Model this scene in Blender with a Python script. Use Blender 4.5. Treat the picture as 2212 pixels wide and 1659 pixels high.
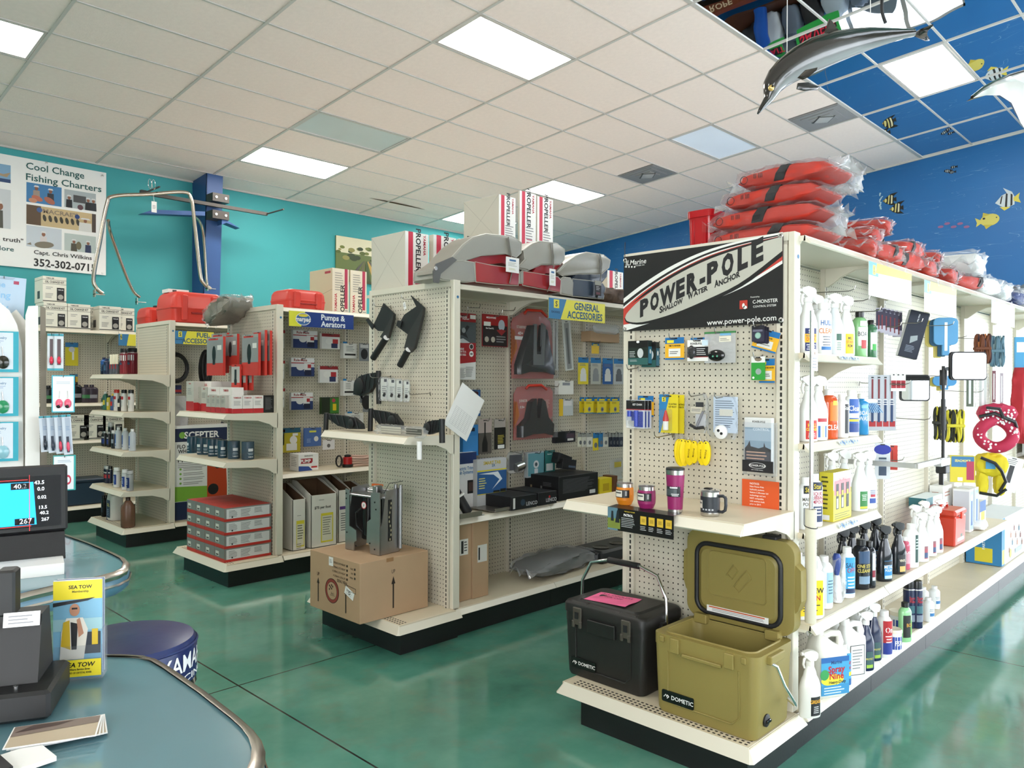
import bpy,bmesh,math,random
from mathutils import Vector,Matrix
for _o in list(bpy.data.objects):bpy.data.objects.remove(_o)
S=bpy.context.scene
C=S.collection
PI=math.pi
rnd=random.Random(7)
# ---------------------------------------------------------------- camera
FPX,YAW,PIT,ROL,CZ=1659.9,0.772073,-0.002136,-0.003848,1.5
FW=Vector((math.cos(YAW)*math.cos(PIT),math.sin(YAW)*math.cos(PIT),math.sin(PIT)))
R0=Vector((math.sin(YAW),-math.cos(YAW),0));D0=FW.cross(R0)
RT=R0*math.cos(ROL)+D0*math.sin(ROL);DN=D0*math.cos(ROL)-R0*math.sin(ROL)
cam=bpy.data.objects.new('camera',bpy.data.cameras.new('camera'));C.objects.link(cam)
M3=Matrix((RT,-DN,-FW)).transposed()
cam.matrix_world=Matrix.Translation((0,0,CZ))@M3.to_4x4()
cam.data.sensor_width=36;cam.data.lens=FPX/2212*36;cam.data.clip_start=0.02;cam.data.clip_end=100
S.camera=cam
# where a sight line from the shop's entrance meets a real plane of the room
def ray(px,py):
    return RT*((px-1106)/FPX)+DN*((py-829.5)/FPX)+FW
def onx(px,py,x):d=ray(px,py);return Vector((0,0,CZ))+d*(x/d.x)
def ony(px,py,y):d=ray(px,py);return Vector((0,0,CZ))+d*(y/d.y)
def onz(px,py,z):d=ray(px,py);return Vector((0,0,CZ))+d*((z-CZ)/d.z)
def atd(px,py,d):return Vector((0,0,CZ))+ray(px,py)*d
def ceil_z(y):return 4.843-.0833*y
# ---------------------------------------------------------------- world, light, exposure
W=bpy.data.worlds.new('daylight');S.world=W;W.use_nodes=True
W.node_tree.nodes['Background'].inputs[0].default_value=(.86,.93,1,1)
W.node_tree.nodes['Background'].inputs[1].default_value=4.0
S.view_settings.view_transform='Standard';S.view_settings.look='None'
S.view_settings.gamma=1;S.view_settings.use_curve_mapping=False
S.view_settings.exposure=0.55
def area(name,loc,rot,sx,sy,power,col=(1,1,1)):
    l=bpy.data.lights.new(name,'AREA');l.shape='RECTANGLE';l.size=sx;l.size_y=sy;l.energy=power;l.color=col
    o=bpy.data.objects.new(name,l);C.objects.link(o);o.location=loc;o.rotation_euler=rot;return o
area('window_daylight',(6.2,-4.3,1.7),(PI/2,0,0),9,2.6,130,(.93,.97,1))        # shop front to the right
area('window_daylight',(11.2,-1.5,1.6),(PI/2,0,PI/2),4.6,2.6,110,(.93,.97,1))   # far end of the shop front
area('window_daylight',(-2.4,-1.5,1.8),(PI/2,0,-PI/2),4.0,2.4,110,(1,.97,.93))    # unseen entrance glazing added behind to raise the ambient light
# ---------------------------------------------------------------- materials
MATS={}
def nt(m):return m.node_tree.nodes,m.node_tree.links
def mat(name,col,rough=.5,metal=0,bump=0,bs=40,var=.06,vs=6,emit=0,coat=0,spec=None):
    """procedural Principled: slight noise in colour, optional fine relief"""
    if name in MATS:return MATS[name]
    m=bpy.data.materials.new(name);m.use_nodes=True;n,l=nt(m);b=n['Principled BSDF']
    b.inputs['Roughness'].default_value=rough;b.inputs['Metallic'].default_value=metal
    if coat:b.inputs['Coat Weight'].default_value=coat
    if spec is not None:b.inputs['Specular IOR Level'].default_value=spec
    b.inputs['Base Color'].default_value=(*col,1)
    if emit:
        b.inputs['Emission Color'].default_value=(*col,1);b.inputs['Emission Strength'].default_value=emit
    if var or bump:
        tc=n.new('ShaderNodeTexCoord');no=n.new('ShaderNodeTexNoise');l.new(tc.outputs['Object'],no.inputs['Vector'])
        no.inputs['Scale'].default_value=vs;no.inputs['Detail'].default_value=3
        mx=n.new('ShaderNodeMix');mx.data_type='RGBA';l.new(no.outputs['Fac'],mx.inputs['Factor'])
        mx.inputs['A'].default_value=(*[max(0,c*(1-var))for c in col],1);mx.inputs['B'].default_value=(*[min(1,c*(1+var))for c in col],1)
        l.new(mx.outputs['Result'],b.inputs['Base Color'])
    if bump:
        n2=n.new('ShaderNodeTexNoise');n2.inputs['Scale'].default_value=bs;n2.inputs['Detail'].default_value=4
        l.new(tc.outputs['Object'],n2.inputs['Vector'])
        bp=n.new('ShaderNodeBump');bp.inputs['Strength'].default_value=bump;bp.inputs['Distance'].default_value=.01
        l.new(n2.outputs['Fac'],bp.inputs['Height']);l.new(bp.outputs['Normal'],b.inputs['Normal'])
    MATS[name]=m;return m
def hexc(h):
    v=[int(h[i:i+2],16)/255 for i in(0,2,4)]
    return tuple((c/12.92 if c<=.04045 else((c+.055)/1.055)**2.4)for c in v)
def P(h,rough=.45,**k):
    """printed or moulded colour from a hex value"""
    return mat('colour_%s_%d%s'%(h,int(rough*100),''.join(sorted('%s%s'%(a,str(b))for a,b in k.items()))),hexc(h),rough,var=k.pop('var',.03),**k)
def math_(n,l,op,a,b=None,c=None):
    q=n.new('ShaderNodeMath');q.operation=op
    for i,v in enumerate((a,b,c)):
        if v is None:continue
        if isinstance(v,(int,float)):q.inputs[i].default_value=v
        else:l.new(v,q.inputs[i])
    return q.outputs[0]
def mixc(n,l,f,a,b):
    q=n.new('ShaderNodeMix');q.data_type='RGBA'
    if isinstance(f,(int,float)):q.inputs['Factor'].default_value=f
    else:l.new(f,q.inputs['Factor'])
    for k,v in(('A',a),('B',b)):
        if isinstance(v,tuple):q.inputs[k].default_value=(*v[:3],1)
        else:l.new(v,q.inputs[k])
    return q.outputs['Result']
def noise(n,l,vec,scale,detail=4,rough=.5):
    q=n.new('ShaderNodeTexNoise');q.inputs['Scale'].default_value=scale;q.inputs['Detail'].default_value=detail
    q.inputs['Roughness'].default_value=rough
    if vec is not None:l.new(vec,q.inputs['Vector'])
    return q.outputs['Fac']
def ramp(n,l,f,*st):
    q=n.new('ShaderNodeValToRGB');l.new(f,q.inputs['Fac']);e=q.color_ramp.elements
    while len(e)<len(st):e.new(.5)
    for i,(p,c)in enumerate(st):
        e[i].position=p;e[i].color=(*c,1)if len(c)==3 else c
    return q.outputs['Color']
def pegboard():
    """cream painted board with 1 inch holes; holes are laid out in the object's own X (or Y) and Z"""
    m=bpy.data.materials.new('pegboard');m.use_nodes=True;n,l=nt(m);b=n['Principled BSDF']
    tc=n.new('ShaderNodeTexCoord');sp=n.new('ShaderNodeSeparateXYZ');l.new(tc.outputs['Object'],sp.inputs[0])
    p=.0262
    fx=math_(n,l,'SUBTRACT',math_(n,l,'FRACT',math_(n,l,'DIVIDE',sp.outputs['X'],p)),.5)
    fz=math_(n,l,'SUBTRACT',math_(n,l,'FRACT',math_(n,l,'DIVIDE',sp.outputs['Z'],p)),.5)
    d=math_(n,l,'SQRT',math_(n,l,'ADD',math_(n,l,'MULTIPLY',fx,fx),math_(n,l,'MULTIPLY',fz,fz)))
    hole=math_(n,l,'LESS_THAN',d,.135)
    base=mixc(n,l,noise(n,l,tc.outputs['Object'],3),(.58,.54,.43),(.64,.60,.50))
    l.new(mixc(n,l,hole,base,(.03,.028,.022)),b.inputs['Base Color']);b.inputs['Roughness'].default_value=.45
    MATS['pegboard']=m;return m
PEG=pegboard()
def slots():
    """painted steel upright, dark bracket slots every inch"""
    m=bpy.data.materials.new('slotted_upright');m.use_nodes=True;n,l=nt(m);b=n['Principled BSDF']
    tc=n.new('ShaderNodeTexCoord');sp=n.new('ShaderNodeSeparateXYZ');l.new(tc.outputs['Object'],sp.inputs[0])
    fz=math_(n,l,'ABSOLUTE',math_(n,l,'SUBTRACT',math_(n,l,'FRACT',math_(n,l,'DIVIDE',sp.outputs['Z'],.0262)),.5))
    ax=math_(n,l,'ABSOLUTE',sp.outputs['X'])
    h=math_(n,l,'MULTIPLY',math_(n,l,'LESS_THAN',fz,.33),math_(n,l,'LESS_THAN',ax,.0045))
    l.new(mixc(n,l,h,(.64,.60,.50),(.015,.015,.013)),b.inputs['Base Color']);b.inputs['Roughness'].default_value=.4
    MATS['slotted_upright']=m;return m
SLOT=slots()
CREAM=mat('cream_enamel',(.70,.66,.55),.38,var=.04,vs=2,coat=.1)
SHELFTOP=mat('cream_shelf_top',(.68,.60,.45),.42,var=.08,vs=5)
KICK=mat('black_kick_plate',(.010,.010,.011),.42,bump=.05,bs=90,var=.3)
BLK=mat('black_plastic',(.010,.010,.011),.5,bump=.03,bs=200)
BLKG=mat('black_gloss',(.008,.008,.009),.14)
WIRE=mat('zinc_wire',(.30,.29,.27),.3,1)
CHROME=mat('chrome',(.75,.75,.76),.12,1,var=.02)
STEEL=mat('brushed_steel',(.58,.57,.55),.28,1,var=.08,vs=30)
WHITE=mat('white_plastic',(.86,.86,.85),.35,var=.02)
PAPER=mat('white_paper',(.84,.84,.82),.6,var=.02)
CARDB=mat('brown_cardboard',(.45,.30,.18),.75,bump=.03,bs=60,var=.08,vs=4)
INK=mat('black_ink',(.012,.012,.014),.5)
GREYINK=mat('grey_ink',(.25,.25,.27),.5)
def film(name,tint=(.95,.96,.97),fac=.16,rough=.08,bump=.5,bs=14,fr=.42):
    """clear crinkled plastic: mostly see-through with sharp glints"""
    m=bpy.data.materials.new(name);m.use_nodes=True;n,l=nt(m);n.remove(n['Principled BSDF'])
    tr=n.new('ShaderNodeBsdfTransparent');tr.inputs[0].default_value=(*tint,1)
    gl=n.new('ShaderNodeBsdfPrincipled');gl.inputs['Base Color'].default_value=(.85,.86,.88,1);gl.inputs['Roughness'].default_value=rough
    gl.inputs['Specular IOR Level'].default_value=1
    tc=n.new('ShaderNodeTexCoord');no=noise(n,l,tc.outputs['Object'],bs,3)
    bp=n.new('ShaderNodeBump');bp.inputs['Strength'].default_value=bump;bp.inputs['Distance'].default_value=.02
    l.new(no,bp.inputs['Height']);l.new(bp.outputs['Normal'],gl.inputs['Normal'])
    lw=n.new('ShaderNodeLayerWeight');lw.inputs['Blend'].default_value=.35;l.new(bp.outputs['Normal'],lw.inputs['Normal'])
    f=math_(n,l,'ADD',math_(n,l,'MULTIPLY',lw.outputs['Fresnel'],fr),fac)
    mx=n.new('ShaderNodeMixShader');l.new(f,mx.inputs[0]);l.new(tr.outputs[0],mx.inputs[1]);l.new(gl.outputs[0],mx.inputs[2])
    l.new(mx.outputs[0],n['Material Output'].inputs['Surface']);MATS[name]=m;return m
FILM=film('clear_film',fac=.012,bump=.4,fr=.34,rough=.05);CLEAR=film('clear_blister',fac=.03,bump=.12,fr=.14)
HAZY=film('hazy_bag',(.86,.87,.88),.34,.2,.7,20)
# ---------------------------------------------------------------- mesh builder
_TXT={}
def textgeo(s,bold=.012):
    key=s;s=(s,bold)
    if s not in _TXT:
        cu=bpy.data.curves.new('t','FONT');cu.body=key;cu.size=1;cu.resolution_u=2;cu.offset=bold*.45
        o=bpy.data.objects.new('t',cu);C.objects.link(o)
        me=bpy.data.meshes.new_from_object(o,depsgraph=None)
        v=[(p.co.x,p.co.y)for p in me.vertices];f=[tuple(q.vertices)for q in me.polygons]
        bpy.data.objects.remove(o);bpy.data.curves.remove(cu);bpy.data.meshes.remove(me)
        _TXT[s]=(v,f)
    return _TXT[s]
class MB:
    """collects shapes, linked as ONE mesh by build()"""
    def __init__(s):s.v=[];s.f=[];s.m=[];s.mats=[];s.T=None
    def mi(s,m):
        if m not in s.mats:s.mats.append(m)
        return s.mats.index(m)
    def add(s,vs,fs,m):
        b=len(s.v)
        if s.T is not None:vs=[tuple(s.T@Vector(p))for p in vs]
        s.v+=[tuple(p)for p in vs];k=s.mi(m)
        for f in fs:s.f.append(tuple(i+b for i in f));s.m.append(k)
        return s
    def quad(s,a,b,c,d,m):return s.add([a,b,c,d],[(0,1,2,3)],m)
    def box(s,x0,y0,z0,x1,y1,z1,m,ch=0,tap=0):
        """box; ch chamfers the edges, tap narrows the top"""
        if x0>x1:x0,x1=x1,x0
        if y0>y1:y0,y1=y1,y0
        if z0>z1:z0,z1=z1,z0
        if ch:
            r=[]
            for z,i in((z0,ch),(z0+ch,0),(z1-ch,0),(z1,ch)):
                t=tap*(z-z0)/(z1-z0);a,b,c,d=x0+i+t,y0+i+t,x1-i-t,y1-i-t;e=ch if i==0 else ch*.6
                r.append([(a+e,b,z),(c-e,b,z),(c,b+e,z),(c,d-e,z),(c-e,d,z),(a+e,d,z),(a,d-e,z),(a,b+e,z)])
            return s.loft(r,m)
        t=tap
        v=[(x0,y0,z0),(x1,y0,z0),(x1,y1,z0),(x0,y1,z0),(x0+t,y0+t,z1),(x1-t,y0+t,z1),(x1-t,y1-t,z1),(x0+t,y1-t,z1)]
        return s.add(v,[(3,2,1,0),(4,5,6,7),(0,1,5,4),(1,2,6,5),(2,3,7,6),(3,0,4,7)],m)
    def loft(s,rings,m,caps=True,closed=False):
        n=len(rings[0]);v=[p for r in rings for p in r];f=[]
        k=len(rings)
        for i in range(k if closed else k-1):
            j=(i+1)%k
            for a in range(n):
                b=(a+1)%n;f.append((i*n+a,i*n+b,j*n+b,j*n+a))
        if caps and not closed:f.append(tuple(reversed(range(n))));f.append(tuple(range((k-1)*n,k*n)))
        return s.add(v,f,m)
    def lathe(s,prof,m,c=(0,0,0),n=16,sx=1,sy=1,caps=True):
        """prof [(r,z[,mat])] about Z; a material on a point starts a new band there"""
        cur=m;seg=[prof[0][:2]];segs=[]
        for i,p in enumerate(prof[1:],1):
            seg.append(p[:2])
            if len(p)>2 and p[2]is not cur:
                segs.append((seg,cur));seg=[p[:2]];cur=p[2]
        segs.append((seg,cur))
        for q,(sg,mm)in enumerate(segs):
            if len(sg)<2:continue
            rings=[[(c[0]+r*sx*math.cos(2*PI*k/n),c[1]+r*sy*math.sin(2*PI*k/n),c[2]+z)for k in range(n)]for r,z in sg]
            nn=n;v=[p for r in rings for p in r];f=[]
            for i in range(len(rings)-1):
                for a in range(nn):b=(a+1)%nn;f.append((i*nn+a,i*nn+b,(i+1)*nn+b,(i+1)*nn+a))
            if caps and q==0 and sg[0][0]>1e-4:f.append(tuple(reversed(range(nn))))
            if caps and q==len(segs)-1 and sg[-1][0]>1e-4:f.append(tuple(range((len(rings)-1)*nn,len(rings)*nn)))
            s.add(v,f,mm)
        return s
    def cyl(s,a,b,r,m,n=12,r2=None):
        """cylinder between two points"""
        a=Vector(a);b=Vector(b);d=(b-a).normalized();u=d.orthogonal().normalized();w=d.cross(u);r2=r if r2 is None else r2
        return s.loft([[tuple(p+(u*math.cos(2*PI*k/n)+w*math.sin(2*PI*k/n))*q)for k in range(n)]for p,q in((a,r),(b,r2))],m)
    def tube(s,pts,r,m,n=8,closed=False,flat=1):
        pts=[Vector(p)for p in pts];k=len(pts);rings=[];u=None
        for i,p in enumerate(pts):
            if closed:t=(pts[(i+1)%k]-pts[i-1]).normalized()
            else:t=(pts[min(i+1,k-1)]-pts[max(i-1,0)]).normalized()
            u=t.orthogonal().normalized()if u is None else(u-t*u.dot(t)).normalized()
            w=t.cross(u);rr=r[i]if isinstance(r,(list,tuple))else r
            rings.append([tuple(p+(u*math.cos(2*PI*j/n)+w*math.sin(2*PI*j/n)*flat)*rr)for j in range(n)])
        return s.loft(rings,m,closed=closed)
    def prism(s,poly,a,b,m,ax='y'):
        """2D outline extruded from a to b along ax"""
        def q(u,v,t):return{'y':(u,t,v),'x':(t,u,v),'z':(u,v,t)}[ax]
        return s.loft([[q(u,v,a)for u,v in poly],[q(u,v,b)for u,v in poly]],m)
    def plate(s,x,z,w,h,m,y=0.,t=.0006,rot=0,sh=0):
        """flat print on a front (facing -Y) centred at x,z"""
        c,q=math.cos(rot),math.sin(rot)
        pts=[(x+c*a-q*b+sh*b,y-t,z+q*a+c*b)for a,b in((-w/2,-h/2),(w/2,-h/2),(w/2,h/2),(-w/2,h/2))]
        return s.add(pts,[(0,1,2,3)],m)
    def disc(s,x,z,r,m,y=0.,t=.0008,n=20,sx=1,sz=1,rot=0):
        pts=[]
        for k in range(n):
            a,b=r*sx*math.cos(2*PI*k/n),r*sz*math.sin(2*PI*k/n)
            pts.append((x+a*math.cos(rot)-b*math.sin(rot),y-t,z+a*math.sin(rot)+b*math.cos(rot)))
        return s.add(pts,[tuple(range(n))],m)
    def text(s,txt,x,z,size,m,y=0.,t=.0012,al='c',rot=0,sh=0,wx=1,bold=.012):
        """flat lettering facing -Y; size is the capital height"""
        v,f=textgeo(txt,bold)
        if not v:return s
        k=size/.72;x0=min(p[0]for p in v);x1=max(p[0]for p in v)
        o={'c':(x0+x1)/2,'l':x0,'r':x1}[al];c,q=math.cos(rot),math.sin(rot);out=[]
        for a,b in v:
            a=((a-o)*wx+b*sh)*k;b=(b-.35)*k
            out.append((x+c*a-q*b,y-t,z+q*a+c*b))
        return s.add(out,f,m)
    def lines(s,x,z,w,n,dz,m,y=0.,t=.001,h=None,r=None):
        """rows of small print"""
        r=r or rnd;h=h or dz*.38
        for i in range(n):
            ww=w*(1-.3*r.random());s.plate(x-(w-ww)/2,z-i*dz,ww,h,m,y,t)
        return s
    def at(s,T):s.T=T;return s
    def build(s,name,parent=None,smooth=None,loc=None,rz=0):
        me=bpy.data.meshes.new(name);me.from_pydata(s.v,[],s.f)
        for m in s.mats:me.materials.append(m)
        me.polygons.foreach_set('material_index',s.m)
        if smooth:me.shade_smooth();me.set_sharp_from_angle(angle=math.radians(smooth))
        me.update();o=bpy.data.objects.new(name,me);C.objects.link(o)
        if parent is not None:o.parent=parent
        if loc is not None:o.location=loc
        if rz:o.rotation_euler.z=rz
        return o
def RX(a):return Matrix.Rotation(a,4,'X')
def RY(a):return Matrix.Rotation(a,4,'Y')
def RZ(a):return Matrix.Rotation(a,4,'Z')
def TR(x,y=0,z=0):return Matrix.Translation((x,y,z))
def tag(o,label,cat,group=None):
    o['label']=label;o['category']=cat
    if group:o['group']=group
    return o
def thing(name,label,cat,loc=(0,0,0),rz=0,group=None):
    o=bpy.data.objects.new(name,None);C.objects.link(o);o.empty_display_size=.05
    o.location=loc;o.rotation_euler.z=rz;return tag(o,label,cat,group)
def struct(o):o['kind']='structure';return o
def dup(root,loc,rz=None,label=None):
    r=root.copy();C.objects.link(r);r.location=loc
    if rz is not None:r.rotation_euler.z=rz
    if label:r['label']=label
    for ch in list(root.children):
        c=ch.copy();C.objects.link(c);c.parent=r
        for g in ch.children:
            d=g.copy();C.objects.link(d);d.parent=c
    return r
ORD=['first','second','third','fourth','fifth','sixth','seventh','eighth','ninth','tenth','eleventh','twelfth','thirteenth','fourteenth','fifteenth','sixteenth']
EN=-PI/2      # an item that faces the end of an aisle (towards -X)
def rrect(w,h,r,n=4,cx=0,cz=0):
    out=[]
    for qx,qz,a0 in((1,1,0),(-1,1,90),(-1,-1,180),(1,-1,270)):
        for k in range(n+1):
            a=math.radians(a0+90*k/n);out.append((cx+qx*(w/2-r)+r*math.cos(a),cz+qz*(h/2-r)+r*math.sin(a)))
    return out
# ================================================================ ROOM
XW,YW,XB,YF=11.35,9.72,-2.6,-4.6      # far wall, left wall, wall behind, shop front
TEAL=mat('teal_wall_paint',(.05,.36,.38),.62,bump=.04,bs=120,var=.10,vs=.7)
OFFW=mat('off_white_wall_paint',(.62,.60,.55),.7,var=.03)
def mural():
    m=bpy.data.materials.new('undersea_mural_paint');m.use_nodes=True;n,l=nt(m);b=n['Principled BSDF']
    tc=n.new('ShaderNodeTexCoord');ob=tc.outputs['Object']
    base=mixc(n,l,noise(n,l,ob,.8,3),(.008,.10,.30),(.014,.16,.42))
    mp=n.new('ShaderNodeMapping');mp.inputs['Scale'].default_value=(1,.8,7);l.new(ob,mp.inputs['Vector'])
    w=n.new('ShaderNodeTexNoise');w.inputs['Scale'].default_value=1.6;w.inputs['Detail'].default_value=2;w.inputs['Distortion'].default_value=1.2;l.new(mp.outputs[0],w.inputs['Vector'])
    line=math_(n,l,'LESS_THAN',math_(n,l,'ABSOLUTE',math_(n,l,'SUBTRACT',w.outputs['Fac'],.62)),.0028)
    sp=n.new('ShaderNodeSeparateXYZ');l.new(ob,sp.inputs[0])
    hi=math_(n,l,'GREATER_THAN',sp.outputs['Z'],3.1)
    l.new(mixc(n,l,math_(n,l,'MULTIPLY',math_(n,l,'MULTIPLY',line,hi),.35),base,(.3,.5,.7)),b.inputs['Base Color'])
    b.inputs['Roughness'].default_value=.45;MATS['mural']=m;return m
MUR=mural()
def floor_mat():
    m=bpy.data.materials.new('green_stained_concrete');m.use_nodes=True;n,l=nt(m);b=n['Principled BSDF']
    tc=n.new('ShaderNodeTexCoord');ob=tc.outputs['Object']
    a=noise(n,l,ob,.9,6,.62);c=noise(n,l,ob,5,5,.6)
    col=ramp(n,l,a,(.30,(.035,.13,.10)),(.46,(.065,.225,.165)),(.58,(.10,.285,.215)),(.75,(.19,.35,.28)))
    col=mixc(n,l,math_(n,l,'MULTIPLY',ramp(n,l,c,(.52,(0,0,0)),(.66,(1,1,1))),.35),col,(.13,.19,.13))
    # fine cracks
    v=n.new('ShaderNodeTexVoronoi');v.feature='DISTANCE_TO_EDGE';v.inputs['Scale'].default_value=.33
    wv=n.new('ShaderNodeVectorMath');wv.operation='ADD';nn=n.new('ShaderNodeTexNoise');nn.inputs['Scale'].default_value=2.5;l.new(ob,nn.inputs['Vector'])
    l.new(ob,wv.inputs[0]);l.new(nn.outputs['Color'],wv.inputs[1]);l.new(wv.outputs[0],v.inputs['Vector'])
    crk=math_(n,l,'MULTIPLY',math_(n,l,'LESS_THAN',v.outputs['Distance'],.0006),.12)
    col=mixc(n,l,crk,col,(.06,.07,.05))
    # sawn joints on a 3 m grid
    sp=n.new('ShaderNodeSeparateXYZ');l.new(ob,sp.inputs[0])
    def joint(o,off,per):
        f=math_(n,l,'FRACT',math_(n,l,'DIVIDE',math_(n,l,'ADD',o,off),per));return math_(n,l,'LESS_THAN',f,.0045/per*2)
    j=math_(n,l,'MAXIMUM',joint(sp.outputs['X'],-1.62+9,3.05),joint(sp.outputs['Y'],8.6,3.05))
    l.new(mixc(n,l,j,col,(.02,.022,.018)),b.inputs['Base Color'])
    r=ramp(n,l,c,(.3,(.07,.07,.07)),(.7,(.20,.20,.20)));l.new(r,b.inputs['Roughness'])
    bp=n.new('ShaderNodeBump');bp.inputs['Strength'].default_value=.07;bp.inputs['Distance'].default_value=.01;l.new(a,bp.inputs['Height']);l.new(bp.outputs[0],b.inputs['Normal'])
    b.inputs['Coat Weight'].default_value=.3;b.inputs['Coat Roughness'].default_value=.08
    return m
struct(MB().box(XB,YF,-.1,XW,YW,0,floor_mat()).build('floor'))
def wall_y(name,y,t,m):return struct(MB().add([(XB,y,0),(XW,y,0),(XW,y,ceil_z(y)+.3),(XB,y,ceil_z(y)+.3),(XB,y+t,0),(XW,y+t,0),(XW,y+t,ceil_z(y)+.3),(XB,y+t,ceil_z(y)+.3)],[(0,1,2,3),(7,6,5,4),(0,4,5,1),(1,5,6,2),(2,6,7,3),(3,7,4,0)],m).build(name))
wall_y('wall_left',YW,.15,TEAL)
# far wall: mural up to the shop front glazing; transom added to reflect white
def slab_x(b,x,t,y0,y1,z0,z1a,z1b,m):
    b.add([(x,y0,z0),(x,y1,z0),(x,y1,z1b),(x,y0,z1a),(x+t,y0,z0),(x+t,y1,z0),(x+t,y1,z1b),(x+t,y0,z1a)],[(0,3,2,1),(4,5,6,7),(0,1,5,4),(1,2,6,5),(2,3,7,6),(3,0,4,7)],m)
b=MB();slab_x(b,XW,.15,4.6,YW,0,ceil_z(4.6)+.1,ceil_z(YW)+.1,MUR);slab_x(b,XW,.15,.9,2.5,0,ceil_z(.9)+.1,ceil_z(2.5)+.1,MUR)
slab_x(b,XW,.15,2.5,4.6,0,2.0,2.0,MUR);slab_x(b,XW,.15,2.5,4.6,2.8,ceil_z(2.5)+.1,ceil_z(4.6)+.1,MUR)
slab_x(b,XW,.15,YF,.9,3.0,ceil_z(YF)+.1,ceil_z(.9)+.1,MUR);slab_x(b,XW,.15,YF,.9,0,.3,.3,OFFW);struct(b.build('wall_far'))
b=MB();slab_x(b,XB-.15,.15,YF,YW,3.1,ceil_z(YF)+.1,ceil_z(YW)+.1,OFFW);slab_x(b,XB-.15,.15,.6,YW,0,3.1,3.1,OFFW);slab_x(b,XB-.15,.15,YF,-3.7,0,3.1,3.1,OFFW);struct(b.build('wall_back'))
b=MB().box(XB,YF-.15,3.05,XW,YF,ceil_z(YF)+.1,OFFW).box(XB,YF-.15,0,XW,YF,.35,OFFW).box(XB,YF-.15,.35,1.2,YF,3.05,OFFW);struct(b.build('wall_right'))
ALU=mat('window_aluminium',(.55,.56,.57),.35,.8)
GLASS=film('window_glass',fac=.03,rough=.02,bump=0)
def window(n,mk,count,w0,w1,z0,z1):
    r=bpy.data.objects.new('window_%d'%n,None);C.objects.link(r);struct(r)
    b=MB();step=(w1-w0)/count
    for i in range(count+1):b.add(*mk(w0+i*step-.03,w0+i*step+.03,z0,z1),ALU)
    b.add(*mk(w0,w1,z0,z0+.06),ALU);b.add(*mk(w0,w1,z1-.06,z1),ALU);b.build('window_frame',r)
    for i in range(count):MB().add(*mk(w0+i*step+.03,w0+(i+1)*step-.03,z0+.06,z1-.06,.01),GLASS).build('pane',r)
F6=[(0,1,2,3),(7,6,5,4),(0,4,5,1),(1,5,6,2),(2,6,7,3),(3,7,4,0)]
def mky(a,c,z0,z1,t=.06):y=YF-.1;return[(a,y,z0),(c,y,z0),(c,y,z1),(a,y,z1),(a,y+t,z0),(c,y+t,z0),(c,y+t,z1),(a,y+t,z1)],F6
def mkx(x):return lambda a,c,z0,z1,t=.06:([(x,a,z0),(x,c,z0),(x,c,z1),(x,a,z1),(x+t,a,z0),(x+t,c,z0),(x+t,c,z1),(x+t,a,z1)],F6)
window(1,mky,7,1.2,XW,.35,3.05);window(2,mkx(XW+.03),4,YF,.9,.3,3.0);window(4,mkx(XW+.03),3,2.5,4.6,2.0,2.8);window(3,mkx(XB-.1),3,-3.7,.6,0,3.1)  # unseen rear window added for ambient light, transom for the mirrored white patch
# ---------------------------------------------------------------- ceiling: grid, tiles, lights, vents, mirror tiles
TILE=mat('ceiling_tile',(.92,.79,.735),.85,bump=.12,bs=70,var=.05,vs=25)
GRID=mat('ceiling_grid_paint',(.58,.55,.52),.4,var=.02)
MIRR=bpy.data.materials.new('mirror_acrylic');MIRR.use_nodes=True;n,l=nt(MIRR);_b=n['Principled BSDF']
_b.inputs['Base Color'].default_value=(.90,.93,.95,1);_b.inputs['Metallic'].default_value=1;_b.inputs['Roughness'].default_value=.015
_t=n.new('ShaderNodeTexCoord');_n=noise(n,l,_t.outputs['Object'],1.5,1);_p=n.new('ShaderNodeBump');_p.inputs['Strength'].default_value=.05;_p.inputs['Distance'].default_value=.1
l.new(_n,_p.inputs['Height']);l.new(_p.outputs[0],_b.inputs['Normal'])
DIFF=mat('lit_diffuser',(1.0,.94,.86),.5,emit=20.0,var=0)
DIFD=mat('diffuser_dim',(.62,.66,.66),.35,var=.1,vs=1.2)
DIFB=mat('diffuser_faint',(.60,.67,.76),.35,emit=.22,var=.1,vs=1.5)
VENT=mat('vent_metal',(.33,.32,.31),.45,.3)
ceiling=MB().add([(XB,YF,ceil_z(YF)+.12),(XW,YF,ceil_z(YF)+.12),(XW,YW,ceil_z(YW)+.12),(XB,YW,ceil_z(YW)+.12)],[(0,1,2,3)],OFFW).build('ceiling');struct(ceiling)
SL=-math.atan(.0833)
def tilemesh(name,w,d,m,t=.02):
    me=bpy.data.meshes.new(name);b=MB().box(-w/2,-d/2,0,w/2,d/2,t,m)
    me.from_pydata(b.v,[],b.f);me.materials.append(m);return me
GX=[1.81+1.215*i for i in range(-4,9)];GX[0]=XB
DX=1.215
me_t=tilemesh('ceiling_tile',DX-.024,.578,TILE);me_m=tilemesh('mirror_tile',DX-.024,.578,MIRR,.006)
lit={(2,-4),(2,2),(4,3),(4,0),(5,-8),(-1,0),(-2,-6),(-2,4),(8,-8)}   # column, row
lit.add((4,3));lit.discard((4,0));lit.add((5,0));lit.discard((4,3));lit.add((5,3))
dim={(2,0)};faint={(5,-4)};vents={(5,-2),(5,-6)}
def put(o,i,j,cx=None):
    y=6.9+.6*(j+.5);x=1.81+DX*(i+.5)if cx is None else cx
    o.location=(x,y,ceil_z(y));o.rotation_euler.x=SL;o.parent=ceiling;return o
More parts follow.
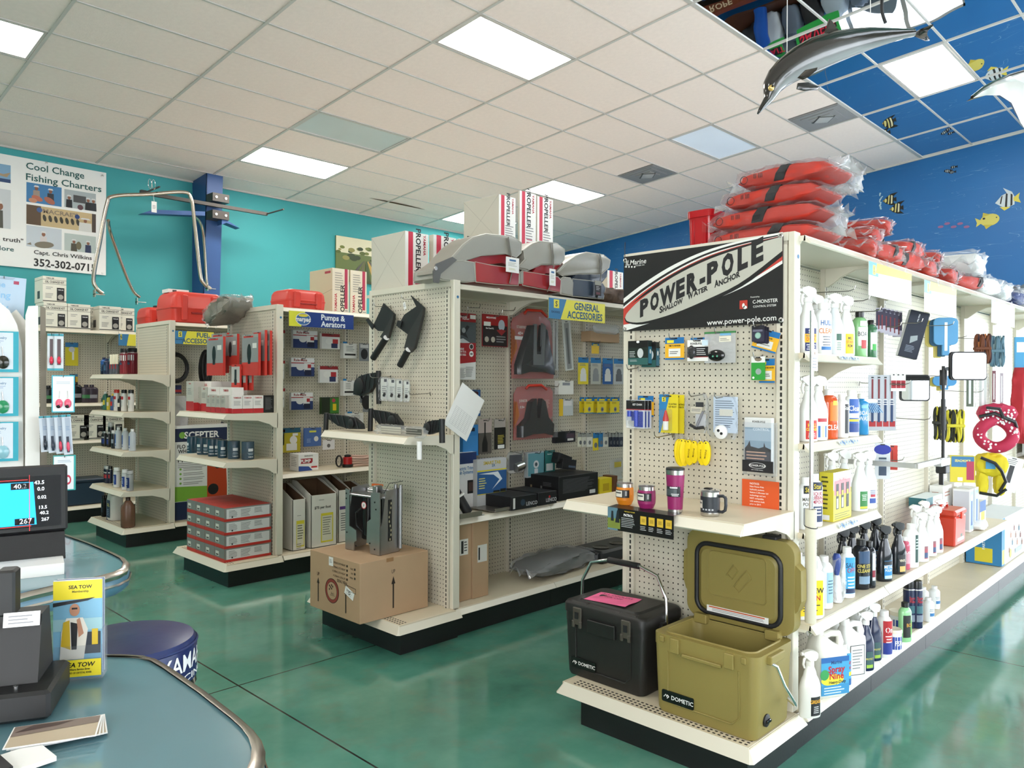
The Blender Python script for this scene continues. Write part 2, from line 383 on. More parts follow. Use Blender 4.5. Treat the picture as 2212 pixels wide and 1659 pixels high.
def lightpanel(i,j,m):
    r=bpy.data.objects.new('ceiling_light',None);C.objects.link(r);put(r,i,j)
    w,d=DX-.03,.572
    f=MB()
    for a in((-w/2,-d/2,w/2,-d/2+.022),(-w/2,d/2-.022,w/2,d/2),(-w/2,-d/2,-w/2+.022,d/2),(w/2-.022,-d/2,w/2,d/2)):f.box(a[0],a[1],-.006,a[2],a[3],.03,GRID)
    f.build('light_frame',r);MB().box(-w/2+.02,-d/2+.02,.004,w/2-.02,d/2-.02,.02,m).build('diffuser',r)
for i in range(-4,7):
    for j in range(-19,5):
        if 6.9+.6*j<YF or 1.81+DX*(i+1)>XW+.4:continue
        if(i,j)in lit:lightpanel(i,j,DIFF);continue
        if(i,j)in dim:lightpanel(i,j,DIFD);continue
        if(i,j)in faint:lightpanel(i,j,DIFB);continue
        mirror=j<-6 and i>=2
        o=bpy.data.objects.new('mirror_tile' if mirror else 'ceiling_tile',me_m if mirror else me_t);C.objects.link(o)
        put(o,i,j)
        if(i,j)in vents:
            me=tilemesh('ceiling_tile',DX/2-.02,.578,TILE);o.data=me;o.location.x-=DX/4
            v=MB();w=.57
            v.box(-w/2,-w/2,-.003,w/2,w/2,.012,VENT)
            for k,(q,zz)in enumerate(((.26,-.006),(.19,-.012),(.12,-.018))):
                v.box(-q,-q,zz-.002,q,q,zz+.004,VENT,tap=.0)
            v.loft([[(a*.125,c*.125,-.024)for a,c in((-1,0),(0,-1),(1,0),(0,1))],[(a*.14,c*.14,-.014)for a,c in((-1,0),(0,-1),(1,0),(0,1))]],P('4a4a48',.5))
            v.loft([[(a*.11,c*.11,-.027)for a,c in((-1,0),(0,-1),(1,0),(0,1))],[(a*.11,c*.11,-.02)for a,c in((-1,0),(0,-1),(1,0),(0,1))]],P('b4b4b4',.5))
            o2=v.build('ceiling_vent');put(o2,i,j,1.81+DX*(i+.75));o2.parent=ceiling
# edge tiles cut against the far wall
for j in range(-19,5):
    x0=1.81+DX*7;w=XW-x0-.012
    if 6.9+.6*j<YF:continue
    if x0>=XW-.05:break
    mirror=j<-6
    me=tilemesh('t',w,.578,MIRR if mirror else TILE)
    o=bpy.data.objects.new('mirror_tile' if mirror else 'ceiling_tile',me);C.objects.link(o);put(o,0,j,x0+.012+w/2)
# T-runners
for i in range(-3,8):
    x=1.81+DX*i
    b=MB().add([(x-.012,YF,ceil_z(YF)-.009),(x+.012,YF,ceil_z(YF)-.009),(x+.012,YW,ceil_z(YW)-.009),(x-.012,YW,ceil_z(YW)-.009),(x-.012,YF,ceil_z(YF)+.03),(x+.012,YF,ceil_z(YF)+.03),(x+.012,YW,ceil_z(YW)+.03),(x-.012,YW,ceil_z(YW)+.03)],F6,GRID)
    b.build('ceiling_runner',ceiling)
for j in range(-19,6):
    y=6.9+.6*j
    if y<YF or y>YW:continue
    wide=.02 if j==-6 else .009
    MB().box(XB,y-wide,ceil_z(y)-.007,XW,y+wide,ceil_z(y)+.02,GRID).build('ceiling_cross_runner',ceiling)
struct(MB().box(XB,YW-.02,ceil_z(YW)-.02,XW,YW,ceil_z(YW)+.01,GRID).build('trim_1'))
b=MB();slab_x(b,XW-.02,.02,YF,YW,ceil_z(YF)-.02,0,0,GRID)
b=MB().add([(XW-.02,YF,ceil_z(YF)-.02),(XW,YF,ceil_z(YF)-.02),(XW,YW,ceil_z(YW)-.02),(XW-.02,YW,ceil_z(YW)-.02),(XW-.02,YF,ceil_z(YF)+.01),(XW,YF,ceil_z(YF)+.01),(XW,YW,ceil_z(YW)+.01),(XW-.02,YW,ceil_z(YW)+.01)],F6,GRID);struct(b.build('trim_2'))
# split and stained edge of one ceiling tile near the left wall
_a=[]
for _k in range(9):
    _u=_k/8;_x=6.35+1.0*_u;_y=9.00;_w=.035*math.sin(PI*_u)+.003
    _a.append(((_x,_y-_w,ceil_z(_y-_w)-.006),(_x,_y+_w*.3,ceil_z(_y+_w*.3)-.006)))
MB().add([p for q in _a for p in q],[(2*i,2*i+1,2*i+3,2*i+2)for i in range(8)],mat('stained_tile_gap',(.10,.045,.015),.9,var=.5,vs=30)).build('tile_split',ceiling)
# ================================================================ GONDOLA SHELVING
def lip_shelf(parent,x0,x1,yf,yb,z,name='shelf',face=0,top=SHELFTOP,marks=False):
    """shelf running along X, front at yf (towards -Y), back at yb; z = top surface"""
    r=MB();r.box(x0+.002,yf+.02,z-.022,x1-.002,yb,z,top)
    r.loft([[(x,yf+.024,z+.001),(x,yf-.004,z-.032),(x,yf+.002,z-.036),(x,yf+.028,z-.022)]for x in(x0+.002,x1-.002)],CREAM)
    o=r.build(name,parent)
    for xx in(x0+.006,x1-.014):      # curved steel bracket under each end
        d=yb-yf;pts=[(yb,z-.022),(yb,z-.115),(yb-.05*d/.4,z-.112),(yb-.32*d,z-.07),(yb-.55*d,z-.040),(yf+.045,z-.034),(yf+.035,z-.022)]
        MB().prism(pts,xx,xx+.006,CREAM,'x').build('shelf_bracket',o)
    return o
def end_shelf(parent,xf,xb,y0,y1,z,name='shelf',top=SHELFTOP):
    """end-of-aisle shelf, front at xf (towards -X); right end plate and bracket are visible"""
    r=MB();r.box(xf+.02,y0+.002,z-.022,xb,y1-.002,z,top)
    r.loft([[(xf+.024,y,z+.001),(xf+.028,y,z-.022),(xf+.002,y,z-.044),(xf-.006,y,z-.038)]for y in(y0+.002,y1-.002)],CREAM)
    o=r.build(name,parent);d=xb-xf
    for yy in(y0,y1-.006):
        pts=[(xb,z-.002),(xb,z-.115),(xb-.03,z-.112),(xb-.05,z-.098),(xb-.16*d,z-.085),(xb-.38*d,z-.056),(xb-.75*d,z-.048),(xf+.006,z-.042),(xf+.022,z-.001)]
        MB().prism([(u,v)for u,v in pts],yy,yy+.006,CREAM,'y').build('shelf_bracket',o)
    return o
def upright(parent,x,y,z0,z1,face,name='slotted_upright'):
    """narrow steel upright; own X axis across the slots"""
    b=MB().box(-.02,-.012,z0,.02,.012,z1,SLOT)
    return b.build(name,parent,loc=(x,y,0),rz=face)
def pegpanel(parent,p0,p1,z0,z1,t,face,name):
    """pegboard sheet between two floor points; own X axis along it"""
    p0=Vector(p0);p1=Vector(p1);w=(p1-p0).length;c=(p0+p1)/2
    b=MB().box(-w/2,0,z0,w/2,t,z1,PEG)
    return b.build(name,parent,loc=(c.x,c.y,0),rz=face)
def gondola(label,xe,y0,y1,T,nsec,sec,ybk,yfr,deckx,ends=True):
    """double sided run along +X; y0 right side, y1 left side of the end panel, ybk = visible back panel"""
    g=thing('gondola_shelving',label,'shelving',(0,0,0));x9=xe+.03+nsec*sec
    pegpanel(g,(xe,y1-.035),(xe,y0+.035),.17,T-.035,.012,EN,'end_pegboard')
    for yy,nm in((y0,1),(y1,0)):
        MB().box(xe-.008,yy if nm else yy-.028,.17,xe+.045,yy+.028 if nm else yy,T,CREAM,ch=.003).build('corner_post',g)
    upright(g,xe-.004,y0+.052,.17,T-.05,EN);upright(g,xe-.004,y1-.052,.17,T-.05,EN)
    MB().box(xe-.008,y0+.028,T-.035,xe+.045,y1-.028,T,CREAM).build('top_rail',g)
    MB().disc(xe+.022,T-.10,.009,P('2f6f9a',.4),y=y0,n=12).build('blue_sticker',g)
    for k in range(nsec):
        xa=xe+.03+k*sec
        pegpanel(g,(xa,ybk),(xa+sec,ybk),.17,T-.05,.012,0,'back_pegboard')
        upright(g,xa+sec,ybk-.012,.17,T-.03,0)
    # base deck: end unit and run
    zd=.17
    b=MB().box(deckx+.03,y0-.02,zd-.03,xe,y1+.03,zd,SHELFTOP)
    o=b.build('end_deck',g)
    f=MB();ya,yb=y0-.045,y1+.05
    ring=[[(deckx+.03,ya+.03),(xe+.03,ya+.03)],[(deckx,ya),(xe+.03,ya)]]
    f.add([(deckx+.03,yb-.03,zd+.001),(deckx+.03,ya+.03,zd+.001),(deckx,ya+.012,zd-.045),(deckx,yb-.012,zd-.045)],[(0,1,2,3)],CREAM)
    f.add([(deckx+.03,ya+.03,zd+.001),(xe+.03,ya+.03,zd+.001),(xe+.03,ya,zd-.045),(deckx+.012,ya,zd-.045)],[(0,1,2,3)],CREAM)
    f.add([(deckx+.03,ya+.03,zd+.001),(deckx+.012,ya,zd-.045),(deckx,ya+.012,zd-.045)],[(0,1,2)],CREAM)
    f.add([(deckx+.03,yb-.03,zd+.001),(xe+.03,yb-.03,zd+.001),(xe+.03,yb,zd-.045),(deckx+.012,yb,zd-.045)],[(3,2,1,0)],CREAM)
    f.add([(deckx+.03,yb-.03,zd+.001),(deckx+.012,yb,zd-.045),(deckx,yb-.012,zd-.045)],[(2,1,0)],CREAM)
    f.add([(deckx,ya+.012,zd-.045),(deckx+.012,ya,zd-.045),(xe+.03,ya,zd-.045),(xe+.03,yb,zd-.045),(deckx+.012,yb,zd-.045),(deckx,yb-.012,zd-.045)],[(5,4,3,2,1,0)],CREAM)
    f.build('deck_rail',g)
    # perforation strip along the deck front
    h=MB()
    for row in range(3):
        for k in range(int((y1-y0)/.022)):h.box(deckx+.045+row*.02,y0+k*.022,zd,deckx+.053+row*.02,y0+k*.022+.011,zd+.0008,INK)
    h.build('deck_perforations',g)['kind']='stuff'
    kx=deckx+.05
    MB().box(kx,y0+.0,0,xe+.03,y1-.06,zd-.03,KICK).build('kick_plate',g)
    for k in range(nsec):
        xa=xe+.03+k*sec
        lip_shelf(g,xa,xa+sec,yfr,ybk,zd,'base_deck')
        MB().box(xa,yfr+.05,0,xa+sec-.003,ybk,zd-.03,KICK).build('kick_plate',g)
    return g
SEC=.85
G1=gondola('cream pegboard gondola nearest the camera, with black banner on its end panel',3.02,1.345,2.19,2.115,8,SEC,1.60,1.30,2.58)
G2=gondola('cream pegboard gondola second from the right, cardboard box on its end deck',2.985,3.375,4.22,2.10,8,SEC,3.80,3.345,2.545)
G3=gondola('cream pegboard gondola third from the right, red and grey boxes on its end deck',2.955,5.37,6.2,2.09,8,SEC,5.79,5.32,2.515)
G4=gondola('cream pegboard gondola farthest left, oil bottles on its end shelves',2.92,7.30,8.15,2.07,8,SEC,7.75,7.25,2.48)
for G,xe,yf,yb,T in((G1,3.05,1.30,1.60,2.115),(G2,3.015,3.40,3.80,2.10),(G3,2.985,5.40,5.79,2.09),(G4,2.95,7.32,7.75,2.07)):
    for k in range(8):
        lip_shelf(G,xe+k*SEC,xe+(k+1)*SEC,yf,yb,T-.015,'top_shelf',top=CREAM)
    # far half of the top, seen only as the surface goods stand on
    MB().box(xe,yb,T-.04,xe+8*SEC,yb+.5,T-.02,CREAM).build('top_shelf',G)
# side shelves of the nearest gondola
for z in(1.625,1.255,.893):lip_shelf(G1,3.05,3.05+SEC*.98,1.30,1.60,z)
for k in range(4):lip_shelf(G1,3.05+k*SEC,3.05+(k+1)*SEC-.004,1.27,1.60,.525)
ES1=end_shelf(G1,2.575,3.02,1.345,2.19,.985)
lip_shelf(G2,3.02,3.02+SEC,3.40,3.80,.685);lip_shelf(G2,3.02+SEC,3.02+2*SEC,3.40,3.80,.685)
end_shelf(G2,2.62,2.985,3.375,4.22,1.195)
for _z in(1.262,.912):end_shelf(G3,2.53,2.955,5.37,6.2,_z)
for _z in(1.56,1.215,.86,.50):end_shelf(G4,2.49,2.92,7.30,8.15,_z)
lip_shelf(G3,2.99,2.99+SEC,5.42,5.79,.78)
for k in range(1,3):lip_shelf(G3,2.99+k*SEC,2.99+(k+1)*SEC,5.42,5.79,.78)
# ================================================================ KITS: printed packs, boxes, bottles, bags
def apply(b,spec,w,h,y=0.,x0=0.,z0=0.):
    """draw a print: fractions of width (-.5..5) and height (0..1)"""
    k=0
    for s in spec:
        k+=1;t=.0004+.00012*k;q=s[0]
        if q=='r':b.plate(x0+s[1]*w,z0+s[2]*h,s[3]*w,s[4]*h,P(s[5]),y,t,*(s[6:7]))
        elif q=='t':b.text(s[1],x0+s[2]*w,z0+s[3]*h,s[4]*h,P(s[5]),y,t,wx=(s[6]if len(s)>6 else 1),sh=(s[7]if len(s)>7 else 0),bold=.06,rot=(s[8]if len(s)>8 else 0))
        elif q=='d':b.disc(x0+s[1]*w,z0+s[2]*h,s[3]*h,P(s[4]),y,t,sx=(s[5]if len(s)>5 else 1),sz=(s[6]if len(s)>6 else 1),rot=(s[7]if len(s)>7 else 0),n=16)
        elif q=='l':b.lines(x0+s[1]*w,z0+s[2]*h,s[3]*w,s[4],s[5]*h,P(s[6]),y,t)
        elif q=='p':b.add([(x0+u*w,y-t,z0+v*h)for u,v in s[1]],[tuple(range(len(s[1])))],P(s[2]))
    return b
def rectE(x,px0,py0,px1,py1):
    cx=(px0+px1)/2;a=onx(px0,py0,x);c=onx(px1,py0,x);t=onx(cx,py0,x);u=onx(cx,py1,x)
    return Vector((x,(a.y+c.y)/2,u.z)),abs(a.y-c.y),t.z-u.z
def rectS(y,px0,py0,px1,py1):
    cx=(px0+px1)/2;a=ony(px0,py0,y);c=ony(px1,py0,y);t=ony(cx,py0,y);u=ony(cx,py1,y)
    return Vector(((a.x+c.x)/2,y,u.z)),abs(a.x-c.x),t.z-u.z
def rectC(y,px0,py0,px1,py1):
    c=ony((px0+px1)/2,(py0+py1)/2,y);rz=math.atan2(-c.x,c.y)*.8;dep=c.dot(FW)-CZ*FW.z
    return Vector((c.x,c.y,c.z-(py1-py0)/2*dep/FPX)),(px1-px0)*dep/FPX,(py1-py0)*dep/FPX,rz
def RE(v):return(rectE(*v[1:])+(EN,))if v[0]=='E' else rectC(*v[1:])if v[0]=='C' else(rectS(*v[1:])+(0,))
def hook(parent,loc,rz,L=.16,up=.02):
    b=MB().tube([(0,0,-.012),(0,-.004,.012),(0,-.012,.004),(0,-L*.9,-.004),(0,-L,.004),(0,-L-.006,up)],.0024,WIRE,5)
    o=b.build('peg_hook',parent,loc=loc,rz=rz);return o
def pack(name,label,cat,where,spec=(),bg='f2f2f0',t=.0015,n=1,gap=.012,bubble=None,hk=None,group=None,tilt=0,slot=True,fan=0,corner=.0):
    """flat carded pack; n of them one behind the other on a hook"""
    loc,w,h,rz=RE(where);out=[]
    r=thing(name,label,cat,loc,rz,group)
    b=MB();hh=h
    if corner:b.prism([(u,v+h/2)for u,v in rrect(w,h,corner*min(w,h))],0,t,P(bg))
    else:b.box(-w/2,0,0,w/2,t,h,P(bg))
    apply(b,spec,w,h)
    if slot:b.plate(0,h*.955,min(.03,w*.3),.006,INK,0,.0012)
    b.build('backing_card',r)
    if bubble:
        bw,bh,bx_,bz,dep=bubble[:5];q=MB()
        pts=rrect(bw*w,bh*h,.2*min(bw*w,bh*h),3,bx_*w,bz*h)
        def sc(p,k):return[(bx_*w+(a-bx_*w)*k,bz*h+(c-bz*h)*k)for a,c in p]
        q.loft([[(a,-.001,c)for a,c in pts],[(a,-dep*.8,c)for a,c in sc(pts,.95)],[(a,-dep,c)for a,c in sc(pts,.85)]],CLEAR);q.build('blister',r,40)
        if len(bubble)>5:bubble[5](bw*w,bh*h,bx_*w,bz*h,dep).build('contents',r,40)
    if tilt:r.rotation_euler=(0,-tilt,rz)
    out.append(r)
    fwd=Vector((math.sin(rz),-math.cos(rz),0));side=Vector((math.cos(rz),math.sin(rz),0))
    for k in range(1,n):
        out.append(dup(r,loc-fwd*gap*k+side*fan*k,None,label+', %s behind it'%ORD[k]))
    if hk is not None:hook(hk,loc+Vector((0,0,h*.96))-fwd*(-.0)-fwd*(gap*n+.03),rz,gap*n+.07)
    return out
def carton(name,label,cat,where,d,bg='f0f0ee',spec=(),side=(),top=None,group=None,m=None,ch=.0,lspec=None):
    """box with printed front and side; where gives loc,w,h of its front face"""
    if isinstance(where[0],str):loc,w,h,rz=RE(where)
    else:loc,w,h,rz=where
    b=MB();mm=m or P(bg,.55);b.box(-w/2,0,0,w/2,d,h,mm,ch=ch or .0015)
    apply(b,spec,w,h)
    if side:
        s=side
        b.at(RZ(PI/2));apply(b,s,d,h,-w/2,x0=d/2);b.at(RZ(-PI/2));apply(b,lspec or s,d,h,-w/2,x0=-d/2);b.at(None)
    if top:b.add([(-w/2+.001,.001,h+.0006),(w/2-.001,.001,h+.0006),(w/2-.001,d-.001,h+.0006),(-w/2+.001,d-.001,h+.0006)],[(0,1,2,3)],P(top))
    o=b.build(name,None,loc=loc,rz=rz);return tag(o,label,cat,group)
def arc(b,x,z,w,h,R,m,t=.0006,n=6,sy=1):
    v=[];f=[]
    for i in range(n+1):
        a=(x-w/2+w*i/n)/R
        for zz in(z-h/2,z+h/2):v.append(((R+t)*math.sin(a),-(R*sy+t)*math.cos(a),zz))
    for i in range(n):f.append((2*i,2*i+2,2*i+3,2*i+1))
    return b.add(v,f,m)
def arctext(b,s,x,z,size,R,m,t=.0012,sy=1,wx=1):
    q=MB().text(s,0,0,size,m,0,0,wx=wx,bold=.03);v=[]
    for p in q.v:
        a=(p[0]+x)/R;v.append(((R+t)*math.sin(a),-(R*sy+t)*math.cos(a),z+p[2]))
    return b.add(v,q.f,m)if v else b
def lab(R,h,z,spec,sy=1,w=None):
    """curved printed label of a bottle"""
    w=w or R*2.1;b=MB();k=0
    for s in spec:
        k+=1;t=.0005+.0001*k
        if s[0]=='r':arc(b,s[1]*w,z+s[2]*h,s[3]*w,s[4]*h,R,P(s[5]),t,sy=sy)
        elif s[0]=='t':arctext(b,s[1],s[2]*w,z+s[3]*h,s[4]*h,R,P(s[5]),t,sy,s[6]if len(s)>6 else .8)
        elif s[0]=='l':
            for i in range(s[4]):arc(b,s[1]*w,z+(s[2]-i*s[5])*h,s[3]*w*(1-.25*rnd.random()),s[5]*.4*h,R,P(s[6]),t,sy=sy)
    return b
def spray(label,body,head,spec,group=None,h=.27,clear=False,R=.043,name='spray_bottle',cat='spray bottle',collar=None,sy=.62):
    """trigger spray bottle, waisted shoulders; label faces -Y, nozzle points to -X"""
    r=thing(name,label,cat,group=group);bm=body if not isinstance(body,str)else P(body,.3)
    k=h/.27
    pr=[(R*.94,0),(R,.006*k),(R,.10*k),(R*.97,.125*k),(R*.80,.150*k),(R*.62,.166*k),(R*.56,.180*k),(R*.40,.198*k),(R*.34,.206*k),(R*.34,.212*k)]
    MB().lathe(pr,bm,n=20,sy=sy).build('bottle_body',r,50)
    lab(R,.095*k,.008,spec,sy).build('label',r)
    hm=P(head,.35)if isinstance(head,str)else head;q=MB()
    q.lathe([(.014*k,.205*k),(.0165*k,.206*k),(.0165*k,.224*k),(.012*k,.226*k)],P(collar,.35)if collar else hm,n=14)
    q.loft([[(x*k,y*.010*k,z*k)for y in(-1,1)]for x,z in()]or[[(-.03*k,-.009*k,.247*k),(-.03*k,.009*k,.247*k),(-.03*k,.009*k,.262*k),(-.03*k,-.009*k,.262*k)],[(-.005*k,-.012*k,.226*k),(-.005*k,.012*k,.226*k),(-.005*k,.012*k,.269*k),(-.005*k,-.012*k,.269*k)],[(.022*k,-.011*k,.226*k),(.022*k,.011*k,.226*k),(.024*k,.010*k,.262*k),(.024*k,-.010*k,.262*k)],[(.034*k,-.006*k,.236*k),(.034*k,.006*k,.236*k),(.035*k,.006*k,.252*k),(.035*k,-.006*k,.252*k)]],hm)
    q.build('trigger_head',r,40)
    MB().cyl((-.028*k,0,.254*k),(-.040*k,0,.254*k),.0075*k,hm,10).build('nozzle',r,40)
    MB().tube([(-.012*k,0,.245*k),(-.026*k,0,.232*k),(-.030*k,0,.212*k),(-.024*k,0,.196*k)],[.006*k,.006*k,.005*k,.004*k],hm,6).build('trigger',r,50)
    return r
def capbottle(label,body,cap,spec,h=.22,R=.034,name='bottle',cat='bottle',group=None,sy=1,capr=.5,caph=.11,neck=.82,lz=.08,lh=.6,sq=False):
    """round or oval bottle with a screw or flip cap"""
    r=thing(name,label,cat,group=group);bm=P(body,.3)if isinstance(body,str)else body
    pr=[(R*.93,0),(R,.006),(R,h*(neck-.14)),(R*.95,h*(neck-.09)),(R*.72,h*(neck-.03)),(R*capr*.85,h*neck),(R*capr*.85,h*neck+.004)]
    MB().lathe(pr,bm,n=20,sy=sy).build('bottle_body',r,45)
    cm=P(cap,.35)if isinstance(cap,str)else cap
    MB().lathe([(R*capr,h*neck),(R*capr,h*(neck+caph)-.002),(R*capr*.9,h*(neck+caph)),(.0,h*(neck+caph))],cm,n=16).build('cap',r,40)
    if spec:lab(R,h*lh,h*lz,spec,sy).build('label',r)
    return r
def aerosol(label,body,cap,spec,h=.20,R=.030,group=None,lh=.72,name='aerosol_can',cat='spray can'):
    r=thing(name,label,cat,group=group)
    MB().lathe([(R*.95,0),(R,.004),(R,h*.80),(R*.98,h*.83),(R*.72,h*.87)],P(body,.25),n=20).lathe([(R*.99,h*.80),(R*1.01,h*.81),(R*1.01,h*.825),(R*.7,h*.87)],STEEL,n=20,caps=False).build('can_body',r,45)
    MB().lathe([(R*.90,h*.84),(R*.90,h*.975),(R*.84,h),(0,h)],P(cap,.3),n=20).build('cap',r,40)
    if spec:lab(R,h*lh,h*.04,spec).build('label',r)
    return r
def jug(label,body,cap,spec,w=.17,d=.10,h=.29,group=None,name='jug',sidehandle=True):
    """handled gallon or half-gallon jug, handle in the upper right corner"""
    r=thing(name,label,'jug',group=group);bm=P(body,.35)if isinstance(body,str)else body
    def ring(z,sx,sy,ox=0):return[(ox+a*sx,c*sy,z)for a,c in rrect(w,d,.35*d,3)]
    q=MB().loft([ring(0,.95,.9),ring(.01,1,1),ring(h*.62,1,1),ring(h*.70,.96,.94),ring(h*.76,.66,.72,-w*.15),ring(h*.86,.34,.46,-w*.22),ring(h*.90,.20,.34,-w*.24)],bm)
    q.build('jug_body',r,50)
    MB().tube([(w*.36,0,h*.66),(w*.43,0,h*.76),(w*.36,0,h*.88),(w*.10,0,h*.90),(-w*.16,0,h*.86)],[.017,.016,.015,.016,.018],bm,8).build('handle',r,60)
    MB().lathe([(.020,h*.89),(.020,h*.985),(.017,h),(0,h)],P(cap,.35),c=(-w*.24,0,0),n=16).build('cap',r,40)
    b=MB();apply(b,spec,w*.86,h*.56,-d/2-.0005,z0=h*.05);b.build('label',r)
    return r
def pillow(w,d,h,m,seed=0,n=12,rough=.10,corner=.3):
    """crumpled soft block centred on the origin, base at z=0"""
    r=random.Random(seed);b=MB();ph=[r.uniform(0,6.28)for _ in range(12)]
    rings=[];K=2*n
    def prof(t):return math.sin(PI*t)**.25 if 0<t<1 else .02
    for i in range(n+1):
        t=i/n;s=max(.12,prof(t));ring=[]
        for j in range(K):
            a=2*PI*j/K;ca,sa=math.cos(a),math.sin(a)
            e=.45;X=math.copysign(abs(ca)**e,ca)*.5;Z=math.copysign(abs(sa)**e,sa)*.5
            nn=1+rough*(math.sin(5*a+ph[0]+7*t)*.5+math.sin(9*t*3+ph[1]+3*a)*.5+math.sin(13*a+ph[2]-11*t)*.35+math.sin(21*t+8*a+ph[3])*.25)
            ring.append((w*(t-.5),d*X*(.72+.28*s)*nn,h*.5+h*Z*s*nn))
        rings.append(ring)
    b.loft(rings,m);return b
def bagwrap(w,d,h,seed,m=None,tails=True):
    """loose clear bag around goods, with crumpled ends"""
    b=pillow(w*1.08,d*1.06,h*1.12,m or FILM,seed+50,14,.16)
    if tails:
        r=random.Random(seed)
        for sx in(-1,1):
            v=[];f=[]
            for i in range(7):
                for j in range(4):
                    v.append((sx*(w*.46+j*.028*(1+.3*r.random())),d*(-.5+i/6)*(1-.10*j)*.9,h*.5+(.35*h*math.sin(i*2.1+j*1.3+seed))*j/3))
            for i in range(6):
                for j in range(3):f.append((i*4+j,i*4+j+1,(i+1)*4+j+1,(i+1)*4+j))
            b.add(v,f,m or FILM)
    return b
REORD=[('r',0,.86,1,.28,'1f6fae'),('r',-.22,.82,.36,.13,'f2e23a'),('t','TIME TO REORDER',0,.63,.07,'22201c',.75),('r',0,.32,.62,.36,'eceae4'),('l',0,.36,.5,2,.08,'555555'),('r',0,.04,1,.08,'1f6fae')]
SEAC=[('r',0,.84,1,.32,'2277b4'),('r',0,.89,.7,.10,'f0d822'),('r',0,.03,1,.06,'2277b4')]
# ================================================================ END PANEL OF THE NEAREST GONDOLA
# ---- banner
bp=thing('advertising_banner','black anchor banner with a silver ellipse hung across the top of the pegboard end panel','banner',(2.998,1.783,1.745),EN)
BW,BH=.79,.355
def bq(cx,cy):
    u=(cx-45)/1885;top=290-230*u;bot=1200-170*u;v=(cy-top)/(bot-top)
    return((u-.5)*BW,(1-v)*BH)
b=MB();n_=24
VBLK=mat('banner_black_vinyl',(.014,.014,.015),.32,var=.2)
VW=mat('banner_white_vinyl',(.80,.80,.77),.4);VS=mat('banner_silver',(.62,.61,.54),.3,.35,var=.12,vs=3);VR=mat('banner_red',(.52,.05,.035),.4)
b.box(-BW/2,0,0,BW/2,.002,BH,VBLK)
def bpoly(pts,m,k):b.add([(bq(*p)[0],-.0004*k-.0004,bq(*p)[1])for p in pts],[tuple(range(len(pts)))],m)
def band(top,bot,m,k):
    """region between two curves with matching point counts"""
    v=[(bq(*p)[0],-.0004*k-.0004,bq(*p)[1])for p in top+bot];n=len(top)
    b.add(v,[(i,n+i,n+i+1,i+1)for i in range(n-1)],m)
def crv(pts,n=22):
    out=[];k=len(pts)
    for i in range(n+1):
        t=i/n*(k-1);j=min(int(t),k-2);u=t-j
        p0,p1,p2,p3=pts[max(j-1,0)],pts[j],pts[j+1],pts[min(j+2,k-1)]
        out.append(tuple(.5*((2*p1[a])+(-p0[a]+p2[a])*u+(2*p0[a]-5*p1[a]+4*p2[a]-p3[a])*u*u+(-p0[a]+3*p1[a]-3*p2[a]+p3[a])*u**3)for a in(0,1)))
    return out
o1=crv([(45,800),(330,600),(700,385),(1100,215),(1500,105),(1925,22)]);o2=crv([(45,1200),(420,1078),(820,940),(1180,790),(1540,625),(1925,372)])
band(o1,o2,VW,1)
i1=crv([(45,855),(330,655),(700,432),(1100,248),(1500,130),(1925,45)]);i2=crv([(45,1120),(420,1035),(820,905),(1180,752),(1540,588),(1925,335)])
band(i1,i2,VR,2)
j1=crv([(45,855),(330,655),(700,432),(1100,248),(1500,130),(1925,45)]);j2=crv([(45,900),(330,690),(700,462),(1100,272),(1500,152),(1925,58)]);band(j1,j2,VBLK,3)
k2=crv([(45,925),(330,705),(700,480),(1100,290),(1500,160),(1925,62)]);band(j2,k2,VW,4)
l1=crv([(160,860),(400,675),(700,490),(1100,300),(1500,168),(1925,66)]);l2=crv([(160,862),(400,712),(700,525),(1100,330),(1500,195),(1925,72)])
band(l1,l2,VBLK,3)
s1=crv([(72,1030),(110,960),(300,790),(700,527),(1100,332),(1500,192),(1925,72)]);s2=crv([(72,1035),(120,1078),(330,1072),(720,955),(1100,790),(1500,580),(1925,232)])
e2=crv([(60,1040),(110,1095),(330,1100),(740,985),(1130,820),(1540,605),(1925,290)])
band(s1,e2,VBLK,4);band(s1,s2,VS,5)
def fit(t,cx,cy,hh,wd,sh,bold,rot=18.5):
    x,z=bq(cx,cy);v_,_=textgeo(t,bold);nat=max(p[0]for p in v_)-min(p[0]for p in v_);k=hh/940*BH
    b.text(t,x,z,k,INK,0,.0030,rot=math.radians(rot),sh=sh,wx=wd/1885*BW/(nat*k/.72),bold=bold)
for ch,cx,cy,hh,wd in(('P',305,905,150,105),('O',440,832,150,105),('W',605,752,158,190),('E',765,672,160,100),('R',905,598,165,120),('-',1028,540,170,62),('P',1145,476,172,120),('O',1315,392,178,125),('L',1480,320,182,105),('E',1635,245,188,120)):fit(ch,cx,cy,hh*1.22,wd*1.13,.34,.13)
for tx,cx,cy,hh,wd in(('S',541,921,66,42),('HALLOW',690,862,50,255),('W',905,746,66,66),('ATER',1030,690,50,170),('A',1212,601,66,50),('NCHOR',1358,545,54,240)):fit(tx,cx,cy,hh*1.12,wd*1.04,.30,.09)
x,z=bq(210,350);b.text('JLMarine',x,z,.024,VW,0,.003,sh=.15,bold=.02)
x,z=bq(275,390);b.text('SYSTEMS, INC.',x,z,.006,VW,0,.003)
for k in range(4):x,z=bq(85+38*k,410);b.plate(x,z,.008,.008,VW,0,.003)
x,z=bq(1490,1012);b.text('www.power-pole.com',x,z,.024,VW,0,.003,rot=math.radians(1),wx=1.05,bold=.02)
x,z=bq(1645,745);b.text('Powered by',x,z,.006,VW,0,.003)
x,z=bq(1752,790);b.text('C-MONSTER',x,z,.015,VW,0,.003,wx=.95,bold=.02)
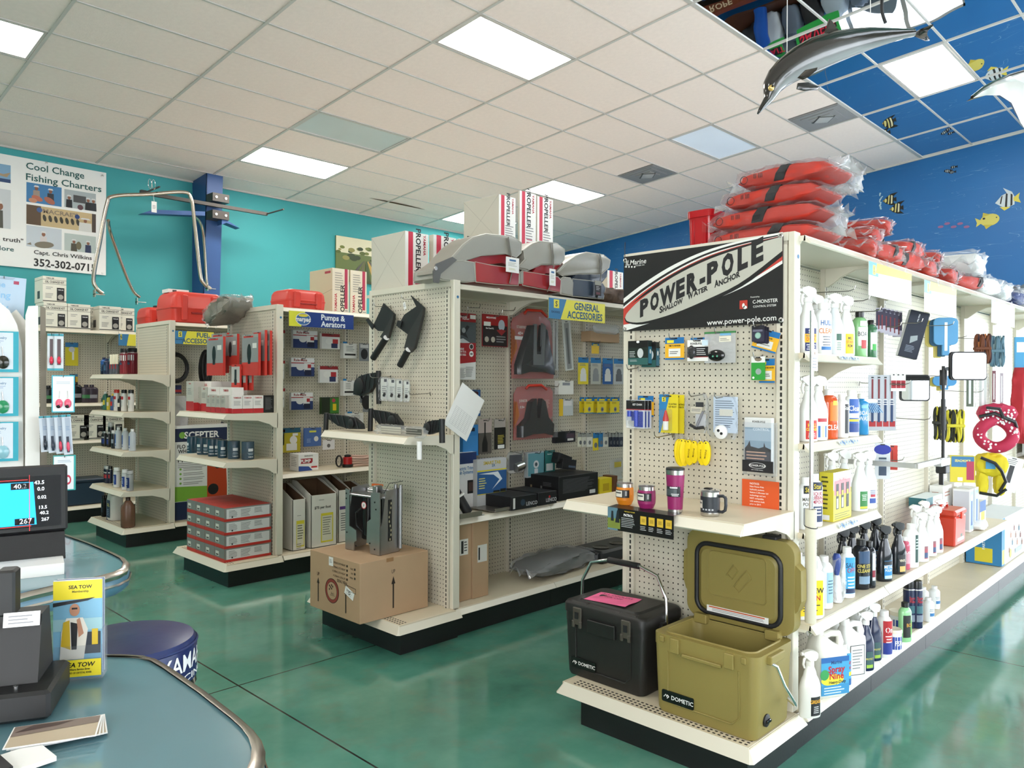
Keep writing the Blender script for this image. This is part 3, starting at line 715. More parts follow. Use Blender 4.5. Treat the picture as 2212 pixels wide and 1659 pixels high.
x,z=bq(1745,845);b.text('CONTROL SYSTEM',x,z,.009,VW,0,.003,wx=.95)
x,z=bq(1522,835);b.plate(x,z,.036,.036,P('b8382c'),0,.0025);b.disc(x,z-.004,.010,VW,0,.003,sx=.6);b.disc(x+.007,z-.012,.007,VW,0,.003,sx=1.3)
b.build('banner_sheet',bp)
for cx,cy in((66,335),(66,1168),(1912,1000),(1905,60)):
    x,z=bq(cx,cy);MB().at(TR(x,0,z)@RX(PI/2)).lathe([(.010,0),(.011,.002),(.008,.003),(.004,.003),(.004,.0)],STEEL,n=14).build('grommet',bp)
MB().tube([(*(bq(66,330)[0],),-.003,bq(66,330)[1]),(bq(66,200)[0],-.004,bq(66,200)[1]+.0),(bq(66,120)[0]-.002,.0,bq(66,110)[1])],.0018,INK,5).build('cable_tie',bp)
# ---- packs on the pegboard
XP=2.955
def EE(*a):return('E',XP,*a)
def fob(w,h,x,z,dep):
    return MB().at(TR(x,-dep*.45,z)@RX(PI/2)).lathe([(0,.006),(w*.3,.006),(w*.42,.002),(w*.42,-.004),(w*.3,-.006)],BLKG,n=18,sy=1.5).at(None)
KF=[('r',0,.5,1,1,'17251f'),('r',0,.86,1,.28,'0e0f10'),('r',0,.14,1,.28,'2e5f5b'),('d',.12,.48,.20,'c8cdce',.75),('l',-.28,.55,.3,4,.07,'b9c0bf'),('l',-.2,.2,.4,2,.05,'a9b5b5'),('d',0,.95,.05,'f4f4f4',1.6)]
carton('key_fob_box','black and teal remote fob box, larger one at the left edge under the banner','box',EE(1357,736,1400,788),.035,'1a2a28',KF,[('r',0,.4,.9,.7,'2d6f86'),('d',0,.55,.1,'e8e8e8',.5)])
carton('key_fob_box','black and teal remote fob box hanging just behind the larger fob box','box',('E',2.985,1386,739,1417,793),.03,'14201f',KF,[('r',0,.4,.9,.7,'29647c'),('d',0,.55,.1,'e8e8e8',.5)])
hook(G1,(3.01,onx(1377,735,3).y,1.565),EN,.09)
pack('reorder_card','yellow and blue reorder card left of the white remote card','card',EE(1437,729,1478,777),REORD,'f0b62c',hk=G1,corner=.08)
pack('reorder_card','yellow and blue reorder card mostly hidden behind the white remote card','card',('E',2.985,1492,729,1533,776),REORD,'f0b62c',corner=.08)
pack('remote_control_pack','white and black remote card with a red lower stripe','pack',EE(1485,734,1530,780),[('r',0,.42,1,.50,'17181a'),('t','POWER-POLE',-.05,.82,.10,'22252a',.8),('r',0,.09,1,.18,'efefec'),('r',0,.19,1,.03,'b03028'),('r',.35,.85,.28,.25,'cfe3ef'),('l',.2,.58,.5,4,.09,'c9c9c9')],'f3f2ee',hk=G1,
     bubble=(.38,.55,-.25,.42,.02,lambda w,h,x,z,d:MB().at(TR(x,-.010,z)@RX(PI/2)).lathe([(0,.007),(w*.34,.006),(w*.45,0),(w*.4,-.006)],BLKG,n=18,sy=1.7).at(None)))
z1=pack('zip_bag','clear zip bag with green seal holding an oval black remote','bag',EE(1522,716,1589,784),[('r',.17,.76,.38,.18,'e9e2cf'),('r',.18,.93,.35,.12,'7db8e0'),('l',.16,.77,.3,2,.05,'888888')],'e9ebea',slot=False,hk=G1)[0]
for ch in z1.children:
    ch.data.materials[0]=HAZY if not ch.data.materials[0].name.startswith('colour_e9e2')else ch.data.materials[0]
_l,_w,_h,_r=RE(EE(1522,716,1589,784))
MB().box(-_w*.5,-.003,_h*.94,_w*.5,.004,_h*1.0,P('3f7f49')).build('zip_seal',z1)
MB().at(TR(-.01,-.012,_h*.24)@RX(PI/2)).lathe([(0,.009),(.022,.008),(.030,.002),(.031,-.004),(.02,-.009)],BLKG,n=22,sx=1.25,sy=.8).at(None).at(TR(-.01,-.022,_h*.24)@RX(PI/2)).lathe([(0,.001),(.004,.001),(.004,0)],P('5fae8e'),c=(-.01,-.004,0),n=10).lathe([(0,.001),(.004,.001),(.004,0)],P('5fae8e'),c=(.01,-.004,0),n=10).at(None).build('remote',z1,40)
pack('reorder_card','tilted yellow and blue reorder card behind the purple battery cards at upper right','card',('E',2.985,1622,712,1676,757),REORD,'f0b62c',tilt=-.28,corner=.08)
BAT=[('r',0,.86,1,.26,'1c1b28'),('d',0,.38,.20,'7ea79a'),('d',0,.38,.15,'9dc0b4'),('l',0,.72,.8,2,.07,'aaa8c0')]
for k in range(3):
    pack('coin_battery_card','dark purple coin battery card, %s of three overlapping cards below the web address'%ORD[k],'card',('E',XP+.012*k,1624+5*k,703+2*k,1651+5*k,738+2*k),BAT,'312f44',hk=G1 if k==0 else None,corner=.06)
pack('reorder_card','yellow and blue reorder card behind the green battery card','card',('E',2.985,1640,775,1674,827),REORD,'f0b62c',corner=.08)
pack('coin_battery_card','green coin battery card at the right of the pegboard','card',EE(1623,770,1653,821),[('r',0,.87,1,.26,'e9e9e6'),('d',0,.88,.09,'8a7a66',1.8),('d',.02,.36,.13,'9aa9a4'),('d',-.34,.1,.05,'f0f0ec')],'2f9a3c',hk=G1,corner=.05)
for k in range(3):
    pack('whistle_pack','clear pack of blue fobs with black header, %s from the front'%ORD[k],'pack',('E',XP+.014*k,1353+7*k,864,1393+7*k,925),[('r',0,.82,1,.32,'1a1a1c'),('r',0,.66,1,.03,'b03034'),('t','KEY CHAIN',.1,.84,.07,'dddddd',.8),('r',.1,.32,.62,.55,'2440a8'),('r',-.25,.14,.45,.25,'f0efec')],'c9cdd6',hk=G1 if k==0 else None,
         bubble=(.8,.62,0,.35,.028,lambda w,h,x,z,d:MB().cyl((x-w*.28,-.014,z+h*.1),(x-w*.28,-.014,z+h*.42),.011,P('2743b8',.3),12).cyl((x+w*.15,-.012,z-h*.45),(x+w*.15,-.012,z+h*.45),.010,P('2743b8',.3),12))if k==0 else None)
pack('reorder_card','blue and yellow reorder card behind the blue plastic fob packs','card',('E',2.995,1378,855,1412,900),REORD,'f0b62c',corner=.08)
def buoy(w,h,x,z,d):return MB().lathe([(.011,z-h*.42),(.012,z-h*.38),(.012,z-.005,PAPER),(.0135,z-.004,P('c8302a',.35)),(.0135,z+.006),(.004,z+h*.42),(0,z+h*.43)],PAPER,c=(x,-d*.5,0),n=14)
BU=[('r',0,.5,1,1,'e2cf2a'),('p',[(-.5,0),(-.42,0),(-.05,.75),(.06,1),(-.5,1)],'2b7fb8'),('r',-.25,.87,.2,.12,'e8d83a'),('t','S',-.25,.87,.09,'17212c'),('t','FLOATING',.22,.75,.045,'2a2510',.8),('t','KEY BUOY',.22,.68,.045,'2a2510',.8)]
pack('floating_key_buoy_pack','blue and yellow pack with a red and white key buoy, front of the pair','pack',EE(1424,852,1465,935),BU,'e2cf2a',hk=G1,bubble=(.5,.6,-.05,.33,.03,buoy))
pack('floating_key_buoy_pack','yellow key buoy pack behind and right of the one showing a red and white buoy','pack',('E',2.985,1448,853,1478,936),BU,'e2cf2a')
def partsbag(label,where,prints,extra=None,hk=True,m=None):
    loc,w,h,rz=RE(where);r=thing('parts_bag',label,'bag',loc,rz)
    q=MB().at(RY(PI/2)@TR(-h/2,0,0));pl=pillow(h,w,.022,m or FILM,int(loc.y*100)%97,8,.12)
    q=MB();q.add([(v[1],-v[2]+.0,h*.5-v[0]*1.0)for v in pl.v],pl.f,m or FILM);q.build('clear_bag',r,60)
    bb=MB();apply(bb,prints,w,h,-.006);bb.build('paper_insert',r)
    if extra:extra(w,h).build('contents',r,40)
    if hk:hook(G1 if where[0]=='E' else G2,loc+(Vector((.05,0,h*.95))if rz else Vector((0,.05,h*.95))),rz,.12)
    return r
partsbag('clear bag of small dark fittings with a beige price label',EE(1484,850,1533,935),[('r',-.05,.58,.5,.16,'dcd3bf'),('l',-.05,.60,.4,2,.04,'777777'),('r',.15,.32,.45,.32,'c8c9cb'),('r',.1,.72,.35,.12,'2a2a30')],lambda w,h:MB().tube([(-w*.3,-.01,h*.2),(0,-.014,h*.12),(w*.3,-.01,h*.15)],.007,INK,7).cyl((w*.0,-.012,h*.16),(w*.28,-.012,h*.55),.006,GREYINK,8))
partsbag('clear bag holding folded papers and a round white remote',EE(1531,853,1595,948),[('r',.1,.55,.82,.82,'c9d6e6'),('l',.1,.86,.7,12,.05,'6f7c8c'),('r',.12,.6,.45,.15,'dcd8cc'),('l',.1,.3,.4,3,.03,'333b55')],lambda w,h:MB().at(TR(-.002,-.016,h*.16)@RX(PI/2)).lathe([(0,.010),(.020,.009),(.030,.002),(.030,-.006)],WHITE,n=22).lathe([(0,.0125),(.006,.012),(.006,.008)],INK,c=(-.006,.006,0),n=10).lathe([(0,.0125),(.006,.012),(.006,.008)],INK,c=(.008,-.006,0),n=10).at(None))
hook(G1,(3.01,onx(1455,943,3).y,onx(1455,943,3).z),EN,.02); 
# yellow oval floats on one long hook
p0=onx(1451,942,2.985);p1=onx(1520,957,2.985)
FL=[(1466,948,1006,1),(1478,949,1007,1),(1474,948,1008,.2),(1488,950,1005,0),(1500,952,1001,0),(1514,953,1005,0),(1526,953,1006,.15)]
flo=None
for k,(px,ya,yb,edge)in enumerate(FL):
    a=onx(px,ya,2.975-.004*k);c=onx(px,yb,2.975-.004*k);hh=a.z-c.z
    r=thing('foam_float','yellow oval foam float, %s from the left of the hanging cluster'%ORD[k],'float',a,EN,'yellow key floats')
    q=MB().at(TR(0,0,-hh/2)@RX(PI/2)).loft([[(hh*.20*s*math.cos(2*PI*j/20),hh*.5*s*math.sin(2*PI*j/20),z)for j in range(20)]for s,z in((.9,.007),(1,.005),(1,-.005),(.9,-.007))],P('f2d400',.6)).at(None)
    q.disc(0,-.008,.003,INK,-.0068);q.build('foam_body',r,40)
    MB().text('MARINE',0,-hh*.52,.008,P('7a5c10'),-.0072,.0006,rot=PI/2*.9).build('lettering',r)
    MB().tube([(0,0,-.006),(.003,-.002,.008),(0,0,.020),(-.003,0,.008)],.0008,WIRE,4,closed=True).build('wire_loop',r)
    r.rotation_euler=(0,rnd.uniform(-.08,.08),EN+(1.0 if edge==1 else edge)*.9)
hook(G1,(3.01,p0.y,p0.z+.004),EN,.16)
# brochure holder
loc,w,h,rz=RE(('E',2.985,1614,902,1680,1026))
r=thing('brochure_holder','clear wall holder with anchor brochures above the orange notice','brochure holder',loc,rz)
b=MB().box(-w*.47,-.030,h*.06,w*.40,-.004,h*1.0,P('e3e3e2'));apply(b,[('r',-.03,.90,.86,.15,'d9dad9'),('t','POWER-POLE',0,.93,.035,'333333',.8),('r',-.03,.46,.86,.74,'8fa7b8'),('r',-.03,.70,.86,.20,'a9bccb'),('p',[(-.46,.46),(-.36,.52),(-.30,.60),(-.26,.50),(0,.47),(.16,.50),(.18,.58),(.22,.50),(.40,.46),(.40,.40),(-.46,.40)],'1d1c20'),('r',-.03,.26,.86,.30,'3b3a42'),('l',0,.40,.8,4,.055,'c79f87'),('t','CONTROL',.08,.80,.045,'dfe8ee')],w,h,-.030);b.build('brochure',r)
MB().box(-w*.5,-.036,0,w*.5,-.034,h*.92,CLEAR).box(-w*.5,-.036,0,w*.5,0,.002,CLEAR).box(-w*.5,-.036,0,-w*.49,0,h*.92,CLEAR).box(w*.49,-.036,0,w*.5,0,h*.92,CLEAR).build('clear_holder',r)
b=MB();b.box(-w*.5,-.041,h*.06,w*.5,-.037,h*.26,INK).disc(0,h*.175,.012,P('cfcfcf'),-.0412,sx=3.1).disc(0,h*.175,.0105,INK,-.0412,.001,sx=3.15).text('POWER-POLE',0,h*.175,.008,P('f0f0f0'),-.0412,.0016,sh=.2).text('SIMPLY. RUGGED. RELIABLE.',0,h*.10,.003,P('f0f0f0'),-.0412,.0016);b.build('holder_front_strip',r)
# orange notice
loc,w,h,rz=RE(('E',2.998,1603,1038,1683,1105))
b=MB().box(-w/2,0,0,w/2,.0015,h,P('d4551f',.6))
for k,t in enumerate(('NOTICE:','New Power-Pole','hydraulic anchors','feature C-Monster 2.0','technology and are','NOT compatible','with anchors built','prior to 2017.')):
    b.text(t,-w*.28,h*(.88-.095*k),h*(.062 if k==0 else .050),P('f3efe8'),0,.0008,al='l',bold=.03,wx=1.0)
for k in range(2):b.plate(0,h*(.07-.03*k),w*.6,h*.01,P('e8a183'),0,.0008)
tag(b.build('paper_notice',None,loc=loc,rz=rz),'orange NOTICE sheet behind the upper shelf at the right','notice')
# ---- cups on the shelf
def tumbler(label,pos,col,prof,band,name='insulated_tumbler',lid=True,rz=0,h=1):
    r=thing(name,label,'cup',pos,EN+rz);cm=P(col,.38)
    MB().lathe([(a,z)+((STEEL,)if m=='s' else(cm,)if m=='c' else())for a,z,m in prof],STEEL if prof[0][2]=='s' else cm,n=32).build('cup_body',r,40)
    return r
PT=[(.030,0,'s'),(.033,.004,''),(.034,.014,'s'),(.034,.014,'c'),(.0375,.105,'c'),(.0375,.105,''),(.0405,.172,'c'),(.0405,.172,'s'),(.0420,.193,'s'),(.040,.195,'')]
def cupthing(label,px,py,col,pr,top,lb,dz=1):
    p=onz(px,py,.985);r=thing('insulated_tumbler',label,'cup',(p.x+.035,p.y,.9865),EN)
    cm=P(col,.4);q=MB()
    for k in range(len(pr)-1):
        (a,z,m),(c,y,_)=pr[k],pr[k+1];q.lathe([(a,z),(c,y)],STEEL if m=='s' else cm,n=32,caps=(k==0))
    q.build('cup_body',r,40);R,H=top
    MB().lathe([(R+.001,H),(R+.002,H+.002),(R+.001,H+.008),(R*.8,H+.010),(0,H+.009)],INK if lb[0]else CLEAR,n=28).build('lid',r,40)
    return r
r=cupthing('tall magenta insulated tumbler with steel rim on the gondola shelf',1448,1109,'8f1f5e',[(.026,0,'s'),(.0285,.003,'s'),(.029,.013,'c'),(.0365,.150,'s'),(.0378,.168,'s'),(.036,.169,'s')],(.0355,.168),(1,))
b=MB();arc(b,-.003,.088,.085,.048,.0335,P('1c2126'),.0006,10);arc(b,.0,.082,.05,.024,.0335,P('4a5356'),.0011,8);arc(b,.012,.10,.03,.006,.0335,P('c9ccce'),.0011);arctext(b,'DOMETIC',.012,.101,.005,.0335,P('eeeeee'),.0016);arc(b,.018,.075,.03,.003,.0335,P('d6d6d6'),.0016);arc(b,.018,.069,.025,.003,.0335,P('d6d6d6'),.0016);b.build('paper_band',r)
WP=[(.022,0,'c'),(.028,.003,'c'),(.036,.022,'c'),(.0375,.045,'c'),(.036,.070,'c'),(.0345,.076,'s'),(.034,.090,'s'),(.033,.091,'s')]
for lb_,px,py,col in(('orange stemless insulated tumbler, leftmost cup on the shelf',1339,1093,'d8811c'),('short magenta stemless insulated tumbler beside the orange one',1386,1101,'8f1f5e')):
    r=cupthing(lb_,px,py,col,WP,(.033,.088),(0,))
    b=MB();arc(b,0,.050,.085,.032,.0378,P('17191c'),.0006,10);arc(b,-.006,.050,.036,.026,.0378,P('ded9cc'),.0011,6);arc(b,-.006,.054,.028,.006,.0378,P('555555'),.0014,6);arc(b,.028,.052,.008,.020,.0378,P('9a9a9a'),.0012,3);b.build('paper_band',r)
p=onz(1524,1116,.985);r=thing('steel_mug','black and steel travel mug with a handle, rightmost cup on the shelf','cup',(p.x+.035,p.y,.9865),EN)
MB().lathe([(.034,0),(.0365,.003),(.0365,.014)],STEEL,n=32).lathe([(.0368,.014),(.0372,.075)],mat('mug_black',(.02,.024,.032),.45),n=32,caps=False).lathe([(.0368,.075),(.0368,.092),(.035,.093)],STEEL,n=32,caps=False).build('cup_body',r,40)
MB().lathe([(.0375,.092),(.038,.096),(.036,.101),(0,.101)],CLEAR,n=28).box(-.022,-.012,.1,.006,.012,.106,INK,ch=.002).build('lid',r,40)
MB().tube([(.036,0,.078),(.055,0,.080),(.066,0,.072),(.067,0,.045),(.064,0,.026),(.052,0,.018),(.036,0,.018)],.006,mat('mug_black',(0,0,0)),10).build('handle',r,60)
b=MB();arc(b,-.030,.045,.034,.030,.0372,P('d9d2c6'),.0008,6);arc(b,-.030,.050,.028,.006,.0372,P('666666'),.0012,6)
for k in range(4):arc(b,-.008+.012*k,.026,.007,.006,.0372,P('b9bdc2'),.0012,3)
b.build('price_label',r)
# ---- printed strip wrapped over the shelf edge
loc=onx(1383,1160,2.566);a=onx(1313,1100,2.566);c=onx(1455,1130,2.566);w=abs(a.y-c.y)
b=MB();HB=.092;b.box(-w/2,0,-HB+.005,w/2,.0015,.005,P('121314',.3));b.quad((-w/2,0,.0052),(w/2,0,.0052),(w/2,.06,.0095),(-w/2,.06,.0095),P('121314',.3))
apply(b,[('r',-.42,.5,.16,1,'5c7f8f'),('r',-.40,.3,.2,.45,'7c8a3c'),('p',[(-.38,.35),(-.35,.9),(-.32,.9),(-.31,.35)],'20262b'),('p',[(-.45,.4),(-.44,.85),(-.41,.85),(-.40,.4)],'20262b'),('t','PATROL',-.17,.74,.11,'f2f2f2',.9),('t','PORTABLE COOLER',-.15,.9,.05,'c8b040',.9),('l',-.16,.6,.24,6,.075,'a6a9aa')]+[q for k in range(4)for q in(('r',.06+.125*k,.62,.09,.36,'d5b13a'),('r',.06+.125*k,.62,.05,.16,'b59430'),('l',.06+.125*k,.35,.09,3,.07,'b4b4b4'))],w,HB,z0=-HB+.005)
tag(b.build('shelf_edge_banner',None,loc=(2.566,(a.y+c.y)/2,.980),rz=EN),'black PATROL cooler strip wrapped over the edge of the shelf with cups','banner')
# ---- coolers
def cooler(label,loc,w,d,h,col,open_=False):
    """front faces -Y locally; body tapers to the base; w right, d back, h to the body rim"""
    r=thing('cooler',label,'cooler',loc,EN);m=mat('cooler_'+col,hexc(col),.48,bump=.06,bs=260,var=.05)
    def ring(z,k,ox=0,rr=.035):return[(a*k,d/2+c*k*.99,z)for a,c in rrect(w,d,rr,5)]
    q=MB();wall=.035
    rings=[ring(0,.92),ring(.012,.945),ring(h*.55,.975),ring(h*.86,.99),ring(h*.86,1.0),ring(h*.93,1.0),ring(h,1.0)]
    inner=[[(a,d/2+c,z)for a,c in rrect(w-2*wall*k,d-2*wall*k,.04,5)]for z,k in((h,1),(h-.02,1.1),(.06,1.25))]
    q.loft(rings+inner,m);q.build('cooler_body',r,40)
    # recessed panel outline on the front
    def taper(z):return .92+.07*z/h
    e=MB();pw,z0,z1=w*.68,h*.14,h*.80
    def fy(z):return d/2*(1-(.945+(z/h)*.05))-.001
    pts=[(-pw/2,z1),(-pw/2,z0+.03),(-pw/2+.03,z0),(pw/2-.03,z0),(pw/2,z0+.03),(pw/2,z1)]
    e.tube([(x,fy(z)+.001,z)for x,z in pts],.0035,m,6);e.build('panel_rib',r,60)
    # latches / carrying grip
    g=MB()
    if open_:
        for sx in(-.26,.26):g.box(sx*w-.020,-.012,h-.062,sx*w+.020,.006,h-.004,m,ch=.003)
        g.box(-.19*w,-.010,h-.070,.19*w,.004,h-.056,m,ch=.003);g.box(-.39*w-.010,-.010,h-.030,-.39*w+.010,.006,h-.006,m,ch=.003);g.box(.39*w-.010,-.010,h-.030,.39*w+.010,.006,h-.006,m,ch=.003)
        g.build('latch_keeper',r)
        MB().tube([(a,d/2+c,h+.002)for a,c in rrect(w-1.7*wall,d-1.7*wall,.045,5)],.005,m,6,closed=True).build('rim_bead',r,60)
    else:
        g.box(-.17*w,-.012,h-.070,.17*w,.004,h-.010,P('191918',.5),ch=.003);g.build('grip_recess',r)
        for sx in(-.30,.30):
            MB().box(sx*w-.024,-.012,h-.048,sx*w+.024,-.002,h+.030,P('4a453d',.4),ch=.003,tap=0).box(sx*w-.026,-.016,h-.060,sx*w-.012,-.004,h-.030,P('4a453d',.4),ch=.002).box(sx*w+.012,-.016,h-.060,sx*w+.026,-.004,h-.030,P('4a453d',.4),ch=.002).box(sx*w-.010,-.0145,h-.020,sx*w+.010,-.011,h+.010,INK).build('latch',r)
    # badge
    bx0=-w*.24;bz=h*.22;k=1.0 if open_ else .95
    e=MB();pw,ph=.145*k,.046*k;y=fy(bz)-.003
    e.prism([(bx0+u,bz+v)for u,v in rrect(pw,ph,.006)],y,y+.004,P('0f1412',.3))
    e.text('DOMETIC',bx0+.022*k,bz,.0165*k,P('f4f4f2',.4),y,.0008,bold=.03,wx=1)
    for s0,off in((1,-.052),(1,-.040)):pass
    gx=bx0-.050*k;e.tube([(gx-.012,y-.001,bz-.004),(gx-.004,y-.001,bz+.006),(gx+.003,y-.001,bz-.003)],.0018,P('f4f4f2',.4),5);e.tube([(gx+.003,y-.001,bz+.006),(gx+.011,y-.001,bz),(gx+.003,y-.001,bz-.008)],.0018,P('f4f4f2',.4),5)
    e.build('badge',r)
    return r,m
CW,CD,CH=.455,.315,.315
r,m=cooler('tan hard cooler with its lid standing open, on the end deck',(2.645,1.545,.1725),CW,CD,CH,'8e7f45',True)
# open lid: upright behind the body
lid=MB();lw,lh=CW+.025,.375
def lring(y,k,dy=0):return[(a*k,y,CH+.01+lh/2+c*k)for a,c in rrect(lw,lh,.055,6)]
lid.loft([lring(CD-.030,.955),lring(CD-.028,1.0),lring(CD+.030,1.0),lring(CD+.042,.93)],m)
LD=lid.build('lid',r,40)
zc=CH+.01+lh/2
def gas(w0,h0,rr):return rrect(w0,h0,rr,6)
e=MB();a1=[(a,CD-.036,zc-.012+c)for a,c in gas(lw-.105,lh-.085,.05)];e.tube(a1,.010,INK,8,closed=True);e.build('gasket',LD,60)
MB().loft([[(a,CD-.030,zc-.012+c)for a,c in gas(lw-.125,lh-.105,.04)],[(a,CD-.040,zc-.012+c)for a,c in gas(lw-.150,lh-.130,.035)]],m).build('lid_liner',LD,30)
e=MB();e.tube([(a,CD-.041,zc+.015+c)for a,c in gas(lw-.22,lh-.19,.02)],.0025,m,6,closed=True)
for pts in([(-.045,-.004),(-.012,.045),(.006,.02)],[(.006,.02),(-.02,-.018),(-.038,-.002)],[(-.012,-.05),(.02,.0),(.045,.03),(.065,.0)],[(.065,0),(.03,-.045),(.01,-.07),(-.012,-.05)]):
    e.tube([(a,CD-.042,zc+.02+c*.95)for a,c in pts],.003,m,6)
e.build('embossed_emblem',LD,60)
e=MB().box(-.135,CD-.043,zc-.150,.140,CD-.0405,zc-.125,PAPER);e.plate(.0,zc-.130,.25,.005,P('c85a2a'),CD-.043);e.lines(.01,zc-.137,.24,2,.006,GREYINK,CD-.043);e.build('warning_sticker',LD)
for sx in(-.21,.27):MB().box(sx*lw-.03,CD-.020,CH+.01+lh-.006,sx*lw+.03,CD+.030,CH+.01+lh+.014,INK,ch=.004).build('rubber_latch',LD,30)
for sx in(-1,1):
    MB().prism([(sx*lw/2+sx*u,zc+v)for u,v in((0,.10),(.022,.08),(.024,-.04),(.010,-.08),(0,-.09))][::sx],CD-.02,CD+.03,m).build('lid_ear',LD)
for s_ in(-.19,.13):MB().box(s_,CD-.06,CH-.01,s_+.06,CD-.02,CH+.03,m,ch=.004).build('hinge',r)
# side handle, drain plug
def sidehandle(r,w,d,h,sx,m,down=True):
    X=sx*(w/2)
    MB().box(X-(.006 if sx>0 else .02),d*.25,h-.040,X+(.020 if sx>0 else .006),d*.62,h-.008,m,ch=.004).build('handle_boss',r)
    if down:MB().tube([(X+sx*.012,d*.28,h-.035),(X+sx*.03,d*.32,h-.045),(X+sx*.045,d*.42,h-.12),(X+sx*.06,d*.60,h-.20),(X+sx*.055,d*.66,h-.215),(X+sx*.02,d*.68,h-.2)],.006,CHROME,10).build('wire_handle',r,60)
sidehandle(r,CW,CD,CH,1,m)
MB().at(TR(CW*.478,CD*.30,.060)@RY(PI/2)).lathe([(.024,-.006),(.024,.006),(.018,.009),(0,.009)],BLK,n=20).box(-.006,-.017,.006,.006,.017,.016,BLKG,ch=.002).at(None).build('drain_plug',r,40)
# charcoal cooler
BWd,BD,BHt=.445,.30,.285
r,m=cooler('charcoal hard cooler with closed lid and a pink paper on top',(2.692,2.065,.1725),BWd,BD,BHt,'201f1e')
def kr(z,k,rr=.04):return[(a*k,BD/2+c*k,z)for a,c in rrect(BWd+.01,BD+.01,rr,5)]
K=MB().loft([kr(BHt+.002,1.0),kr(BHt+.036,1.0),kr(BHt+.046,.97),kr(BHt+.050,.93),kr(BHt+.050,.74),kr(BHt+.058,.70),kr(BHt+.058,.01)],m).build('lid',r,35)
for sx in(-.30,.30):MB().box(sx*BWd-.05,.002,BHt+.030,sx*BWd+.05,.032,BHt+.054,m,ch=.006).build('lid_corner_boss',K)
hz=BHt+.01;e=MB()
e.tube([(-BWd/2-.012,BD*.5,hz),(-BWd/2-.008,BD*.5,hz+.10),(-BWd/2+.04,BD*.52,hz+.19),(-.09,BD*.53,hz+.215),(.09,BD*.53,hz+.215),(BWd/2-.04,BD*.52,hz+.19),(BWd/2+.008,BD*.5,hz+.10),(BWd/2+.012,BD*.5,hz-.03)],.0075,CHROME,12)
H_=e.build('carry_handle',r,60)
MB().cyl((-.085,BD*.53,hz+.215),(.085,BD*.53,hz+.215),.014,BLK,14).build('handle_grip',H_,60)
for sx in(-1,1):MB().box(sx*BWd/2-.012,BD*.36,hz-.05,sx*BWd/2+.016,BD*.64,hz+.005,m,ch=.005).build('handle_boss',r)
# pink paper
e=MB();v=[];f=[]
for i in range(9):
    for j in range(6):v.append((-.11+.027*i,-.06+.030*j,.0625+.004*math.sin(i*1.1)*math.sin(j*1.3)+(.02 if j==0 and i>5 else 0)*0+.002*i*(.2)))
for i in range(8):
    for j in range(5):f.append((i*6+j,(i+1)*6+j,(i+1)*6+j+1,i*6+j+1))
e.add(v,f,mat('pink_paper',(.95,.16,.36),.6,var=.02));e.at(TR(0,0,.069)@RX(-PI/2));e.text('ALL COOLERS',.0,.055,.018,P('6d1230'),0,.0).text('20% OFF',.0,.020,.018,P('6d1230'),0,.0);e.at(None)
o=e.build('pink_paper',None,loc=(2.70+.10,2.095,.17+BHt-.0),rz=EN+.10);tag(o,'bright pink handwritten sale paper lying on the charcoal cooler','paper')
# ================================================================ RIGHT SIDE OF THE NEAREST GONDOLA
Z1,Z2,Z3,Z4,Z5=1.626,1.256,.894,.527,.172
def on(o,px,z,y=1.37,rz=-.55):
    o.location=(ony(px,900,y).x,y,z);o.rotation_euler.z=rz+rnd.uniform(-.06,.06);return o
def cp(o,label,px,z,y=1.37,rz=-.55):q=dup(o,(0,0,0),0,label);return on(q,px,z,y,rz)
WB='e6e7e4'
Lnavy=[('r',0,.5,.62,.95,'1b2a63'),('t','Star',0,.85,.14,'e8e8ea'),('r',0,.56,.66,.36,'f0b518'),('t','NON-SKID',.0,.66,.09,'1b2a63'),('t','DECK',0,.52,.15,'c8261c'),('l',0,.28,.5,3,.09,'d8dae4')]
s1=on(spray('white trigger sprayer with navy and yellow deck cleaner label, first on the top side shelf',WB,'f2f2f0',Lnavy,h=.285),1744,Z1)
on(capbottle('white capped bottle with blue and orange lettering, second on the top side shelf','e9ebeb','f2f2f0',[('t','HULL',0,.82,.15,'2c62a8'),('t','CLEAN',0,.58,.15,'d87a20'),('l',0,.4,.5,4,.08,'7b7f88'),('r',0,.06,.6,.10,'3a78b8')],h=.245,R=.040,capr=.55,sy=.7),1777,Z1,1.38)
on(spray('white trigger sprayer with narrow green label, third on the top side shelf','cdd3d6','f2f2f0',[('r',.05,.5,.42,.9,'f0f1ee'),('r',.05,.75,.3,.3,'2a5c48'),('l',.05,.5,.3,5,.08,'3f7a5e')],h=.280),1802,Z1)
on(spray('white trigger sprayer with round yellow mildew label, fourth on the top side shelf',WB,'f2f2f0',[('r',0,.5,.5,.92,'f2c51a'),('t','MIL',0,.76,.13,'1c1c1c'),('t','STAIN',0,.58,.13,'c8501c'),('t','REM',0,.40,.13,'1c1c1c')],h=.280),1827,Z1)
GRN=mat('green_soap',(.22,.48,.20),.15)
on(capbottle('green soap bottle with black cap, larger one, on the top side shelf',GRN,'141414',[('r',0,.92,.5,.16,'dedcd2'),('r',0,.52,.7,.58,'e9e9e4'),('r',0,.28,.34,.26,'b83a3c'),('t','BOAT',0,.6,.14,'333333')],h=.235,R=.040,sy=.75,lh=.66),1856,Z1,1.38)
on(capbottle('slim green soap bottle with black cap, last on the top side shelf',mat('dark_green_soap',(.05,.16,.08),.15),'141414',[('r',0,.55,.6,.7,'e9e9e4'),('r',0,.3,.34,.26,'3aa548')],h=.20,R=.030),1880,Z1,1.37)
for k,(px,y,h)in enumerate(((1722,1.44,.25),(1733,1.50,.26),(1762,1.47,.27),(1786,1.49,.26))):
    cp(s1,'plain white trigger sprayer, back row of the top side shelf, %s along'%ORD[k],px,Z1,y)
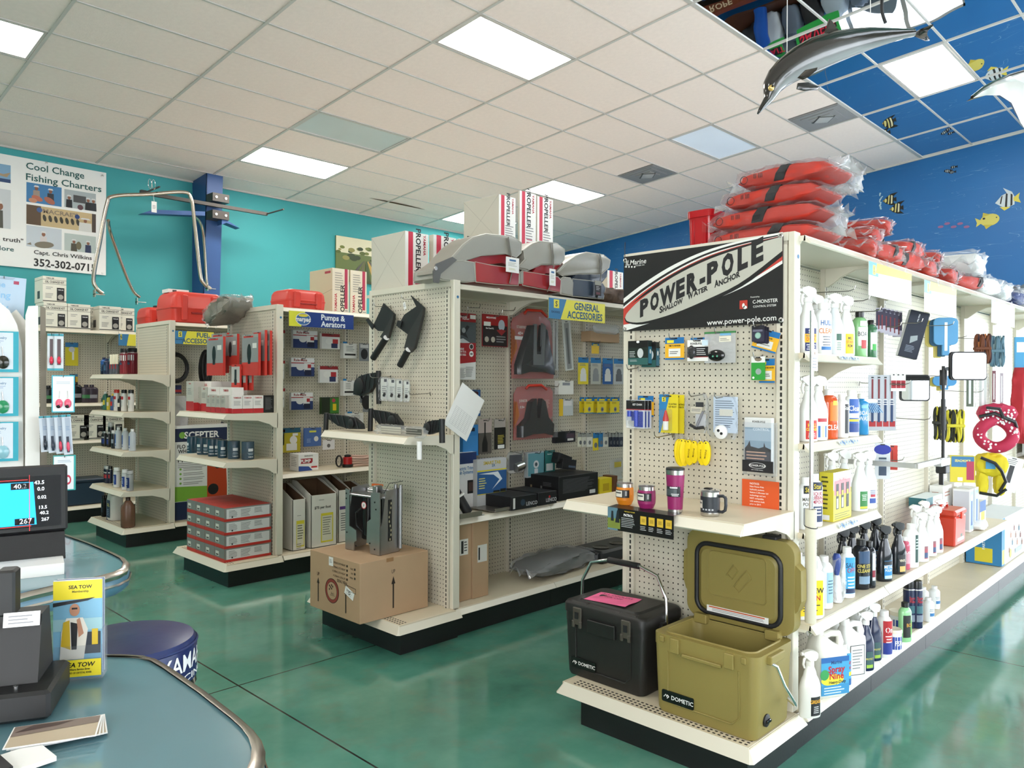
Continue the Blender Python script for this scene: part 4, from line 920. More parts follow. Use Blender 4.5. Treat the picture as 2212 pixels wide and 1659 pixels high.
Lred=[('p',[(-.3,0),(.3,0),(.3,.95),(-.3,.6)],'c8261c'),('r',0,.42,.62,.80,'c3271d'),('t','HULL',.02,.62,.16,'f0d822'),('t','CLEANER',.02,.44,.12,'f0d822'),('l',.0,.26,.4,3,.07,'f0dada')]
Lred=Lred[1:]
on(spray('red and yellow labelled white trigger sprayer, near end of second side shelf',WB,'f2f2f0',Lred,h=.28),1746,Z2)
on(spray('white trigger sprayer with red, white and blue bar label, second side shelf',WB,'f2f2f0',[('r',0,.5,.62,.9,'f2f2f2'),('r',0,.8,.62,.16,'b8303a'),('r',-.15,.3,.12,.5,'2c6cb4'),('r',.05,.3,.12,.5,'e8d8a0'),('r',.22,.3,.1,.5,'2c6cb4')],h=.28),1768,Z2)
on(capbottle('clear bottle of orange liquid cleaner with white cap, second side shelf',mat('orange_liquid',(.62,.09,.02),.12),'f0f0ee',[('r',.1,.62,.6,.5,'e07a20'),('t','CLEAN',.1,.2,.14,'f2f2f2'),('r',.1,.85,.3,.12,'f0c030')],h=.235,R=.040,sy=.8,lh=.7),1791,Z2)
on(capbottle('slim white bottle with black side label on the second side shelf','eceeee','f4f4f2',[('r',.08,.5,.36,.95,'1a1c20'),('t','Star',.08,.85,.12,'e0e0e0')],h=.21,R=.030,lh=.66),1818,Z2,1.36)
on(capbottle('white bottle with blue and yellow cleaner label on the second side shelf','eef0f0','f4f4f2',[('r',0,.5,.72,.98,'2458a8'),('t','Clean',0,.72,.16,'f2f2f2'),('r',0,.50,.72,.14,'d8dee2'),('r',0,.36,.72,.07,'e8c830'),('r',0,.14,.72,.26,'1c3f86')],h=.23,R=.038,sy=.7,lh=.68),1839,Z2,1.36)
on(capbottle('blue boat wash bottle on the second side shelf',mat('blue_liquid',(.02,.22,.48),.15),'f2f2f0',[('t','BOAT',0,.6,.14,'e6eef4'),('t','WASH',0,.42,.14,'e6eef4'),('r',0,.8,.5,.1,'7fc0dc')],h=.21,R=.036,sy=.7,lh=.7),1861,Z2,1.37)
# blue tinted hand brush on its side
r=thing('scrub_brush','white brush head with pale blue bristles leaning past the blue wash bottle','brush',(0,0,0));on(r,1876,Z2+.0,1.35)
MB().box(-.045,-.02,.150,.04,.02,.170,WHITE,ch=.006).tube([(-.03,0,0),(-.03,0,.15)],.010,WHITE,8).build('brush_handle',r,40)
b=MB()
for i in range(9):
    for j in range(3):b.cyl((-.04+.009*i,-.014+.013*j,.15),(-.03+.012*i,-.018+.016*j,.105),.0022,P('6c9ccc'),4)
b.build('bristles',r)['kind']='stuff'
on(capbottle('white polish bottle with brown marine polish label, third side shelf','eef0f0','f4f4f2',[('r',0,.88,.66,.2,'17191c'),('d',0,0,0,'000000')][:1]+[('t','Star',0,.88,.12,'d8c030'),('t','MARINE',0,.64,.09,'4c4538'),('t','POLISH',0,.52,.09,'4c4538'),('r',0,.22,.66,.42,'8c8d8e'),('l',0,.36,.5,3,.08,'e6e6e6')],h=.232,R=.036,sy=.75,lh=.72),1740,Z3,1.36)
on(capbottle('white rubbing compound bottle with navy lower label, third side shelf','eef0f0','f4f4f2',[('r',0,.88,.66,.2,'1b2340'),('t','Star',0,.88,.12,'d8c030'),('t','LIQUID',0,.70,.09,'b02a4a'),('t','RUBBING',0,.60,.09,'b02a4a'),('t','COMPOUND',0,.50,.09,'b02a4a'),('r',0,.20,.66,.38,'26345e'),('l',0,.34,.5,3,.08,'e6e6e6')],h=.240,R=.038,sy=.75,lh=.72),1759,Z3,1.36)
# yellow and pink care kit box with three windows
KW=[('r',0,.82,1,.36,'f0ebe4'),('r',0,.62,.9,.42,'d98088'),('r',0,.28,1,.50,'e3d23e'),('t','TEAK CARE KIT',0,.84,.055,'c87078',.8),('l',0,.14,.85,3,.045,'6b6a2c')]
for k in range(3):KW+=[('r',-.28+.28*k,.50,.15,.52,'181512'),('r',-.28+.28*k,.56,.10,.10,'cbb32a'),('r',-.28+.28*k,.36,.09,.20,('c9c4b8','e8e6e0','2c2420')[k])]
p=ony(1808,1110,1.36)
carton('care_kit_box','yellow and pink teak care kit box with three bottle windows, third side shelf','box',((p.x-.005,1.335,Z3),.205,.215,0),.06,'e3d23e',KW,[('r',0,.5,1,1,'d9cb3c'),('l',-.1,.9,.5,8,.09,'4b4a20'),('r',0,.08,.5,.10,'efefef')])
sg=on(spray('white trigger sprayer with green lower label beside the yellow kit box','e3e6e6','f2f2f0',[('r',.06,.45,.5,.85,'2f7d3c'),('l',.06,.7,.34,4,.08,'d8ecd8'),('r',.06,.1,.5,.1,'d6c93a')],h=.28),1858,Z3)
on(spray('white trigger sprayer with small red and blue marks right of the green labelled one','e3e6e6','f2f2f0',[('r',.06,.3,.4,.24,'2a4c9c'),('r',.06,.55,.3,.12,'b83040'),('l',.06,.8,.34,3,.08,'5c6c9c')],h=.28),1877,Z3)
for k,px in enumerate((1797,1824)):cp(sg,'white trigger sprayer standing behind the yellow kit box, %s from the left'%ORD[k],px,Z3,1.48)
# fourth shelf
on(jug('white gallon jug with yellow mildew label at the near end of the fourth side shelf','e9eae8','f2f2f0',[('r',.0,.5,.8,.95,'f0d21c'),('t','MILDEW',0,.70,.14,'1c1c1c'),('t','STAIN',0,.50,.14,'c03a1c'),('l',0,.3,.6,3,.07,'2a2a2a')],.15,.10,.27),1740,Z4,1.36)
on(capbottle('white cylindrical bottle wrapped in clear film, fourth side shelf','e6e8e8','f4f4f2',[('r',.1,.5,.5,.9,'9cc0d4'),('l',.1,.7,.4,5,.09,'4f6f80')],h=.235,R=.038,lh=.62,neck=.84),1781,Z4,1.36)
r=on(thing('boat_plug_brush','white brush with blue neck in clear wrap between two white bottles','brush'),1809,Z4,1.35)
MB().lathe([(.022,0),(.024,.002),(.016,.11),(.010,.12)],P('e4e6e8'),n=14).build('brush_head',r,40);MB().lathe([(.010,.12),(.018,.165),(.018,.20),(.012,.215)],P('24408c'),n=14).build('neck',r,40)
pillow(.10,.06,.16,FILM,3);q=MB();pl=pillow(.20,.07,.06,FILM,31);q.add([(v[2]-.03,v[1],v[0]+.10)for v in pl.v],pl.f,FILM);q.build('clear_wrap',r,60)
on(capbottle('white bottle with bright blue salt remover label, fourth side shelf','e9ebeb','f4f4f2',[('r',0,.5,.72,.98,'3c9fd0'),('t','SALT',0,.78,.13,'1c2a5c'),('t','OFF',0,.64,.13,'b02a3a'),('l',0,.45,.5,4,.09,'dceaf2'),('r',0,.08,.7,.12,'1d2c50')],h=.245,R=.038,lh=.68,sy=.8),1831,Z4,1.35)
bk=on(capbottle('glossy black one-step cleaner bottle with grey label, fourth side shelf',mat('black_bottle',(.010,.012,.018),.12),'101012',[('r',0,.8,.7,.35,'2f4a6c'),('t','ONE STEP',0,.55,.10,'d8c45c'),('t','CLEANER',0,.42,.10,'d8c45c'),('r',0,.15,.7,.22,'7e98b0')],h=.25,R=.042,lh=.66,sy=.85),1861,Z4,1.36)
on(capbottle('slim glossy black bottle right of the black one-step cleaner',mat('black_bottle',(0,0,0)),'101012',[('r',.08,.5,.3,.8,'c9ccd4'),('r',.08,.3,.3,.2,'8c2a3a')],h=.235,R=.030,lh=.7),1879,Z4,1.34)
BB=mat('black_bottle',(0,0,0))
s=on(spray('black trigger sprayer with blue metal polish label on the fourth side shelf',BB,'151517',[('r',.04,.52,.56,.9,'2f86c4'),('r',.04,.85,.56,.2,'12141a'),('t','METAL',.04,.66,.16,'f2f2f2'),('t','POLISH',.04,.48,.12,'f2f2f2'),('r',.04,.14,.5,.16,'bfe0f0')],h=.275),1912,Z4,1.33)
on(spray('black trigger sprayer with cream vinyl protectant label on the fourth side shelf',BB,'151517',[('r',.04,.52,.50,.9,'1c1c20'),('t','VINYL',.04,.66,.14,'f0e6c8'),('r',.04,.2,.4,.3,'d8b46c')],h=.265),1942,Z4,1.33)
for k,px in enumerate((1822,1842,1868,1892)):cp(s,'black trigger sprayer in the rear row of the fourth side shelf, %s from the left'%ORD[k],px,Z4,1.45)
on(capbottle('pink window cleaner bottle between black sprayers and a white bottle',mat('pink_liquid',(.55,.10,.16),.15),'e8e8e8',[('r',0,.4,.6,.5,'d6a0ac'),('t','GLASS',0,.7,.12,'ffffff')],h=.18,R=.028),1955,Z4,1.34)
on(capbottle('white square-shouldered bottle with dark green strip, fourth side shelf','eceeed','f4f4f2',[('r',.15,.5,.26,.9,'24463e'),('l',.15,.8,.2,4,.1,'c0d0c8')],h=.245,R=.042,lh=.66,sy=.75),1969,Z4,1.33)
ws=None
for k,(px,y)in enumerate(((1978,1.44),(1992,1.33),(1998,1.45),(2010,1.34),(2024,1.34),(2033,1.40))):
    L_='white trigger sprayer in the cluster left of the red kit case, %s from the left'%ORD[k]
    if ws is None:ws=on(spray(L_,'e4e5e4','f2f2f0',[('r',.1,.45,.28,.7,'a8505c'),('r',.1,.3,.28,.3,'3c5078'),('l',.1,.8,.3,2,.09,'777777')],h=.27),px,Z4,y)
    else:cp(ws,L_,px,Z4,y)
# red kit case
p=ony(2062,1165,1.33);r=thing('kit_case','red plastic carry case with a white picture label, fourth side shelf','case',(p.x,1.30,Z4))
RD=mat('red_case',(.55,.045,.02),.35)
MB().box(-.11,0,0,.11,.18,.175,RD,ch=.008,tap=-.004).build('case_body',r);MB().box(-.12,-.008,.175,.12,.188,.215,RD,ch=.012).build('case_lid',r,30)
MB().tube([(-.07,.09,.213),(-.06,.09,.232),(.06,.09,.232),(.07,.09,.213)],.008,RD,8).build('handle',r,40);MB().box(-.02,-.016,.16,.02,-.004,.20,P('d8452c'),ch=.003).build('latch',r)
b=MB();apply(b,[('r',.05,.45,.62,.62,'dfe3e6'),('r',.05,.45,.5,.3,'8da0ae'),('r',.05,.68,.3,.08,'b83a2c'),('d',-.05,.5,.1,'4b6a80'),('r',.1,.38,.2,.22,'5c6a5c')],.22,.175,-.0005);b.build('picture_label',r)
SKI=[('r',0,.72,1,.56,'f0efec'),('r',0,.25,1,.5,'b8705c'),('r',0,.3,.5,.3,'dcdcdc'),('l',0,.85,.6,2,.07,'c09080')]
for k,px in enumerate((2046,2070)):
    p=ony(px,1100,1.49);carton('white_carton','white and rust retail carton behind the red kit case, %s of two'%('left one','right one')[k],'box',((p.x,1.49,Z4),.20,.30,0),.08,'ececea',SKI,SKI)
for k,px in enumerate((2099,2110)):
    p=ony(px,1100,1.36);carton('tall_carton','tall white carton with blue bottle picture, %s right of the red kit case'%('directly','second')[k],'box',((p.x,1.36,Z4),.09,.28,0),.10,'e8eaec',[('r',0,.5,.9,.9,'a9bcd4'),('r',0,.45,.4,.6,'3c5c94'),('d',0,.8,.08,'e6eef6')],[('r',0,.5,.9,.9,'c9cdd6')])
p=ony(2126,1125,1.38);carton('seal_box','small blue and yellow box near the far end of the fourth side shelf','box',((p.x+.05,1.40,Z4),.16,.15,0),.08,'e9e9e9',[('r',0,.75,1,.5,'2a5c9c'),('r',0,.3,.6,.4,'e0d040')],[('r',0,.5,1,1,'d9dde0')])
p=ony(2118,1140,1.34);r=tag(pillow(.16,.08,.06,PAPER,5).build('folded_cloth_pack',None,60),'white folded cloth pack at the end of the fourth side shelf','pack');r.location=(p.x,1.35,Z4)
p=ony(1990,1060,1.5);carton('flat_carton','flat teal and white carton lying behind the white sprayers','box',((p.x+.2,1.48,Z4+.20),.34,.06,0),.10,'e6eef0',[('r',-.3,.5,.4,1,'2f6f78')],[('r',0,.5,1,1,'2f6f78')])
# ---- bottom deck
on(spray('tall white trigger bottle with black label at the near end of the bottom deck','e0dfd8','e6e4dc',[('r',.12,.42,.5,.8,'16181a'),('t','GREASE',.12,.62,.15,'f0b020'),('l',.12,.4,.3,4,.08,'cfcfcf')],h=.265,R=.046),1752,Z5,1.285)
on(jug('white gallon jug with blue, yellow and red label, largest on the bottom deck','e4e2d8','e6e4dc',[('r',0,.5,1,1,'4aa0cc'),('r',0,.93,1,.14,'2c66a8'),('t','Marine',.05,.86,.09,'1d3a70'),('t','Spray',.05,.68,.17,'b8202c'),('t','Nine',.05,.50,.17,'b8202c'),('d',-.1,.40,.30,'f0dc3c',1.2,.5),('t','Spray',.05,.68,.17,'b8202c'),('t','Nine',.05,.50,.17,'b8202c'),('t','Heavy-Duty',.08,.34,.08,'1c1c1c'),('d',-.38,.55,.14,'3f9c58'),('r',0,.14,1,.26,'3f8fc0'),('l',0,.2,.8,3,.07,'cfe6f2')],.165,.11,.285),1787,Z5,1.33)
sn=None
for k,(px,y)in enumerate(((1758,1.42),(1777,1.46),(1806,1.42))):
    L_='white trigger sprayer with green collar behind the big blue labelled jug, %s from the left'%ORD[k]
    if sn is None:sn=on(spray(L_,'e6e6e0','eeeeea',[('r',0,.5,.7,.8,'e6e6e6')],h=.29,collar='1d7f3e'),px,Z5,y)
    else:cp(sn,L_,px,Z5,y)
on(capbottle('white bottle with the same blue and red label just right of the large jug','e6e6e0','eeeeea',[('r',0,.5,.72,.98,'4aa0cc'),('t','Spray',0,.72,.14,'b8202c'),('t','Nine',0,.56,.14,'b8202c'),('r',0,.35,.7,.12,'f0dc3c'),('r',0,.1,.7,.2,'2c66a8')],h=.20,R=.036,lh=.7),1822,Z5,1.31)
on(jug('white bottle with grip handle and boxed black outline label on the bottom deck','ececea','f2f2f0',[('r',0,.5,.7,.9,'2a2a2a'),('r',0,.5,.64,.86,'ececea'),('l',0,.8,.5,7,.09,'8b8b8b')],.13,.09,.265),1839,Z5,1.33)
on(jug('white bottle with yellow patch label standing behind the outlined one','ececea','f2f2f0',[('r',.1,.5,.4,.5,'e8dc70')],.13,.09,.27),1853,Z5,1.43)
NV=mat('navy_bottle',(.010,.018,.06),.15)
nv=on(spray('navy trigger sprayer with white head, frontmost of three on the bottom deck',NV,'ededeb',[('r',.05,.45,.4,.8,'3c5a5c'),('t','PROTECT',.05,.5,.09,'d8c85c'),('r',.05,.15,.4,.15,'9cc048')],h=.275),1872,Z5,1.31)
cp(nv,'navy trigger sprayer with white head, right one of three on the bottom deck',1889,Z5,1.33);cp(nv,'navy trigger sprayer with white head, rear left one of three on the bottom deck',1850,Z5,1.50)
on(capbottle('white bottle with red and blue label reading On on the bottom deck','e9e9e6','f0f0ee',[('r',0,.62,.78,.62,'b4242c'),('t','On',0,.68,.16,'f4f4f4'),('l',0,.5,.5,3,.08,'f0d0d0'),('r',0,.16,.78,.32,'24368c')],h=.24,R=.036,lh=.72,capr=.55),1912,Z5,1.31)
for k,(px,y,h,w)in enumerate(((1932,1.31,.105,.038),(1943,1.37,.125,.046))):
    r=thing('filler_tub',('small','larger')[k]+' blue and white screw-top tub on the bottom deck','tub');on(r,px,Z5,y)
    MB().lathe([(w*.9,0),(w,.004),(w,h*.84)],P('e8e9ea'),n=24).build('tub_body',r,40);MB().lathe([(w*1.07,h*.84),(w*1.07,h-.006),(w,h),(w*.9,h-.003),(0,h-.003)],P('e6dcc8'),n=24).build('lid',r,40);MB().disc(0,0,w*.8,P('c08a5c'),0,0).at(None)
    lab(w,h*.7,.004,[('r',0,.5,1.2,.85,'24429a'),('t','FSR',0,.5,.34,'f2f2f2')]).build('label',r)
on(capbottle('clear bottle of pale green gel with black label on the bottom deck',mat('pale_green_gel',(.30,.62,.30),.12),'131313',[('r',-.1,.45,.6,.8,'191d1a'),('r',.32,.4,.3,.5,'6fae50'),('t','BOAT',.2,.5,.13,'d8a040')],h=.215,R=.036,lh=.66,sy=.7),1957,Z5,1.31)
aa=on(aerosol('navy aerosol can with black cap and red lettering, right one of the pair','1a2448','131315',[('t','Spray',0,.84,.09,'c03038'),('t','Nine',0,.74,.09,'c03038'),('r',0,.5,.7,.22,'3e6a74'),('r',0,.24,.7,.2,'7d8796')],h=.255,R=.031),1982,Z5,1.34)
cp(aa,'navy aerosol can with black cap directly behind the green gel bottle',1966,Z5,1.37)
for k,(px,y)in enumerate(((1996,1.42),(2007,1.33),(2020,1.38))):on(capbottle('small white bottle with blue fill mark near the aerosols, %s of three'%ORD[k],'e4e6e6','e6e8e8',[('r',.1,.35,.6,.2,'3c78b0'),('l',0,.7,.5,2,.1,'9aa4aa')],h=.14,R=.031),px,Z5,y)
# ---- aisle signs hanging from the top shelf edge
for k,(x0,y0,x1,y1)in enumerate(((1877,578,1969,648),(1997,615,2066,680),(2142,655,2192,702))):
    loc,w,h,rz=rectS(1.285,x0,y0,x1,y1)+(0,)
    r=thing('aisle_sign','white aisle sign with yellow and blue top, %s along the side shelves'%('nearest','middle','farthest')[k],'sign',loc)
    b=MB().box(-w/2,0,0,w/2,.002,h,P('f4f4f2',.3));apply(b,[('r',-.40,.80,.2,.40,'5ca0cc'),('p',[(-.33,1),(.5,1),(.5,.78),(-.36,.70)],'e9dc3c'),('r',-.39,.78,.06,.28,'e9dc3c'),('t','S',-.39,.78,.14,'3a4a50')],w,h);b.build('sign_board',r)
    for sx in(-.1,.35):MB().box(sx*w-.012,-.004,h-.012,sx*w+.012,.0,h+.03,CLEAR).build('sign_clip',r)
# ---- goods hanging on the back pegboard, near section
def hangS(name,label,cat,px0,py0,px1,py1,y,spec,bg,**k):return pack(name,label,cat,('C',y,px0,py0,px1,py1),spec,bg,**k)
BR=[('r',0,.6,1,.7,'2a2340'),('r',-.2,.4,.12,.6,'7c2430'),('r',.15,.4,.12,.6,'7c2430'),('l',0,.9,.6,2,.05,'b0b0c0')]
for k in range(5):hangS('brush_pack','dark maroon and navy swab pack beside the top side shelf, %s from front'%ORD[k],'pack',1893+9*k,665+2*k,1912+9*k,716+3*k,1.40+.02*k,BR,'b8b4c4',hk=None)
for k in range(4):hangS('long_brush_pack','long clear pack with red and blue brush handles, %s from the left beside shelf two'%ORD[k],'pack',1876+14*k,810,1893+14*k,930,1.40+.02*k,[('r',0,.12,.8,.10,'b02830'),('r',0,.35,.30,.4,'24406c'),('r',0,.75,.22,.35,'7a2832'),('l',0,.55,.7,3,.04,'e6e6ea')],'b9bdc6',hk=None)
hangS('blue_glove_pack','round blue pad pack beside the third side shelf','pack',1891,957,1922,1035,1.42,[('d',0,.82,.14,'22309c',1.6),('r',0,.35,.5,.5,'3c4c64'),('r',0,.45,.5,.2,'b6bcc4')],'d6d9de')
hangS('red_glove_pack','red work glove pack right of the round blue pad pack','pack',1917,962,1938,1015,1.42,[('r',0,.5,.8,.9,'c03428'),('r',0,.5,.1,.6,'8c2018')],'c03428')
for k in range(3):hangS('red_knob_card','white card with red knobs on the hooks near the square mirror, %s of three'%ORD[k],'card',1925+10*k,808,1936+10*k,845,1.45,[('r',0,.4,.9,.45,'b02434'),('d',0,.4,.12,'7c1420')],'f0f0f0')
# ski mirror box, tilted
loc,w,h,rz=rectC(1.42,1945,672,1975,772)
o=carton('mirror_box','navy wide-view ski mirror box hanging at a tilt','box',(loc,.10,h*1.02,rz),.05,'1a2336',[('t','Wide View',0,.86,.03,'d6dae0',.9,0,-PI/2),('p',[(-.1,.3),(.25,.4),(.2,.5),(-.15,.45)],'9aa4a8'),('l',.0,.25,.5,5,.03,'8c96a8')],[('r',0,.5,1,1,'e4e6ea')])
o.rotation_euler.y=.26
def mirror(label,px,py,y,w,h,arm=None):
    p=ony(px,py,y);r=thing('ski_mirror',label,'mirror',p,-.9)
    b=MB();b.prism(rrect(w,h,.02),0,.02,INK);b.build('mirror_housing',r,40)
    MB().prism(rrect(w*.92,h*.90,.016),-.002,-.0005,mat('mirror_glass',(.85,.87,.88),.03,1,var=0)).build('mirror_glass',r)
    if arm:MB().tube(arm,.008,INK,8).build('mirror_arm',r,60)
    return r
mirror('square white-faced ski mirror with black rim hanging left of the tall clamp stand',1977,838,1.40,.16,.15,[(-.10,.02,.02),(-.14,.03,-.02)])
# clamp mirror on a tall black post
p=ony(2037,985,1.20);q=ony(2060,800,1.20)
r=thing('clamp_mirror','ski mirror on a tall black post clamped to a metal arm','mirror',p,0)
z0=p.z-p.z;zt=q.z-p.z
MB().cyl((0,0,-.03),(0,0,zt+.02),.008,INK,12).cyl((0,0,zt*.30),(0,0,zt*.66),.011,INK,12).cyl((0,0,zt*.82),(0,0,zt*1.0),.018,INK,12).build('post',r,40)
b=MB().at(RZ(-.8)@TR(.11,-.04,zt+.02));b.prism(rrect(.19,.15,.02),0,.02,INK);b.at(None);b.build('mirror_housing',r,40)
MB().at(RZ(-.8)@TR(.11,-.044,zt+.02)).prism(rrect(.175,.135,.016),-.002,0,mat('mirror_glass',(0,0,0))).at(None).build('mirror_glass',r)
MB().cyl((0,0,zt),(.07,-.02,zt+.01),.010,INK,10).build('knuckle',r);MB().box(-.09,-.02,-.05,.06,.02,-.01,ALU,ch=.003).box(-.04,-.025,-.09,.03,.025,-.05,INK,ch=.004).box(-.035,-.01,-.15,-.02,.01,-.09,INK).build('clamp',r)
# display arm that carries the clamp
MB().box(-.45,-.012,-.012,.02,.012,.012,ALU).build('display_arm',G1,loc=(p.x-.0,1.20,p.z-.02),rz=-.0)
MB().box(-.012,.0,-.012,.012,.40,.012,ALU).build('display_arm',G1,loc=(p.x-.44,1.20,p.z-.02))
# paddles
def board(label,px0,py0,px1,py1,y,cols,dz=1):
    loc,w,h,rz=rectC(y,px0,py0,px1,py1)
    r=thing('kick_board',label,'paddle board',loc,rz)
    out=rrect(w,h*.72,w*.22,6,0,h*.64)
    for k,c in enumerate(cols):
        MB().at(TR(-.018*k,.022*k,-.006*k)).prism(out,0,.02,P(c,.6)).box(-w*.16,.0,0,w*.16,.02,h*.30,P(c,.6),ch=.004).at(None).build('foam_layer',r,40)
    b=MB();b.plate(0,h*.5,w*.12,h*.75,P('f2f2f2'),0,.001);b.build('white_stripe',r);return r
board('large blue foam paddle with yellow backing, upper one on the side pegboard',2020,686,2067,768,1.42,('5c9ccc','2a5878','d8c66c'))
board('lower blue foam paddle mostly hidden by the clamp mirror',2018,812,2064,842,1.44,('4c94cc','cdbb5c'))
# ropes
def ropehank(label,px0,py0,px1,py1,y,cols,n=9):
    loc,w,h,rz=rectC(y,px0,py0,px1,py1)
    r=thing('rope_hank',label,'rope',loc,rz);rr=w/(n*1.6)
    for k in range(n):
        cx=-w*.42+w*.84*k/(n-1);b=MB();ww=w*.11
        b.tube([(cx+ww*math.cos(t)*(.6),-.02+.012*math.sin(3*t+k)+.03*((k*7)%3)/3,h*.5+h*.48*math.sin(t))for t in[2*PI*i/16 for i in range(16)]],rr,P(cols[k%len(cols)],.75),6,closed=True);b.build('rope_strand',r,60)
    MB().box(-w*.5,-.035,h*.46,w*.5,.03,h*.56,P(cols[0],.7),ch=.004).build('binding',r)
    return r
ropehank('orange and brown tow rope hank, upper one near the far end',2106,722,2137,785,1.36,('6c3a20','3a2228','c87c4c'),8)
ropehank('pale blue rope hank in a clear bag right of the orange rope',2139,726,2165,792,1.37,('5c7c8c','4a6a7c','9cb4bc'),7)
ropehank('yellow and black dock line coil, left of the pair under the paddles',2017,878,2040,950,1.38,('2a2a20','c8bc30','26261e'),7)
ropehank('yellow and black dock line coil, right of the pair under the paddles',2043,885,2080,955,1.36,('cfc234','1f1f1a','cfc234','2c2c22'),9)
for k,(px0,py0,px1,py1,c)in enumerate(((2083,806,2106,884,'54604c'),(2111,806,2134,892,'c8ccc8'),(2141,795,2152,875,'7c3c48'),(2158,800,2168,880,'b0a0a8'))):
    partsbag('clear bagged %s hanging above the pink vest, %s from the left'%(('olive cord','white cord','maroon sleeve','pale sleeve')[k],ORD[k]),('C',1.40,px0,py0,px1,py1),[('r',0,.5,.6,.85,c),('r',0,.5,.2,.7,'efefef')],hk=False)
# pet life vests
def vest(label,px0,py0,px1,py1,y,col,dots=False):
    loc,w,h,rz=rectC(y,px0,py0,px1,py1)
    r=thing('pet_life_vest',label,'life vest',loc,rz)
    vm=P(col,.7)
    b=MB();N_=28
    b.tube([(w*.38*math.cos(t)*(1+.1*math.cos(2*t)),-.03+.02*math.sin(2*t),h*.36+h*.30*math.sin(t))for t in[2*PI*i/N_ for i in range(N_)]],w*.16,vm,10,closed=True);b.build('collar_ring',r,60)
    q=pillow(w*.95,.10,h*.42,vm,12);MB().add([(v[0]+w*.04,v[1]-.01,v[2]+h*.58)for v in q.v],q.f,vm).build('back_panel',r,60)
    e=MB()
    e.tube([(-w*.45,-.06,h*.72),(-w*.1,-.09,h*.80),(w*.4,-.08,h*.62),(w*.5,-.03,h*.50)],.012,INK,6);e.build('strap',r,60)
    e=MB();e.tube([(-w*.3,-.08,h*.92),(0,-.10,h*.90),(w*.1,-.10,h*.72)],.010,INK,6);e.build('strap',r,60)
    if dots:
        e=MB();rr=random.Random(4)
        for _ in range(70):
            a=rr.uniform(0,6.28);e.at(TR(w*.38*math.cos(a)*(1+.1*math.cos(2*a)),-.03-w*.165,h*.36+h*.30*math.sin(a))).disc(rr.uniform(-.02,.02),rr.uniform(-.02,.02),.007,WHITE,0,0,8)
        for _ in range(40):e.at(TR(rr.uniform(-.38,.42)*w,-.072,rr.uniform(.66,.92)*h)).disc(0,0,.007,WHITE,0,0,8)
        e.at(None);e.build('white_dots',r)['kind']='stuff'
    return r
vest('pink pet life vest with white dots hanging on the side pegboard',2110,872,2187,972,1.30,'b8284c',True)
loc,w,h,rz=rectC(1.34,2108,978,2172,1068)
r=thing('pet_life_vest','yellow pet life vest with black straps hanging below the pink one','life vest',loc,rz);YV=P('d9c620',.7)
q=pillow(w*.95,.12,h*.55,YV,8);MB().add([(v[0],v[1],v[2]+h*.45)for v in q.v],q.f,YV).build('back_panel',r,60)
for sx in(-1,1):q=pillow(h*.62,.09,w*.32,YV,9+sx);MB().add([(v[2]-w*.16+sx*w*.26,v[1],v[0]+h*.30)for v in q.v],q.f,YV).build('belly_flap',r,60)
for pts in([(-w*.4,-.08,h*.9),(0,-.09,h*.78),(w*.2,-.09,h*.6),(w*.35,-.07,h*.35),(w*.2,-.05,h*.1)],[(-w*.4,-.05,h*.05),(w*.1,-.06,h*.0),(w*.4,-.04,h*.15)]):MB().tube(pts,.011,INK,6).build('strap',r,60)
MB().plate(-.02,h*.72,.06,.05,P('3c8cb8'),-.07).build('brand_patch',r)
carton('flare_kit_pack','yellow and blue boxed pack hanging left of the yellow vest','pack',('C',1.40,2055,985,2104,1042),.06,'d8c838',[('r',0,.78,.9,.4,'3a78a8'),('t','SEACHOICE',0,.82,.09,'f0e060',.8),('r',.30,.45,.3,.7,'b03858'),('r',-.1,.12,.2,.14,'efefef')],[('r',0,.5,1,1,'c9cdd0')])
hangS('white_card','white instruction card leaning right of the yellow vest','card',2152,985,2190,1060,1.34,[('r',0,.5,.25,.5,'3a3a40'),('l',0,.9,.6,3,.05,'888888')],'e4e6e8',tilt=-.25)
r=thing('red_towel_bag','large red fabric bag hanging beyond the pink vest at the right edge','bag',ony(2204,958,1.40));q=pillow(.62,.10,.26,P('b0202c',.7),4);MB().add([(v[2]-.13,v[1],v[0]+.31)for v in q.v],q.f,P('b0202c',.7)).build('fabric_bag',r,60)
carton('blue_pack','tall blue retail pack at the right edge of the picture','pack',('C',1.42,2194,728,2216,838),.03,'4a9ccc',[('r',0,.2,.8,.2,'1d3c78'),('r',0,.8,.7,.2,'e8eef2')])
# platform box on the far deck and magazine-style carton behind
BP=[('r',0,.5,1,1,'cfd3d4'),('r',-.44,.5,.12,1,'2f7fb4'),('r',-.44,.18,.08,.3,'d8c830'),('d',0,.72,.16,'e6eaea'),('d',.25,.75,.12,'dfe6ea')]
rr=random.Random(2)
for k in range(9):x=-.2+.07*k;z=.25+.06*((k*5)%8);BP+=[('r',x,z,.05,.10,('8c5a44','b4785c','3c5c74','7c3c34')[k%4]),('d',x,z+.07,.025,'a4705c')]
BP+=[('d',-.15,.17,.10,'d8c84c'),('r',.2,.15,.3,.10,'9cb4c0')]
p=ony(2150,1200,1.26);carton('platform_box','large printed box of people on a water platform at the far right deck','box',((6.86,1.34,Z5+.002),.76,.345,0),.23,'cfd3d4',BP,[('r',0,.5,1,1,'2f7fb4'),('r',0,.2,.5,.3,'d8c830'),('t','PARTY PLATFORM',0,.6,.05,'e8f0f4',1,0,PI/2)])
carton('lettered_carton','grey carton lettered MAGN on a far shelf at the right edge','box',((8.6,1.35,.86),.7,.22,0),.2,'b9bbbb',[('t','MAGN',-.22,.5,.36,'5b6468'),('t','UM',.25,.5,.36,'5b6468')])
